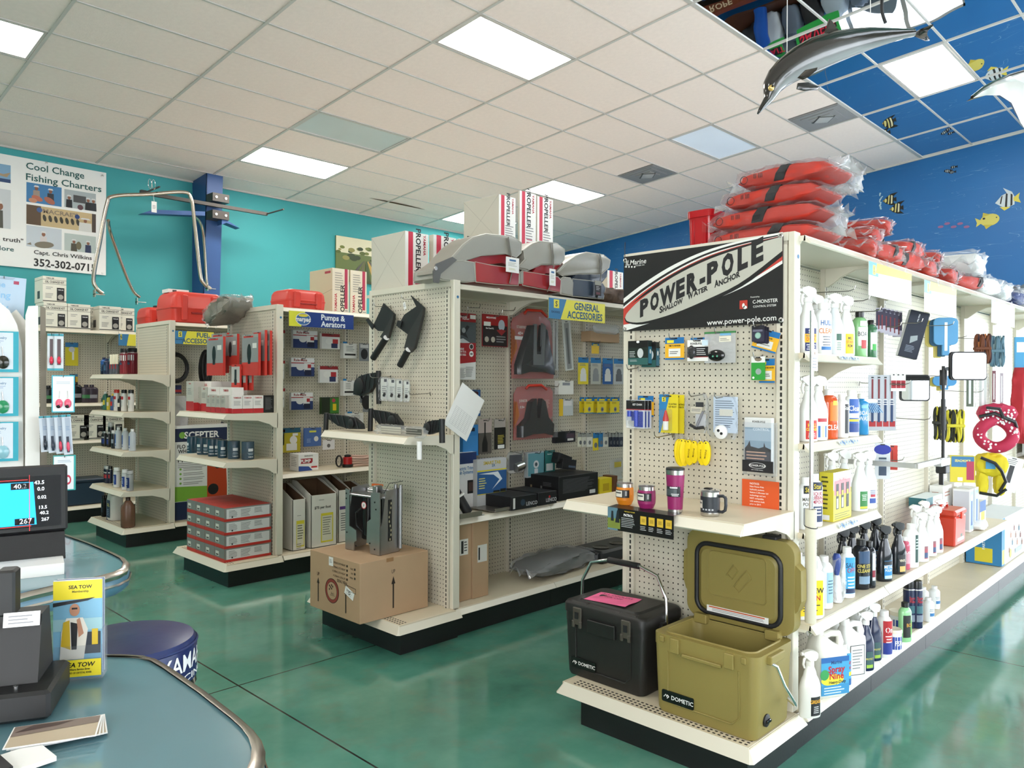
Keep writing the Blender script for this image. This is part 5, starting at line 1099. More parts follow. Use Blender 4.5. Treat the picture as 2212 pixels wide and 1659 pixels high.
for z in(.83,1.2):lip_shelf(G1,3.05+6*SEC,3.05+8*SEC,1.30,1.60,z)
# white plastic tube with long steel rod tied to the corner post
r=thing('rod_tube','cream plastic pipe holding a long steel gaff tied to the corner post','tube',(3.02,1.278,0))
pz=.55;MB().lathe([(.022,pz),(.022,1.00),(.019,1.00),(.019,pz+.01)],P('cfc9b4',.45),n=20).build('plastic_pipe',r,40)
MB().cyl((0,.0,pz+.02),(.0,0,1.79),.008,CHROME,14).build('steel_rod',r,60)
MB().tube([(.024*math.cos(t),.024*math.sin(t),.93+.004*math.sin(t))for t in[2*PI*i/14 for i in range(14)]],.002,INK,5,closed=True).build('cable_tie',r)
MB().box(-.03,-.012,1.55,.03,-.011,1.635,PAPER).disc(0,1.62,.006,P('8a6a4a'),-.012).lines(0,1.60,.045,4,.012,GREYINK,-.012).build('price_tag',r)

# blue price tickets in the shelf edges, empty pegboard hooks
rr=random.Random(6)
for z in(1.626,1.256,.894):
    b=MB();b.at(TR(0,1.302,z-.014)@RX(-.75))
    for k in range(7):b.plate(3.38+.032*k,0,.022,.020,P(('d4e0ea','7c9cc0','c4d4e4')[k%3]),0,.001,rot=.6).plate(3.38+.032*k,0,.012,.004,P('4c6c94'),0,.0016,rot=.6)
    b.at(None);b.build('shelf_tickets',G1)['kind']='stuff'
for x,z in((3.62,1.93),(3.80,1.90),(3.95,1.86),(4.25,1.80),(4.4,1.50),(4.6,1.84),(4.75,1.30),(5.0,1.55),(5.2,1.86),(5.5,1.80),(5.9,1.45),(6.1,1.82),(6.5,1.7),(4.3,1.10)):hook(G1,(x,1.595,z),0,.26)
# ================================================================ ON TOP OF THE NEAREST GONDOLA
ZT=2.102
ORV=mat('orange_vest_fabric',(.50,.030,.014),.6,bump=.05,bs=80);BKV=mat('black_webbing',(.015,.015,.016),.6)
def lifevest(label,loc,w,d,h,seed,rz=0,wrap=True,marks=True):
    """bagged life vest; long axis along local X"""
    r=thing('life_vest_bag',label,'life vest',loc,rz)
    q=pillow(w,d,h,ORV,seed,12,.05);q.build('folded_vest',r,50)
    sx_=w*rnd.uniform(-.32,.28);e=MB();e.loft([[(x+.5*z,y,z)for y,z in((-d*.50,h*.20),(-d*.545,h*.55),(-d*.49,h*.94),(0,h*1.06),(0,h*.9),(-d*.40,h*.80),(-d*.45,h*.55),(-d*.45,h*.25))]for x in(sx_-w*.05,sx_+w*.05)],BKV);e.build('strap',r,40)
    if marks:
        e=MB();e.text('II III',-w*.22,h*.6,h*.24,INK,-d*.53,.003).tube([(-w*.38+h*.2*math.cos(t),-d*.535,h*.5+h*.2*math.sin(t))for t in[2*PI*i/14 for i in range(14)]],.0015,INK,4,closed=True);e.build('printed_marks',r)
    if wrap:bagwrap(w,d,h,seed).build('clear_bag',r,60)
    return r
# the tall stack: front faces -X, so local X runs across the aisle end
c=onx(1672,480,3.28)
for k,(px,z,w,tl)in enumerate(((1655,0,.50,0),(1655,.088,.50,.02),(1668,.176,.44,.03),(1692,.262,.42,.05))):
    y=onx(px+18,400,3.30).y
    o=lifevest('bagged orange life vest, %s in the tall stack above the banner'%('lowest','second from the bottom','third from the bottom','topmost')[k],(3.30+.01*k,y,ZT+z),w,.30,.086,k*3+1,EN);o.rotation_euler.x=tl*.6
# loose plastic tails of the stack
for k,(px,py,sc)in enumerate(((1812,368,.09),(1830,392,.10),(1795,480,.10))):
    p=ony(px,py,1.36);q=pillow(sc*1.4,sc,sc*1.1,HAZY,20+k,12,.3)
    o=q.build('loose_plastic',None,60);o.location=p-Vector((0,0,sc*.5));tag(o,'crumpled end of clear plastic on the right of the vest stack, %s'%('top','just below the top','lowest')[k],'plastic')
spots=[(1838,1.42,0,.34,.10),(1850,1.50,.10,.34,.10),(1880,1.40,0,.30,.10),(1872,1.52,.19,.30,.09),(1925,1.43,0,.34,.11),(1935,1.5,.11,.32,.11),(1918,1.60,.0,.3,.1),(1972,1.42,0,.34,.11),(1985,1.5,.10,.34,.11),(2020,1.42,0,.34,.11),(2062,1.42,0,.36,.11)]
for k,(px,y,z,w,h)in enumerate(spots):
    x=ony(px,500,y).x;lifevest('bagged orange life vest in the row along the top shelf, %s after the stack'%ORD[k],(x,y,ZT+z),w*.92,.23,h*.82,30+k,rnd.uniform(-.35,.35),marks=False)
WV=mat('white_foam',(.78,.77,.74),.6)
for k,(px,y,z,w,d,h,m_)in enumerate(((2070,1.52,.12,.60,.30,.17,WV),(2100,1.42,0,.40,.26,.12,WV),(2135,1.42,0,.38,.26,.12,P('e8e9ea')),(2168,1.42,.0,.34,.26,.10,P('28386c',.6)),(2196,1.42,0,.5,.28,.15,P('d8dadc')),(2160,1.55,.10,.40,.25,.10,P('4a4038',.7)))):
    x=ony(px,560,y).x
    r=thing('bagged_cushion',('large white foam roll in clear plastic','white cushion in clear plastic','second white cushion in clear plastic','navy and white cushion in clear plastic','farthest white cushion in clear plastic','brown rope bundle in clear plastic')[k]+' on the far part of the top shelf','cushion',(x,y,ZT+z),rnd.uniform(-.2,.2))
    pillow(w,d,h,m_,60+k,12,.04).build('cushion',r,50);bagwrap(w,d,h,70+k).build('clear_bag',r,60)
# red plastic tub and navy roll at the left end of the top
p=onx(1540,515,3.42);r=thing('red_bait_tub','glossy red plastic tub standing left of the vest stack','tub',(3.45,onx(1541,515,3.42).y+.01,ZT),EN)
RP=mat('red_gloss_plastic',(.42,.01,.015),.15);w,d,h=.135,.30,.235
MB().loft([[(a*k,c*k,z)for a,c in rrect(w,d,.03)]for z,k in((0,.9),(.01,.94),(h*.86,1.0),(h*.86,1.06),(h,1.06),(h,.98),(.02,.9))],RP).build('tub_body',r,40)
for sx in(-.25,.25):MB().box(sx*w-.008,-d/2-.004,.03,sx*w+.008,-d/2+.01,h*.82,RP,ch=.003).build('rib',r)
p=onx(1498,512,3.40);r=thing('navy_roll','navy capped striped roll standing left of the red tub','roll',(3.42,p.y,ZT))
MB().lathe([(.016,0),(.016,.07)],P('c8ccd8'),n=16).build('striped_sleeve',r,40);MB().lathe([(.017,.07),(.017,.185),(.012,.195),(0,.195)],P('18233c',.5),n=16).build('foam_roll',r,40)
for k in range(3):MB().box(-.0185,-.006+.005*k,.0,-.0165,-.004+.005*k,.07,P(('3c54a0','c04050','3c54a0')[k])).build('stripe',r)
p=onx(1478,518,3.40);o=pillow(.10,.06,.06,P('d8b83c',.6),2).build('yellow_float_bag',None,50,loc=(3.42,p.y,ZT),rz=EN);tag(o,'small yellow and blue float pack at the left corner of the top shelf','pack')
MB().at(TR(0,-.032,.03)).plate(.03,0,.03,.04,P('6aa0c8')).at(None).build('blue_patch',o)
# ================================================================ SECOND GONDOLA
def polyS(y,pts):return[(lambda v:(v.x,v.z))(ony(a,b,y))for a,b in pts]
def polyE(x,pts):return[(lambda v:(v.y,v.z))(onx(a,b,x))for a,b in pts]
PXF=[('p',[(-.5,1),(-.494,1),(.5,.004),(.5,0),(.494,0),(-.5,.99)],'b0aca0'),('p',[(.5,1),(.494,1),(-.5,.004),(-.5,0),(-.494,0),(.5,.99)],'b0aca0')]
def PSIDE(flip=False):
    if not flip:return[('r',-.27,.5,.20,1,'c8304a'),('t','PROPELLER',.06,.70,.105,'141414',1.0,0,-PI/2),('t','YAMAHA',.33,.80,.055,'b02038',1.1,0,-PI/2),('l',.12,.34,.5,5,.05,'8a8a8a'),('l',.1,.12,.35,2,.05,'c06070')]
    return[('r',.32,.58,.18,.84,'a82a48'),('t','PROPELLER',.10,.30,.105,'141414',1.0,0,PI/2),('t','YAMAHA',-.30,.28,.06,'b02038',1.1,0,PI/2),('l',-.1,.90,.5,8,.05,'9a968c'),('l',.36,.12,.2,2,.05,'8a8a8a')]
def propbox(label,pl,pe,pr,yt,y,z0,flip=False,h=None,front=PXF,col='c9c5b8',scol='eceae4',name='propeller_box'):
    X=ony(pe,600,y).x;w=abs(onx(pl,600,X).y-y);d=abs(ony(pr,600,y).x-X);h=h or ony(pe,yt,y).z-z0
    b=MB().box(-w/2,0,0,w/2,d,h,P(col,.6),ch=.002);apply(b,front,w,h)
    b.at(RZ(PI/2));b.plate(d/2,h/2,d*.995,h*.995,P(scol,.6),-w/2,.0003);apply(b,PSIDE(flip),d,h,-w/2-.0003,x0=d/2);b.at(None)
    return tag(b.build(name,None,loc=(X,y+w/2,z0),rz=EN),label,'box')
Z2T=2.087
propbox('large propeller box with crossed fold lines, left end of the second gondola top',802,875,925,498,3.90,Z2T)
propbox('propeller box with red stripe just right of the largest left propeller box',926,936,985,506,3.90,Z2T)
propbox('propeller box mostly hidden behind the first folded seat',986,992,1030,515,3.92,Z2T)
propbox('high propeller box with crossed fold lines, left one of the upper three',1001,1077,1113,419,3.90,Z2T+.43)
propbox('propeller box in the middle of the upper three',1118,1122,1157,431,3.92,Z2T+.43,h=.40)
propbox('propeller box at the right of the upper three',1157,1160,1194,440,3.94,Z2T+.43,h=.40)
for k,(pl,pe,pr)in enumerate(((1003,1075,1112),(1118,1122,1156),(1157,1160,1193))):
    propbox('lower propeller box under the upper three, %s from the left'%ORD[k],pl,pe,pr,0,3.90+.02*k,Z2T,h=.425)
propbox('propeller box beyond the third folded seat',1300,1312,1346,583,3.90,Z2T)
# folded boat seats
GV=mat('grey_vinyl',(.30,.29,.25),.35,bump=.04,bs=30);RV=mat('red_vinyl',(.34,.018,.022),.3,bump=.04,bs=30);NVY=mat('navy_vinyl',(.035,.05,.075),.3);PIP=P('b8b6ac',.4)
def cushion(parent,name,y0,y1,pts,m,inset=.012,piping=True):
    pl=polyS(y0,pts);cx=sum(p[0]for p in pl)/len(pl);cz=sum(p[1]for p in pl)/len(pl)
    L=parent.location
    def rg(y,k):return[(cx+(a-cx)*k-L.x,y-L.y,cz+(c-cz)*k-L.z)for a,c in pl]
    o=MB().loft([rg(y0,.90),rg(y0+.006,.97),rg(y0+.03,1),rg(y1-.03,1),rg(y1,.94)],m).build(name,parent,30)
    if piping:MB().tube(rg(y0+.008,.985),.0035,PIP,6,closed=True).build('piping',o,60)
    return o
def seat(label,low1,low2,top,strap,m2,tagp):
    p=ony(low1[0][0],low1[0][1],3.42);r=thing('folded_boat_seat',label,'boat seat',(p.x,3.42,Z2T))
    cushion(r,'seat_cushion',3.405,3.64,low1,GV);cushion(r,'seat_bolster',3.40,3.64,low2,m2);cushion(r,'back_cushion',3.41,3.62,top,GV)
    cx=sum(a for a,c in top)/len(top);inn=[(cx+(a-cx)*.72+10,c+20)for a,c in top]
    cushion(r,'inner_pad',3.44,3.61,inn,m2,piping=False)
    e=MB();pts=[(a-p.x,-.022,c-Z2T)for a,c in polyS(3.40,strap)];e.tube(pts,.012,P('8a877c',.5),6,flat=.3);e.build('strap',r,60)
    if tagp:
        a,c=polyS(3.375,[tagp[:2],tagp[2:]]);b=MB().box(a[0]-p.x,-.05,c[1]-Z2T,c[0]-p.x,-.048,a[1]-Z2T,PAPER);w=c[0]-a[0];h=a[1]-c[1]
        apply(b,[('r',0,.8,.5,.12,'3c6c9c'),('l',0,.62,.7,3,.09,'b0b0a8'),('l',0,.25,.6,2,.07,'c8c490')],w,h,-.0505,x0=(a[0]+c[0])/2-p.x,z0=c[1]-Z2T);b.build('hang_tag',r)
    return r
s_=seat('folded grey and red boat seat at the left end of the second gondola top',[(945,600),(947,580),(968,566),(1000,562),(1026,566),(1030,608),(1010,610),(955,605)],[(1027,565),(1060,572),(1120,580),(1124,590),(1122,617),(1070,614),(1029,609)],[(941,590),(948,578),(972,560),(1000,528),(1022,512),(1052,504),(1112,511),(1130,524),(1129,546),(1118,556),(1096,548),(1040,552),(990,568),(950,590)],[(1098,512),(1103,545),(1107,580),(1100,612)],RV,(1092,554,1120,591))
for sy in(0,):
    MB().prism([(a-s_.location.x,c-Z2T)for a,c in polyS(3.40,[(934,586),(940,570),(975,555),(985,562),(950,592),(946,612),(935,610)])],-.03,-.02,P('5c5c5a',.4)).build('hinge_bracket',s_)
    q=polyS(3.40,[(938,580)])[0];MB().at(TR(q[0]-s_.location.x,-.032,q[1]-Z2T)@RX(PI/2)).lathe([(.012,0),(.012,.004),(0,.005)],STEEL,n=12).at(None).build('hinge_bolt',s_)
seat('folded grey and red boat seat in the middle, with a narrow white tag',[(1124,612),(1124,590),(1130,584),(1134,590),(1134,614)],[(1130,585),(1160,590),(1208,598),(1214,606),(1212,632),(1170,624),(1130,616)],[(1116,580),(1135,560),(1132,540),(1150,526),(1168,520),(1205,525),(1222,538),(1222,560),(1212,572),(1170,572),(1140,585)],[(1192,524),(1196,555),(1194,600),(1182,630)],RV,(1186,580,1199,618))
seat('folded grey and navy boat seat, rightmost of the three on the gondola',[(1212,635),(1210,605),(1218,598),(1234,600),(1240,610),(1238,640)],[(1238,602),(1275,606),(1304,612),(1310,622),(1306,646),(1270,643),(1238,640)],[(1203,588),(1222,568),(1245,552),(1268,544),(1306,550),(1321,562),(1318,578),(1302,592),(1250,592),(1215,596)],[(1295,548),(1300,570),(1297,600),(1290,645)],NVY,None)
q=polyS(3.37,[(1282,605),(1302,640)]);carton('seat_tag_card','black hang card on the navy seat','card',(Vector(((q[0][0]+q[1][0])/2,3.37,q[1][1])),.075,q[0][1]-q[1][1],0),.003,'1c1a1c',[('r',0,.85,1,.3,'8c8a7c'),('l',0,.6,.6,3,.1,'9c9a98'),('r',0,.15,.6,.15,'5c2a30')])
r=thing('camo_seat','brown camouflage patterned seat at the far end of the second gondola top','boat seat',(ony(1325,640,3.45).x,3.6,Z2T));pillow(.55,.4,.12,mat('camo_fabric',(.10,.06,.04),.6,var=.9,vs=22),9).build('seat_cushion',r,50)
# ---- end panel: transom brackets
def bracket(label,plate,arm,tube,cap):
    X=2.93;o=onx(*plate[0],X);r=thing('transom_bracket',label,'bracket',o,EN)
    def lc(pts):return[(-(a-o.y),c-o.z)for a,c in polyE(X,pts)]
    MB().prism(lc(plate),-.004,.004,BLK).build('plate',r);MB().prism(lc(arm),-.012,.008,P('2c2b2a',.5)).build('arm',r,30)
    t=lc(tube);MB().cyl((t[0][0],-.015,t[0][1]),(t[1][0],-.015,t[1][1]),.021,BLK,16).build('tube',r,40)
    d=(Vector((t[0][0],0,t[0][1]))-Vector((t[1][0],0,t[1][1]))).normalized();a=Vector((t[0][0],-.015,t[0][1]))
    MB().cyl(a+d*.001,a+d*.008,.019,WHITE,16).build('white_end_cap',r,40);e=lc(cap);MB().prism(e,-.012,.0,BLK).build('hook_tab',r);return r
bracket('black angled metal bracket with white-capped tube, left one on the pegboard',[(829,655),(852,677),(841,704),(833,716),(818,715),(806,705),(822,672)],[(853,678),(852,690),(842,728),(836,736),(824,728),(834,712)],[(838,731),(810,774)],[(793,691),(797,688),(810,703),(806,711)])
b_=bracket('black angled metal bracket with price sticker and white-capped tube, right one',[(888,638),(917,664),(908,690),(884,724),(860,706),(874,680),(900,662)],[(917,665),(916,678),(898,752),(888,762),(876,752),(884,722)],[(886,757),(868,790)],[(859,704),(862,692),(871,694),(868,708)])
b=MB().plate(0,0,.025,.045,PAPER,-.006,rot=.3).lines(0,.01,.018,3,.008,GREYINK,-.0065).build('price_sticker',b_);b.location=(-.055,0,-.06)
for px,py,L in((845,664,.13),(905,648,.13),(930,851,.16),(845,815,.16)):p=onx(px,py,2.98);hook(G2,p,EN,L)
def bench(label,x,y0,y1,z0,z1,left=True):
    """moulded black motor bracket: ribbed wing with an upright tube at one end"""
    r=thing('mount_bracket',label,'bracket',(x,(y0+y1)/2,z0),EN);w=abs(y1-y0);h=z1-z0;s=-1 if left else 1
    MB().cyl((s*w*.42,-.01,-.03*(z0>1.19)),(s*w*.40,-.01,h),.016,BLK,14).build('tube',r,40)
    pts=[(s*w*.40,h*.95),(0,h*.90),(-s*w*.30,h*.80),(-s*w*.48,h*.45),(-s*w*.5,h*.15),(-s*w*.2,h*.10),(s*w*.1,h*.25),(s*w*.28,h*.55),(s*w*.38,h*.65)]
    if s<0:pts=pts[::-1]
    MB().prism(pts,-.012,.014,BLK).build('wing',r)
    e=MB()
    for k in range(5):e.cyl((s*w*(.30-.16*k),-.015,h*.88),(s*w*(.22-.16*k),-.015,h*.35+(.0 if k<2 else-.02)),.0025,P('2a2a2c',.4),5)
    e.build('ribs',r)['kind']='stuff'
    MB().at(TR(-s*w*.26,-.016,h*.45)@RX(PI/2)).lathe([(h*.30,-.01),(h*.30,.006),(h*.24,.010),(0,.010)],BLK,n=20).at(None).build('round_boss',r,40);return r
y_=lambda px,x:onx(px,900,x).y
bench('black ribbed mount bracket at the left end of the bracket shelf',2.70,y_(700,2.70),y_(785,2.70),1.199,1.30)
bench('black ribbed mount bracket in the middle of the bracket shelf',2.80,y_(797,2.80),y_(870,2.80),1.199,1.335)
bench('black ribbed mount bracket with its tube at the right end of the shelf',2.74,y_(918,2.74),y_(962,2.74),1.199,1.30,False)
r=bench('black ribbed mount bracket hanging from the left edge of the pegboard',2.90,y_(766,2.90),y_(826,2.90),1.39,1.57,False)
partsbag('clear bags of white lettered hardware lying on the bracket shelf',('E',2.70,815,918,925,943),[('r',-.2,.5,.4,.6,'d8d4c4'),('r',.25,.5,.3,.5,'55544c'),('l',0,.6,.8,3,.2,'a8a498')],hk=False)
for k in range(4):
    partsbag('small clear bag with white card and black knob on the pegboard, %s from the left'%ORD[k],('E',2.88-.01*k,822+17*k,814+2*k,843+15*k,866+1*k),[('r',0,.5,.8,.86,'e6e6e0'),('r',.1,.85,.3,.12,'4c4c54'),('l',0,.6,.5,4,.08,'8c8c90')],lambda w,h:MB().cyl((0,-.012,h*.2),(w*.1,-.012,h*.32),.008,BLK,8),hk=False)
MB().cyl((0,0,0),(0,0,-.10),.014,WHITE,14).build('white_tube',None,loc=(2.68,y_(906,2.68),1.1725));o=bpy.data.objects['white_tube'];tag(o,'short white plastic tube hanging under the bracket shelf','tube')
# ---- cardboard box with jack plate
x0,x1,y0,y1,z0,z1=2.43,2.91,3.52,4.03,.172,.505
r=thing('cardboard_box','large brown cardboard box with UP arrows on the end deck','box',(x0,(y0+y1)/2,z0),EN);w=y1-y0;d=x1-x0;h=z1-z0
b=MB().box(-w/2,0,0,w/2,d,h,CARDB,ch=.002);BI=P('2b211a',.7)
for k,t in enumerate(('10" SETBACK LITE WEIGHT','8" SETBACK LITE WEIGHT','6" SETBACK LITE WEIGHT','4" SETBACK ULTRA LITE')):
    b.text(t,.115,h*(.90-.075*k),.011,BI,0,.0008,al='r',wx=.75);b.box(.125,-.001,h*(.88-.075*k),.137,0,h*(.88-.075*k)+.012,BI)
for k,t in enumerate(('FLATS','BASS','HYDRA')):b.text(t,.192,h*(.875-.075*k),.010,BI,0,.0008,al='r',wx=.75);b.box(.200,-.001,h*(.86-.075*k),.212,0,h*(.86-.075*k)+.012,BI)
b.text('SERIAL NO.',.075,h*.61,.018,BI,0,.0008,wx=.7);b.tube([(.13,-.001,h*.58),(.215,-.001,h*.56),(.215,-.001,h*.48),(.13,-.001,h*.50)],.0012,BI,4,closed=True)
def uparrow(b,x,z,s,y=0):b.plate(x,z,.010,.13*s,BI,y,.001);b.add([(x-.014,y-.001,z+.06*s),(x+.014,y-.001,z+.06*s),(x,y-.001,z+.10*s)],[(0,1,2)],BI);b.text('UP',x,z+.125*s,.022,BI,y,.001,wx=.7)
uparrow(b,-.165,h*.30,.85);uparrow(b,.12,h*.27,.85)
b.at(RZ(PI/2));uparrow(b,d*.47,h*.35,1.1,-w/2);b.plate(d*.42,h*.97,.05,.022,P('96704a'),-w/2);b.at(None)
cx,cz=-.02,h*.40;b.disc(cx,cz,.068,P('8c3a30',.7),0,.0006,32);b.disc(cx,cz,.050,CARDB,0,.0010,32);b.tube([(cx+.069*math.cos(t),0,cz+.069*math.sin(t))for t in[2*PI*i/28 for i in range(28)]],.002,BI,4,closed=True);b.tube([(cx+.050*math.cos(t),0,cz+.050*math.sin(t))for t in[2*PI*i/28 for i in range(28)]],.0015,BI,4,closed=True)
for i in range(4):
    for j in range(3):
        if(i+j)%2==0:b.plate(cx-.025+.011*i,cz+.006+.010*j+.003*i,.011,.010,BI,0,.0014)
b.text("Bob's",cx+.006,cz-.014,.014,BI,0,.0014,sh=.3,wx=.8);b.plate(cx+.006,cz-.026,.05,.002,BI,0,.0014)
b.build('carton_body',r)
e=MB().plate(0,0,.045,.050,PAPER,0).lines(0,.01,.03,3,.008,GREYINK,-.0004).build('address_label',r,loc=(-.03,-.0006,h*.90));e=MB().plate(0,0,.09,.045,PAPER,0).disc(-.0,0,.010,INK,-.0004).disc(0,0,.006,PAPER,-.0008).lines(0,.012,.06,3,.012,GREYINK,-.0004,h=.002).build('shop_sticker',r,loc=(.155,-.0006,h*.46));e.rotation_euler.y=.35
# jack plate
ALP=mat('cast_aluminium',(.42,.42,.43),.3,.95,var=.15,vs=12,bump=.05,bs=60)
r=thing('jack_plate','aluminium outboard jack plate with black hydraulic pump on the cardboard box','jack plate',(2.62,3.74,.508),EN+.12);H=.37
def cheek(x,y):return MB().prism([(y-.02,.0),(y+.13,.0),(y+.155,.02),(y+.165,H-.02),(y+.15,H),(y+.03,H-.01),(y+.02,H*.86),(y+.00,H*.5),(y-.015,H*.42)],x,x+.010,ALP,'x')
cheek(-.155,0).build('side_plate',r);cheek(.13,0).build('side_plate',r)
MB().prism([(-.155,0),(-.08,0),(-.075,.05),(-.055,.06),(-.06,.12),(-.12,.14),(-.12,H*.95),(-.155,H*.97)],-.02,-.012,ALP).build('front_flange',r)
MB().prism([(.14,0),(.06,0),(.055,.05),(.03,.06),(.035,.18),(.065,.20),(.065,H*.95),(.14,H*.97)],-.02,-.012,ALP).build('front_flange',r)
MB().box(-.15,-.018,H-.05,.13,.14,H-.038,ALP,ch=.003).build('top_plate',r);MB().box(-.14,.135,.03,.13,.15,H*.95,ALP,ch=.003).build('back_plate',r)
for xx in(.115,.155):MB().cyl((xx,.13,.02),(xx,.13,H+.02),.011,ALP,14).build('guide_rod',r,40)
b=MB().cyl((-.03,.05,.09),(-.03,.05,H-.06),.036,BLKG,18).cyl((.03,.06,.10),(.03,.06,H-.07),.030,BLK,18).box(-.075,.03,.06,.04,.10,.13,BLK,ch=.008).build('hydraulic_pump',r,40)
MB().disc(-.03,H*.72,.022,P('c22a38'),.013,n=18).disc(-.03,H*.72,.018,PAPER,.0126,n=18).text('JP',-.03,H*.72,.012,INK,.0122).build('round_sticker',r)
MB().tube([(-.05,.03,.10),(-.09,.01,.14),(-.085,0,.22),(-.05,.02,.25)],.006,BLK,7).build('hose',r,60);MB().tube([(.02,.12,H-.05),(.06,.13,H+.02),(.16,.14,H+.04)],.002,INK,5).build('wire',r)
MB().box(-.06,.10,H+.0,.02,.12,H+.012,P('d0682c')).build('orange_label',r)
MB().cyl((-.04,.06,H-.02),(.05,.06,H-.02),.012,STEEL,12).box(.01,.04,H-.035,.05,.09,H+.012,ALP,ch=.004).build('pivot',r,40)
for x,z in((-.145,.33),(-.145,.30),(-.14,.10),(.10,.30),(.11,.26),(.10,.03),(.06,.06),(-.06,.03)):MB().at(TR(x,-.021,z)@RX(PI/2)).lathe([(.005,0),(.005,.002),(0,.002)],INK,n=10).at(None).build('bolt_hole',r)
b=MB();b.at(RZ(PI/2))
for k in range(9):b.disc(.06+.008*math.sin(k),.08+.026*k,.008,P('b0a888',.4),-.141,n=8,sx=.6)
b.plate(.06,.19,.03,.24,BLK,-.1405);b.at(None);b.build('chain_slot',r)
# ---- taped price sheet on the corner post
p=ony(1004,890,3.36);b=MB().box(-.105,0,-.14,.105,.0015,.14,PAPER)
for k in range(12):b.plate(.0,.0-.010*k,.15,.0008,GREYINK,0,.0005)
for k in range(7):b.plate(-.075+.025*k,-.055,.0008,.11,GREYINK,0,.0005)
o=tag(b.build('price_sheet',None,loc=(p.x+.0,3.362,p.z)),'white printed price sheet taped crookedly to the corner post','sheet');o.rotation_euler.y=.55
# ---- goods on the visible side
def HS(name,label,cat,px0,py0,px1,py1,spec,bg,y=3.70,hk=True,**k):return pack(name,label,cat,('S',y,px0,py0,px1,py1),spec,bg,hk=G2 if hk else None,**k)
HS('skeg_guard_pack','tall red and white pack with a propeller photo beside the corner post','pack',972,676,1028,820,[('r',0,.93,1,.14,'9c1c20'),('t','MEGAWARE',-.1,.945,.035,'f0f0f0'),('t','SkegGuard',.1,.915,.022,'f0f0f0'),('r',.38,.95,.22,.06,'e6e6e2'),('r',0,.70,1,.34,'4c5458'),('p',[(-.5,.56),(.0,.62),(.3,.55),(-.1,.55)],'c8ccd0'),('p',[(-.3,.78),(0,.74),(.15,.82),(.25,.80),(.1,.70),(.2,.62),(-.05,.67),(-.4,.62)],'1b1d20'),('d',.02,.74,.04,'9aa0a4'),('p',[(-.5,.54),(.5,.56),(.5,.27),(-.5,.22)],'a81c22'),('t','EXPENSIVE',-.12,.46,.03,'f0f0f0',.8),('t','SOLUTION TO A',-.10,.42,.03,'f0f0f0',.7),('t','DAMAGED SKEG',-.10,.375,.03,'f0f0f0',.7),('d',.32,.50,.045,'f0f0ee'),('d',.32,.50,.035,'2a2a2a'),('d',.32,.39,.045,'f0f0ee'),('d',.32,.39,.028,'6a6a6a',1,.5),('l',-.15,.17,.5,10,.016,'9a9a9a'),('l',.25,.19,.3,10,.016,'9a9a9a')],'ececea')
HS('bow_guard_pack','square black and red bow guard pack beside the propeller photo pack','pack',1041,680,1097,749,[('r',0,.5,.94,.96,'1c0f10'),('r',0,.82,.94,.32,'9c1c20'),('t','MEGAWARE',-.15,.90,.055,'f0f0f0'),('r',-.3,.70,.26,.13,'e6e6e2'),('t','Bow Guard XL',-.2,.57,.05,'f0f0f0',.8),('d',.25,.68,.17,'aab4c0',.85,1.05),('p',[(.05,.52),(.25,.56),(.43,.52),(.25,.36)],'8c1c20'),('d',-.32,.22,.09,'b0a89a'),('d',-.08,.22,.09,'b0a89a'),('l',.25,.32,.4,3,.08,'8a8a8a')],'8c1c20')
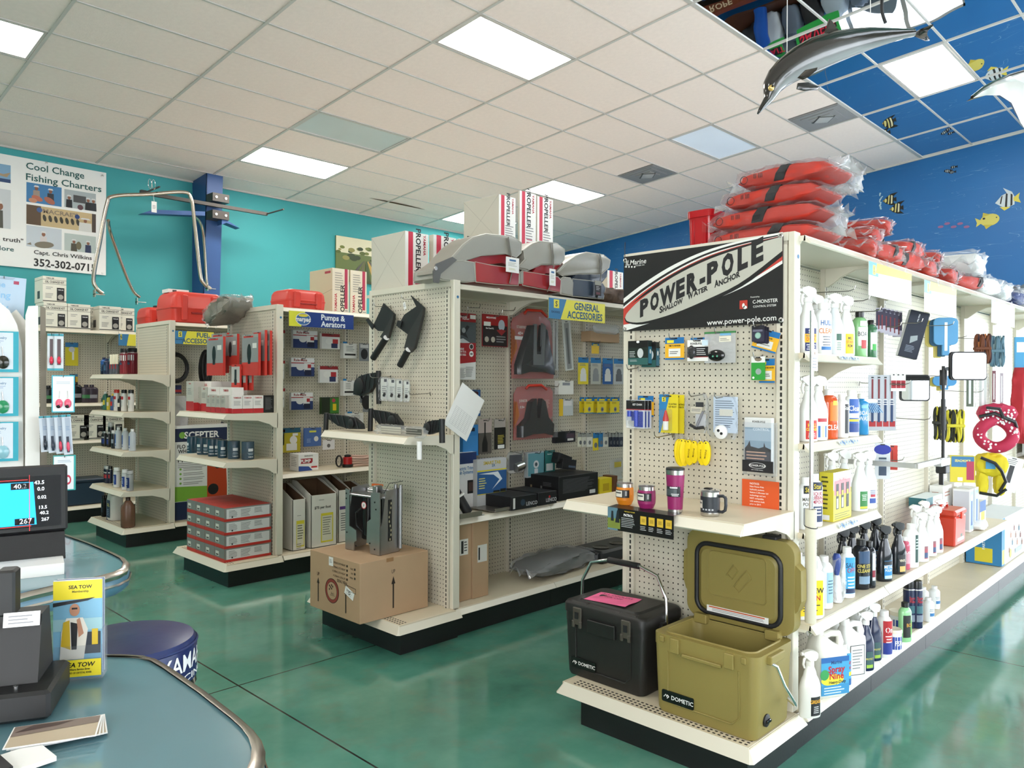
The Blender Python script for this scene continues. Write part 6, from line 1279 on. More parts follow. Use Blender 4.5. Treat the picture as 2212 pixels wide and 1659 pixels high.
def foil(name,label,px0,py0,px1,py1,wide):
    loc,w,h,rz=rectS(3.70,px0,py0,px1,py1)+(0,);r=thing(name,label,'pack',loc)
    out=[(-.48,0),(.48,.0),(.5,.04),(.44,.75),(.40,.88),(.30,.93),(.22,1),(-.22,1),(-.34,.93),(-.46,.88),(-.5,.8)]
    if wide:out=[(-.5,0),(.5,0),(.5,.9),(.42,.98),(.2,1),(-.3,1),(-.42,.98),(-.5,.85)]
    MB().prism([(a*w,c*h*.99)for a,c in out][::-1],0,.002,P('b02c1c')).build('backing_card',r)
    b=MB();OR=P('c8702c');b.add([(-.5*w,-.001,.2*h),(-.36*w,-.001,.45*h),(-.42*w,-.001,.7*h),(-.5*w,-.001,.72*h)],[(0,1,2,3)],OR)
    b.text('STARFIRE' if not wide else 'JUNIOR',-.27*w,h*(.75 if not wide else .72),h*(.04 if not wide else .05),P('d8d4cc'),0,.002,wx=.9,bold=.03);b.text('40+' if not wide else '9.9+',-.3*w,h*(.66 if not wide else .60),h*.05,P('f0f0ee'),0,.002,bold=.03,sh=.2);b.plate(-.32*w,h*.59,.2*w,h*.05,PAPER,0,.002)if not wide else b.lines(.34*w,h*.72,.15*w,8,h*.02,P('d8a8a0'),0,.002);b.build('printed_art',r)
    FB=mat('foil_black',(.02,.02,.022),.22)
    if not wide:
        MB().loft([[(a*w*k,y,c*h)for a,c in((-.44,.06),(-.2,.10),(.2,.10),(.46,.06),(.44,.2),(.25,.72),(.12,.80),(.06,.40),(-.06,.40),(-.06,.78),(-.16,.78),(-.34,.42),(-.44,.2))]for y,k in((-.005,1),(-.03,.98),(-.05,.86))],FB).build('fin',r,40)
        MB().prism([(a*w,c*h)for a,c in((-.12,.20),(.12,.20),(.16,.78),(.08,.82),(.06,.36),(-.05,.36),(-.05,.80),(-.10,.80))],-.058,-.04,P('6e7072',.35)).build('fin_spine',r)
    else:
        MB().loft([[(a*w*k,y,c*h)for a,c in((-.44,.05),(-.15,.10),(.2,.10),(.44,.05),(.46,.26),(.30,.40),(.20,.70),(.10,.76),(.04,.40),(-.04,.40),(-.06,.76),(-.18,.70),(-.26,.40),(-.44,.26))]for y,k in((-.005,1),(-.03,.98),(-.05,.88))],FB).build('fin',r,40)
    q=MB();e=[(a*w,c*h*.99)for a,c in out];q.loft([[(a,-.001,c)for a,c in e],[(a*.97,-.055,h*.5+(c-h*.5)*.97)for a,c in e],[(a*.85,-.062,h*.5+(c-h*.5)*.85)for a,c in e]],CLEAR);q.build('blister',r,40)
    MB().tube([(-.25*w,-.02,h*.94),(-.2*w,-.025,h*1.0),(.12*w,-.025,h*1.01),(.28*w,-.02,h*.93)],.010,P('d0321c'),8).build('red_handle',r,60)
    return r
foil('hydrofoil_pack','large black hydrofoil fin in a clear blister with orange card, upper one',1104,672,1197,818,False)
foil('hydrofoil_pack','smaller winged black hydrofoil in a clear blister, lower one',1110,833,1194,948,True)
for px,py in((1010,666),(1085,672),(1180,834),(1165,905)):hook(G2,ony(px,py,3.79),0,.12)
HS('white_part_box','small white box hanging right of the hydrofoils','box',1207,822,1239,852,[('r',0,.75,.5,.2,'8c9098')],'e6e4dc',t=.04)
HS('clear_fitting_pack','clear plastic fitting pack below the small white box','pack',1209,862,1238,898,[('r',-.4,.5,.3,1,'e0b828'),('r',.1,.75,.6,.3,'dcdcdc')],'bfc4c4')
HS('strap_pack','black and silver clamp pack at the lower right of the winged hydrofoil','pack',1199,932,1243,956,[('r',-.25,.5,.45,.9,'101012'),('r',.25,.6,.4,.4,'4c3c48'),('r',.25,.25,.3,.2,'d0d0d0')],'22222a',t=.03)
for k,(a,c,w_)in enumerate(((1194,1206,.3),(1222,1240,.55))):
    HS('rod_pack',('single grey rod','grey slotted bracket')[k]+' in a long clear bag under the yellow sign','pack',a,690,c,800,[('r',0,.48,w_,.9,'8d8f8c'),('r',0,.48,w_*.4,.7,'5c5e5c')],'c8cac4',hk=False,tilt=.12*k)
YC=[('r',0,.88,1,.24,'2277b4'),('r',0,.84,.6,.10,'f0d822'),('l',0,.68,.6,2,.07,'8c7a20'),('d',.05,.25,.15,'8e9094'),('d',.05,.25,.08,'4c4e52'),('r',0,.02,1,.05,'2277b4')]
for k,px in enumerate((1262,1290,1318)):HS('fitting_card','yellow card with a small metal fitting, %s of the middle row'%ORD[k],'card',px,858,px+20,893,YC,'ecd42a',n=2,gap=.03,fan=-.02)
for k,(px,c,d_)in enumerate(((1249,'e0cc30','dedfd8'),(1276,'b8b8ac','8c8f90'),(1302,'2c5c9c','dcdcd6'),(1326,'c0c4c4','6a6c70'))):HS('deck_fitting_pack','clear pack with white deck fittings, %s in the row under the brown box'%ORD[k],'pack',px,772+k,px+22,830,[('r',0,.9,1,.2,'2277b4'),('d',0,.45,.16,d_),('r',0,.25,.6,.28,d_),('l',0,.75,.7,2,.05,'777777')],c)
for k,(px,c)in enumerate(((1248,'dcdcc8'),(1257,'d0d0c4'),(1268,'e0e0d8'),(1281,'e6cf30'),(1293,'3a78a8'),(1303,'dcdcd0'),(1315,'262c3c'),(1322,'2c3444'),(1329,'262c3c'),(1336,'303848'))):HS('small_card','small hanging card in the lowest row of the far section, %s from the left'%ORD[k],'card',px,935,px+12,965+(k==3)*8,[('r',0,.85,1,.3,'2277b4' if k in(3,4)else '9a9c98'),('d',0,.3,.15,'70747a')],c,hk=k%3==0,y=3.68-.006*k)
carton('brown_part_carton','brown cardboard tray hung high near the far end of the second gondola','box',('S',3.66,1277,717,1338,739),.10,'x',(),m=CARDB)
partsbag('crumpled clear bag resting on the brown cardboard tray',('S',3.62,1280,700,1335,722),(),hk=False)
HS('fitting_card','tiny yellow and blue card directly under the brown tray','card',1278,741,1294,764,YC[:2],'ecc42a')
# left section lower goods
HS('control_pack','blue electronics pack with black device hanging behind the price sheet','pack',1006,842,1038,899,[('r',0,.5,.9,.95,'2c6aac'),('r',.15,.5,.55,.45,'15171c'),('r',.2,.2,.5,.2,'e6e6e2'),('r',.1,.85,.5,.15,'4c2428')],'244c84',t=.03)
HS('blue_clamshell','bright blue clamshell pack under the price sheet','pack',1000,918,1034,985,[('r',0,.85,.5,.12,'1a2a40'),('r',0,.4,.9,.5,'3a8ad0')],'2f80c8',t=.03,hk=False)
HS('anchor_fork_pack','narrow pack with a black fork shaped tool, left of the pair','pack',1033,905,1062,980,[('r',0,.8,1,.4,'b8a8a4'),('p',[(-.05,.9),(.05,.9),(.05,.55),(.2,.3),(.2,.05),(-.2,.05),(-.2,.3),(-.05,.55)],'121214')],'55504c')
HS('anchor_fork_pack','narrow black pack with yellow and white print, right of the pair','pack',1068,905,1092,970,[('r',0,.85,1,.3,'a8a09a'),('r',0,.36,1,.72,'1a1917'),('l',.1,.45,.6,6,.05,'c8b84c'),('r',.1,.08,.6,.12,'e6e6e2')],'2a2825')
partsbag('grey bagged spotlight fitting hanging above the black cartons',('S',3.66,1093,975,1132,1022),[('r',0,.5,.7,.7,'4c5058')],lambda w,h:MB().cyl((-w*.1,-.02,h*.25),(w*.3,-.02,h*.35),.03,STEEL,14))
HS('lever_pack','clear clamshell with a grey lever ring, blue-green card','pack',1139,976,1177,1030,[('r',0,.5,.9,.9,'5c94a0'),('d',0,.5,.16,'c8ccd0'),('d',0,.5,.08,'3c4c54'),('r',0,.2,.2,.25,'c8ccd0')],'a8b0b4',t=.03)
HS('teal_card','teal green hardware card between clamshell and black boxes','card',1175,973,1199,1024,[('t','DeLuxe Lever',0,.85,.05,'d8e6e4',.7),('r',0,.3,.6,.3,'c8d0d0')],'2c6c6a')
for k,(a,c,t_)in enumerate(((1203,982,.3),(1214,992,.15))):carton('black_part_box','small black box hanging crookedly, %s of two'%('left','right')[k],'box',('S',3.62-.02*k,a,c,a+30,c+22),.06,'17171a',[('r',.2,.3,.5,.2,'4c5c70')]).rotation_euler.y=t_
partsbag('clear bag with yellow label and white tie near the orange cup',('S',3.50,1315,990,1345,1035),[('r',.1,.7,.5,.25,'d8c030')],hk=False)
# shelf goods (z .685)
ZS=.687
def onS(px0,px1,y,d,h,name,label,spec,bg,side=(),rz=0,m=None,z=ZS):
    a=ony(px0,1000,y);c=ony(px1,1000,y);return carton(name,label,'box',(Vector(((a.x+c.x)/2,y,z)),c.x-a.x,h,rz),d,bg,spec,side,m=m)
onS(980,1029,3.66,.05,.36,'trim_tab_carton','white and navy trim tab carton standing behind the black actuator',[('r',0,.90,1,.2,'1d3468'),('t','Electric Trim',.0,.72,.06,'5c88b8',.9),('t','Tab Systems',.0,.65,.06,'5c88b8',.9),('r',.25,.38,.3,.24,'1b1d22'),('r',.25,.38,.2,.16,'4c3a38')],'e9ebee')
onS(1031,1094,3.62,.06,.31,'trim_tab_carton','grey carton with blue boat wake picture and yellow stripe',[('t','SMART TAB',0,.92,.07,'c8b020'),('t','SX',.05,.86,.06,'2c6c9c'),('r',0,.76,1,.025,'e0d020'),('r',0,.50,1,.48,'2c5c94'),('p',[(-.45,.70),(.2,.72),(.35,.55),(.0,.35),(.25,.55),(.05,.66)],'dfe8ee'),('l',-.32,.6,.25,5,.05,'e0d878'),('r',.15,.24,.22,.16,'17181a'),('r',.38,.26,.2,.16,'17181a'),('r',0,.27,1,.015,'e0d020'),('t','Nauticus',0,.07,.05,'5c6068')],'c4c6c8')
onS(1207,1292,3.44,.32,.165,'black_carton','large black glossy carton on the middle shelf',[('l',0,.85,.8,12,.05,'5c5c60'),('r',.35,.2,.15,.16,'d8d8d8')],'131316',[('r',-.3,.4,.05,.3,'8a7a60'),('r',.0,.4,.05,.3,'6a6a6a'),('l',.2,.7,.3,3,.06,'5c5c60')])
onS(1163,1203,3.40,.30,.085,'lenco_box','small black carton with red mark, right of the pair in front',[('t','LENCO',.2,.35,.28,'b8b8bc'),('d',.1,.6,.1,'c02a30')],'17171a')
onS(1104,1160,3.39,.28,.085,'lenco_box','small black carton with white prohibition mark, left of the pair in front',[('t','LENCO',.3,.35,.28,'b8b8bc'),('d',-.05,.5,.25,'2c3c4c',1.0),('r',-.38,.5,.08,.8,'d8d8d8')],'17171a')
MB().prism([(-.17,0),(.17,0),(.17,.17),(.12,.19),(-.14,.12)],0,.006,P('6f675c',.3),'z');r=thing('trim_tab','brown-grey metal trim tab lying at the edge of the middle shelf','trim tab',(ony(1105,1090,3.42).x,3.40,ZS+.004),.0)
MB().box(-.17,0,0,.17,.24,.006,mat('tab_metal',(.22,.20,.175),.3,.7),ch=.001).build('plate',r);MB().box(-.16,.0,.006,.14,.01,.022,STEEL).build('folded_edge',r);MB().tube([(.05,.1,.02),(.08,.06,.03),(.12,.04,.02)],.003,STEEL,6).build('clip',r)
r=thing('trim_tab_kit','steel trim tab with a black actuator cylinder leaning by the corner post','trim tab',(ony(1010,1110,3.40).x,3.38,ZS+.004))
MB().box(-.10,0,0,.12,.20,.006,STEEL,ch=.001).box(-.08,-.002,.006,.10,.004,.03,STEEL).build('plate',r);MB().cyl((.03,.05,.02),(-.09,.12,.26),.030,BLK,16).cyl((.045,.045,.0),(.03,.05,.03),.014,BLKG,12).build('actuator',r,40)
MB().cyl((-.025,.06,.125),(-.03,.063,.135),.0315,PAPER,16).build('white_ring_label',r,40)
onS(1296,1322,3.45,.08,.11,'yellow_float','yellow moulded part at the far end of the middle shelf',[('r',0,.4,.5,.5,'c8a818')],'e6cf20');onS(1325,1334,3.44,.1,.12,'brown_block','small brown block box beside the orange cup',(),'6a4228')
# deck goods
TP=[('r',.0,.68,.55,.20,'e6e4de'),('r',-.1,.68,.15,.16,'2a2a2a'),('l',.12,.74,.2,4,.035,'4a4a4a')]
onS(986,1019,3.46,.28,.48,'tall_cardboard_carton','tall brown carton with white barcode label beside the corner post',TP,'x',m=CARDB,z=.172)
onS(1022,1056,3.45,.28,.48,'tall_cardboard_carton','tall brown carton wrapped in clear tape, second from the corner post',[('r',.1,.56,.6,.22,'d8d6d0'),('r',-.1,.56,.1,.16,'2a2a2a')],'x',m=CARDB,z=.172)
r=thing('bagged_seat_cushion','grey cushion in a clear crumpled bag on the bottom deck','cushion',(ony(1205,1240,3.55).x,3.575,.184),.12)
pillow(.72,.28,.105,P('8c8c8c',.6),5).build('cushion',r,50);bagwrap(.72,.28,.105,14).build('clear_bag',r,60)
r=thing('cup_tray','charcoal plastic tray with two round cup recesses at the far end of the deck','tray',(ony(1315,1205,3.6).x,3.60,.172));MB().box(-.30,-.17,0,.30,.17,.085,P('26282a',.4),ch=.015,tap=.03).build('tray_body',r,30)
for sx in(-.15,.06):MB().lathe([(.062,.084),(.066,.090),(.058,.090),(.05,.087),(0,.0866)],BLKG,c=(sx,-.04,0),n=24).build('cup_recess',r,40)
# hanging sign
def sign(name,label,px0,py0,px1,py1,y,spec,bg):
    a=ony(px0,py0,y);c=ony(px1,py0,y);w=c.x-a.x;cx=(px0+px1)/2;t=ony(cx,py0,y);u=ony(cx,py1,y);h=t.z-u.z
    b=MB().box(-w/2,0,0,w/2,.002,h,P(bg,.35));apply(b,spec,w,h);return tag(b.build(name,None,loc=((a.x+c.x)/2,y,u.z)),label,'sign')
SEA=[('p',[(-.5,0),(-.30,0),(-.20,1),(-.5,1)],'3f7fae'),('r',-.37,.74,.09,.42,'e8dc4a'),('t','S',-.37,.74,.26,'20303c'),('t','SEACHOICE',-.385,.34,.10,'20405c',.85)]
sign('aisle_sign','yellow and blue GENERAL ACCESSORIES sign under the boat seats',1185,650,1307,693,3.375,SEA+[('t','GENERAL',.16,.73,.36,'2f5f80',.95),('t','ACCESSORIES',.13,.28,.36,'2f5f80',.92)],'e9e04a')
# ================================================================ THIRD GONDOLA
Z3T=2.077
FB3=[('p',[(-.5,.36),(.5,.55),(.5,.558),(-.5,.368)],'8c8574'),('r',.3,.92,.25,.05,'a83040'),('t','PROPELLER',.25,.05,.06,'2a2520')]
propbox('tan propeller box with red stripe, left of the pair on the third gondola',669,718,754,578,5.80,Z3T,True,front=FB3,col='c8bea0',scol='d8d0bc')
propbox('tan propeller box with red stripe, right of the pair on the third gondola',755,757,792,583,5.80,Z3T,True,front=(),col='c8bea0',scol='d8d0bc')
FR=mat('red_fuel_tank',(.62,.045,.03),.42,bump=.02,bs=50)
def tank(label,loc,w,d,h,rz=0,cap=False):
    r=thing('fuel_tank',label,'fuel tank',loc,rz)
    def rg(z,k,kx=None):kx=kx or k;return[(a*kx,d/2+c*k,z)for a,c in rrect(w,d,.05,4)]
    MB().loft([rg(0,.90),rg(.012,.97),rg(h*.44,1),rg(h*.46,1.02),rg(h*.50,1.02),rg(h*.52,1),rg(h*.80,.97),rg(h*.93,.90),rg(h,.80)],FR).build('tank_shell',r,35)
    for sx in(-.28,.28):MB().box(sx*w-.03,-.012,.02,sx*w+.03,.02,h*.90,FR,ch=.010).build('moulded_rib',r,30)
    MB().box(-.08,-.010,h*.30,.08,.02,h*.36,P('8e0f0c',.4),ch=.004).build('hand_recess',r)
    if cap:MB().lathe([(.03,h*.98),(.03,h+.025),(.02,h+.03),(0,h+.03)],INK,c=(.0,d*.5,0),n=14).tube([(.03,d*.5,h+.01),(.07,d*.5,h+.03),(.10,d*.5,h)],.008,INK,6).build('filler_cap',r,40)
    return r
p=ony(627,662,5.85);tank('red fuel tank with sloped shoulders left of the tan propeller boxes',(p.x+.02,5.60,Z3T),.36,.32,.175)
# grey bag slumped over the panel top
r=thing('grey_bag','grey cloth pack in clear plastic slumped over the third gondola top','bag',(2.86,onx(505,700,2.9).y,2.00),EN)
q=pillow(.46,.24,.14,mat('grey_cloth',(.30,.28,.235),.7,bump=.3),17,12,.22);q.build('cloth_pack',r,50);bagwrap(.46,.24,.14,18).build('clear_bag',r,60);r.rotation_euler.y=-.30
# hanging packs on the end panel
HP=[('r',0,.86,1,.28,'9c9c98'),('r',-.1,.92,.6,.08,'c83028'),('r',0,.62,1,.6,'8e9090'),('r',0,.15,1,.30,'c83a30'),('d',-.05,.55,.20,'17181a',.55,1.1),('r',-.05,.38,.16,.2,'17181a'),('r',.28,.72,.25,.12,'dcdcd8')]
def HE(name,label,cat,px0,py0,px1,py1,spec,bg,x=2.88,**k):return pack(name,label,cat,('E',x,px0,py0,px1,py1),spec,bg,**k)
for k,(a,b_,c,d_,x)in enumerate(((447,728,482,811,2.72),(486,722,512,790,2.80),(523,722,558,811,2.76),(545,714,572,811,2.82),(562,715,583,810,2.86),(457,720,490,806,2.82))):
    HE('hose_kit_pack','grey and red hose kit card on the third end panel, %s of six'%ORD[k],'card',a,b_,c,d_,HP,'c83a30',x=x,hk=G3 if k<3 else None,t=.02)
for k in range(3):HE('primer_bulb_pack','narrow red and grey primer card hanging below the larger cards, %s of three'%ORD[k],'card',500+13*k,787,518+13*k,843,[('r',0,.6,1,.62,'b8b8b4'),('r',0,.1,1,.2,'c83a30'),('r',0,.5,.25,.6,'15161a'),('d',0,.35,.12,'15161a')],'c83a30',x=2.74+.03*k,t=.015)
hook(G3,onx(512,785,2.95),EN,.22)
# oil filter boxes on the first end shelf
ZE=1.264
def YB(h,label,px0,px1,x,spec,col='e6e4e0'):
    a=onx(px0,900,x).y;c=onx(px1,900,x).y;m_=min((a+c)/2,6.19-abs(a-c)/2)
    return carton('filter_box',label,'box',(Vector((x,m_,ZE)),abs(a-c)*.97,h,EN),.09,col,spec,[('r',0,.14,1,.28,'b82a30')])
WR=[('r',0,.13,1,.26,'b82a30'),('t','YAMAHA',0,.88,.10,'b82a30',.8),('l',0,.68,.7,4,.07,'9a9a9a')]
GR=[('r',0,.16,1,.32,'b82a30'),('t','YAMAHA',0,.92,.05,'b82a30',.6),('l',0,.75,.6,4,.06,'8a8a88')]
for k,(a,c)in enumerate(((395,411),(411,441),(441,471),(471,501))):YB(.235,'tall filter box in the rear row of the filter shelf, %s from the left'%ORD[k],a+4*k,c+4*k,2.60+.09*k,GR if k==0 else WR,'bfbdb4' if k==0 else 'e6e4e0')
for k,(a,c)in enumerate(((414,427),(428,441),(442,468),(468,496))):YB(.19,'medium filter box in the middle row of the filter shelf, %s from the left'%ORD[k],a+6,c+6,2.64+.0*k,GR if k<2 else WR,'bfbdb4' if k<2 else 'e6e4e0')
for k in range(4):YB(.13,'slim grey and red filter box in the front row, %s from the left'%ORD[k],445+10.5*k,455+10.5*k,2.58,GR,'b4b2aa')
for k in range(4):
    u=ony(487+23*k,900,5.40).x;v=ony(510+23*k,900,5.40).x
    carton('filter_box',('white and red filter box along the right edge of the filter shelf, %s of three'%ORD[k])if k<3 else 'black filter box at the right end of the filter shelf','box',(Vector(((u+v)/2+.05,5.40,ZE)),(v-u)*.97,.13,0),.09,'e6e4e0' if k<3 else '17181a',WR if k<3 else[('l',0,.85,.7,9,.08,'6c6c70')],[('r',0,.14,1,.28,'b82a30')]if k<3 else())
# shrink-wrapped oil filters
FBL=P('24465a',.25);f0=None
for k,px in enumerate((404,413,425,438,449,459,470,494,522)):
    L_='blue oil filter can on the lower end shelf, %s from the left'%ORD[k];big=k>6;R_=.046 if big else .037
    p=onx(px,980,2.64+(.03 if k%2 else 0));r=thing('oil_filter',L_,'filter',(p.x+.04 if p.y>5.5 else ony(px,900,5.46).x+.05,max(p.y,5.46),.9135),EN+.2*k)
    MB().lathe([(R_*.93,0),(R_,.006),(R_,.128),(R_*.95,.134),(R_*.6,.136),(0,.134)],FBL,n=20).build('filter_can',r,40)
    lab(R_,.12,.006,[('r',0,.55,.4,.18,'d8dde0'),('l',0,.35,.5,2,.08,'a9bcc8'),('t','YAMAHA',0,.12,.08,'dfe6ea')]).build('label',r)
    if big:MB().lathe([(R_*1.03,.002),(R_*1.03,.134)],CLEAR,n=16,caps=False).build('shrink_wrap',r,40)
# grey and red cartons, 4 x 4 on the deck
NB=[('r',0,.62,1,.76,'80817e'),('r',0,.13,1,.26,'c0342c'),('r',-.22,.55,.34,.36,'dedcd4'),('r',-.22,.47,.25,.12,'55504c')]
SB=[('r',0,.5,1,1,'80817e'),('r',0,.10,1,.2,'c0342c'),('r',.0,.55,.92,.72,'d9dadb'),('l',-.32,.78,.18,6,.09,'77797c'),('l',-.05,.80,.22,7,.085,'77797c'),('l',.22,.80,.18,5,.085,'77797c'),('r',-.34,.3,.03,.12,'222222')]
yb=onx(404,1150,2.56).y;yr=onx(485,1150,2.56).y;bw=(yb-yr)/4;bd=.37;bh=.098;first=None
TZ=[onx(485,v,2.56).z for v in(1120,1215)]
for lv in range(4):
    for k in range(4):
        L_='grey and red carton on the third deck, %s layer, %s from the left'%(('bottom','second','third','top')[lv],ORD[k])
        loc=Vector((2.56,yb-bw*(k+.5),.172+lv*(bh+.0015)))
        if first is None:
            first=carton('grey_red_carton',L_,'box',(loc,bw*.985,bh,EN),bd,'b8352e',NB,SB);first['group']='grey and red cartons stacked on the third gondola deck'
        else:o=first.copy();C.objects.link(o);o.location=loc;o['label']=L_
# ---- side goods
def H3(name,label,cat,a,b_,c,d_,spec,bg,y=5.70,hk=True,**k):return pack(name,label,cat,('S',y,a,b_,c,d_),spec,bg,hk=G3 if hk else None,**k)
PW=[('r',0,.86,1,.28,'e8e8e8'),('t','Rule-Mate',-.1,.88,.14,'8c2028'),('r',0,.72,1,.05,'a82a30'),('r',0,.25,1,.5,'24386c'),('d',-.1,.50,.18,'dcdcdc',1.4),('r',.2,.5,.3,.45,'e2e2e2'),('r',.28,.55,.15,.2,'b02a30'),('r',.22,.2,.3,.3,'101c3c')]
for k,(a,b_,c,d_)in enumerate(((633,714,686,752),(629,773,679,813),(629,848,676,885))):H3('bilge_pump_pack','wide blue and white bilge pump blister, %s from the top in the left column'%ORD[k],'pack',a,b_,c,d_,PW,'d8dade',t=.03)
for k,(a,b_,c,d_)in enumerate(((695,721,734,754),(691,791,730,827))):H3('bilge_pump_pack','white and red bilge pump blister, %s in the second column'%('upper','lower')[k],'pack',a,b_,c,d_,[('r',0,.9,1,.2,'8c2028'),('d',-.1,.5,.2,'e8e8e4',1.3),('r',.25,.5,.3,.3,'b02a30'),('r',.2,.22,.35,.3,'28325c')],'e0e0de',t=.03)
H3('strainer_pack','green pack with a yellow and red pump picture','pack',694,858,732,894,[('r',-.25,.5,.45,1,'1c2818'),('r',.25,.5,.5,.9,'3c7c2c'),('r',.25,.4,.2,.4,'e0c020'),('d',.2,.8,.12,'b83c50')],'2a4420',t=.03)
for k,(b_,d_)in enumerate(((712,752),(778,818),(838,880),(928,962))):H3('white_red_pack','white pack cut by the corner post, %s from the top'%ORD[k],'pack',596,b_,614,d_,[('r',.2,.9,.8,.16,'b02a30'),('d',.2,.45,.1,'4a4a4a')],'e9e9e6',hk=False)
for k,(a,b_,c,d_)in enumerate(((742,742,771,774),(742,822,766,855),(752,892,785,922))):H3('switch_box_pack','white boxed float switch in the far column, %s from the top'%ORD[k],'box',a,b_,c,d_,[('r',0,.25,.8,.12,'1c1c1c'),('l',0,.8,.6,4,.1,'8c8c8c'),('r',-.4,1.05,.3,.12,'2277b4')],'e6e6e2',t=.05)
for k,(a,b_,c,d_)in enumerate(((776,742,798,780),(778,820,797,870),(784,838,800,890))):H3('black_fitting_pack','clear pack of black pump fittings at the far right, %s from the top'%ORD[k],'pack',a,b_,c,d_,[('d',0,.4,.3,'17181c',.8),('r',0,.85,.8,.2,'c8c8c8')],'7c8084',y=5.66-.02*k)
H3('vent_pack','yellow-green pack with a large white vent cap','pack',611,924,649,977,[('r',0,.9,1,.2,'2a5c78'),('d',.1,.5,.17,'e9e8e2'),('r',.0,.22,.6,.28,'e9e8e2'),('r',.2,.72,.3,.1,'e6e6e2')],'b8a828',t=.02)
H3('hatch_pack','blue pack with a small white cap beside the yellow-green pack','pack',657,924,694,964,[('r',0,.8,.4,.1,'d8d850'),('d',.2,.4,.14,'e4e0da'),('l',-.2,.4,.3,3,.08,'9cb0d0')],'4c6ca8',n=2)
H3('white_card','small white card with a grey cap under the mount bracket','card',697,950,723,971,[('d',0,.4,.2,'6c6c6c')],'e6e6e6')
ZM=.782
def on3(a,c,y,d_,h,name,label,spec,bg,side=(),z=ZM,m=None):
    u=ony(a,1000,y);v=ony(c,1000,y);return carton(name,label,'box',(Vector(((u.x+v.x)/2,y,z)),v.x-u.x,h,0),d_,bg,spec,side,m=m)
on3(645,688,5.50,.14,.135,'pump_carton','white pump carton with red and blue lettering on the third middle shelf',[('t','SHUR-DOG',0,.88,.08,'1c1c1c'),('r',-.1,.58,.6,.3,'9c2430'),('t','PUMP',-.15,.58,.2,'f0f0f0'),('p',[(-.5,.0),(-.5,.3),(0,.25),(.2,0)],'2c4c94'),('d',.28,.35,.2,'e6e6e6',1.0),('r',.28,.2,.3,.1,'b02a30')],'e9e9e6',[('l',0,.8,.6,6,.1,'9a9a9a')])
p=ony(740,1003,5.50);r=thing('red_pump','red and black bilge pump with a bundled black cord on the shelf','pump',(p.x+.05,5.50,ZM))
MB().lathe([(.040,0,),(.045,.006),(.045,.022),(.038,.026)],BLK,n=20).lathe([(.038,.026),(.038,.080),(.030,.086)],P('b01c20',.35),n=20).lathe([(.026,.084),(.030,.10),(.012,.106),(0,.106)],BLK,n=16).build('pump_body',r,40)
for k in range(3):MB().tube([(-.09+.028*math.cos(t)+.006*k,-.01+.012*k,.055+.045*math.sin(t))for t in[2*PI*i/14 for i in range(14)]],.006,INK,6,closed=True).build('cord_loop',r,60)
p=ony(776,1000,5.50);r=thing('hose_coil','pale pink clear hose coil in a bag at the far end of the shelf','hose',(p.x,5.55,ZM))
for k in range(4):MB().tube([(.13*math.cos(t),.09*math.sin(t),.012+.02*k+.004*math.sin(3*t+k))for t in[2*PI*i/22 for i in range(22)]],.011,P('c8a898',.3),7,closed=True).build('hose_turn',r,60)
# open white bins on the deck
def bin_(label,pl,pe,pr,zt,zf,y,prints,seed):
    """front faces -Y between pe and pr, left side seen to pl; the top is cut slanting towards the front"""
    a=ony(pe,1150,y);c=ony(pr,1150,y);w=c.x-a.x;r=thing('open_bin_box',label,'box',((a.x+c.x)/2,y,.172));d=.30;b=MB();t=.004;M_=P('dcdad2',.65);I_=mat('kraft_inside',(.16,.09,.05),.8)
    b.box(-w/2,0,0,w/2,t,zf,M_).box(-w/2,d-t,0,w/2,d,zt,M_).box(-w/2,0,0,w/2,d,t,M_)
    for s in(-1,1):
        x0=s*w/2;b.prism([(0,0),(d,0),(d,zt),(d*.75,zt),(0,zf)],x0-(t if s>0 else 0),x0+(t if s<0 else 0),M_,'x')
    b.quad((-w/2+t+.001,t,.01),(-w/2+t+.001,d-t,.01),(-w/2+t+.001,d-t,zt-.002),(-w/2+t+.001,t,zf-.002),I_).quad((w/2-t-.001,t,.01),(w/2-t-.001,d-t,.01),(w/2-t-.001,d-t,zt-.002),(w/2-t-.001,t,zf-.002),I_).quad((-w/2+t,d-t-.001,.01),(w/2-t,d-t-.001,.01),(w/2-t,d-t-.001,zt-.002),(-w/2+t,d-t-.001,zt-.002),I_)
    b.build('box_shell',r);MB().at(TR(0,d*.5,.05)).lathe([(.0,0),(w*.34,.0),(w*.40,zf*.7),(0,zf*.75)],mat('kraft_inside',(0,0,0)),n=16,sy=.6).at(None).build('wrapped_contents',r,40)
    b=MB();apply(b,prints,w,zf);b.build('printed_front',r);return r
YLB=[('r',.1,.32,.62,.52,'ded23c'),('r',.1,.30,.52,.42,'dcd9c4'),('l',.1,.48,.45,6,.05,'6a6a50'),('l',0,.12,.4,3,.04,'8a8a86'),('r',0,.68,.3,.01,'8a8a86')]
bin_('open-topped white carton with yellow label nearest the corner post',604,632,660,.50,.40,5.42,YLB,1)
bin_('wide open-topped white carton with handwriting and a pale yellow label',660,672,727,.52,.42,5.40,[('t','$75 per foot',-.05,.76,.05,'2c2c2c'),('r',.12,.36,.48,.56,'ded23c'),('r',.12,.35,.40,.48,'dcd9c4'),('l',.12,.55,.34,8,.045,'8a8a78'),('r',-.1,.9,.2,.01,'8a8a86')],2)
bin_('narrow open white carton with a purple label band',728,731,757,.53,.43,5.44,[('r',0,.66,.8,.06,'5c3c84'),('r',0,.38,.8,.48,'e0dfd8'),('l',0,.55,.6,8,.045,'6a6a6a')],3)
bin_('open white carton at the far right, half hidden by the jack plate',757,762,800,.46,.38,5.42,[('r',0,.4,.5,.5,'ded23c')],4)
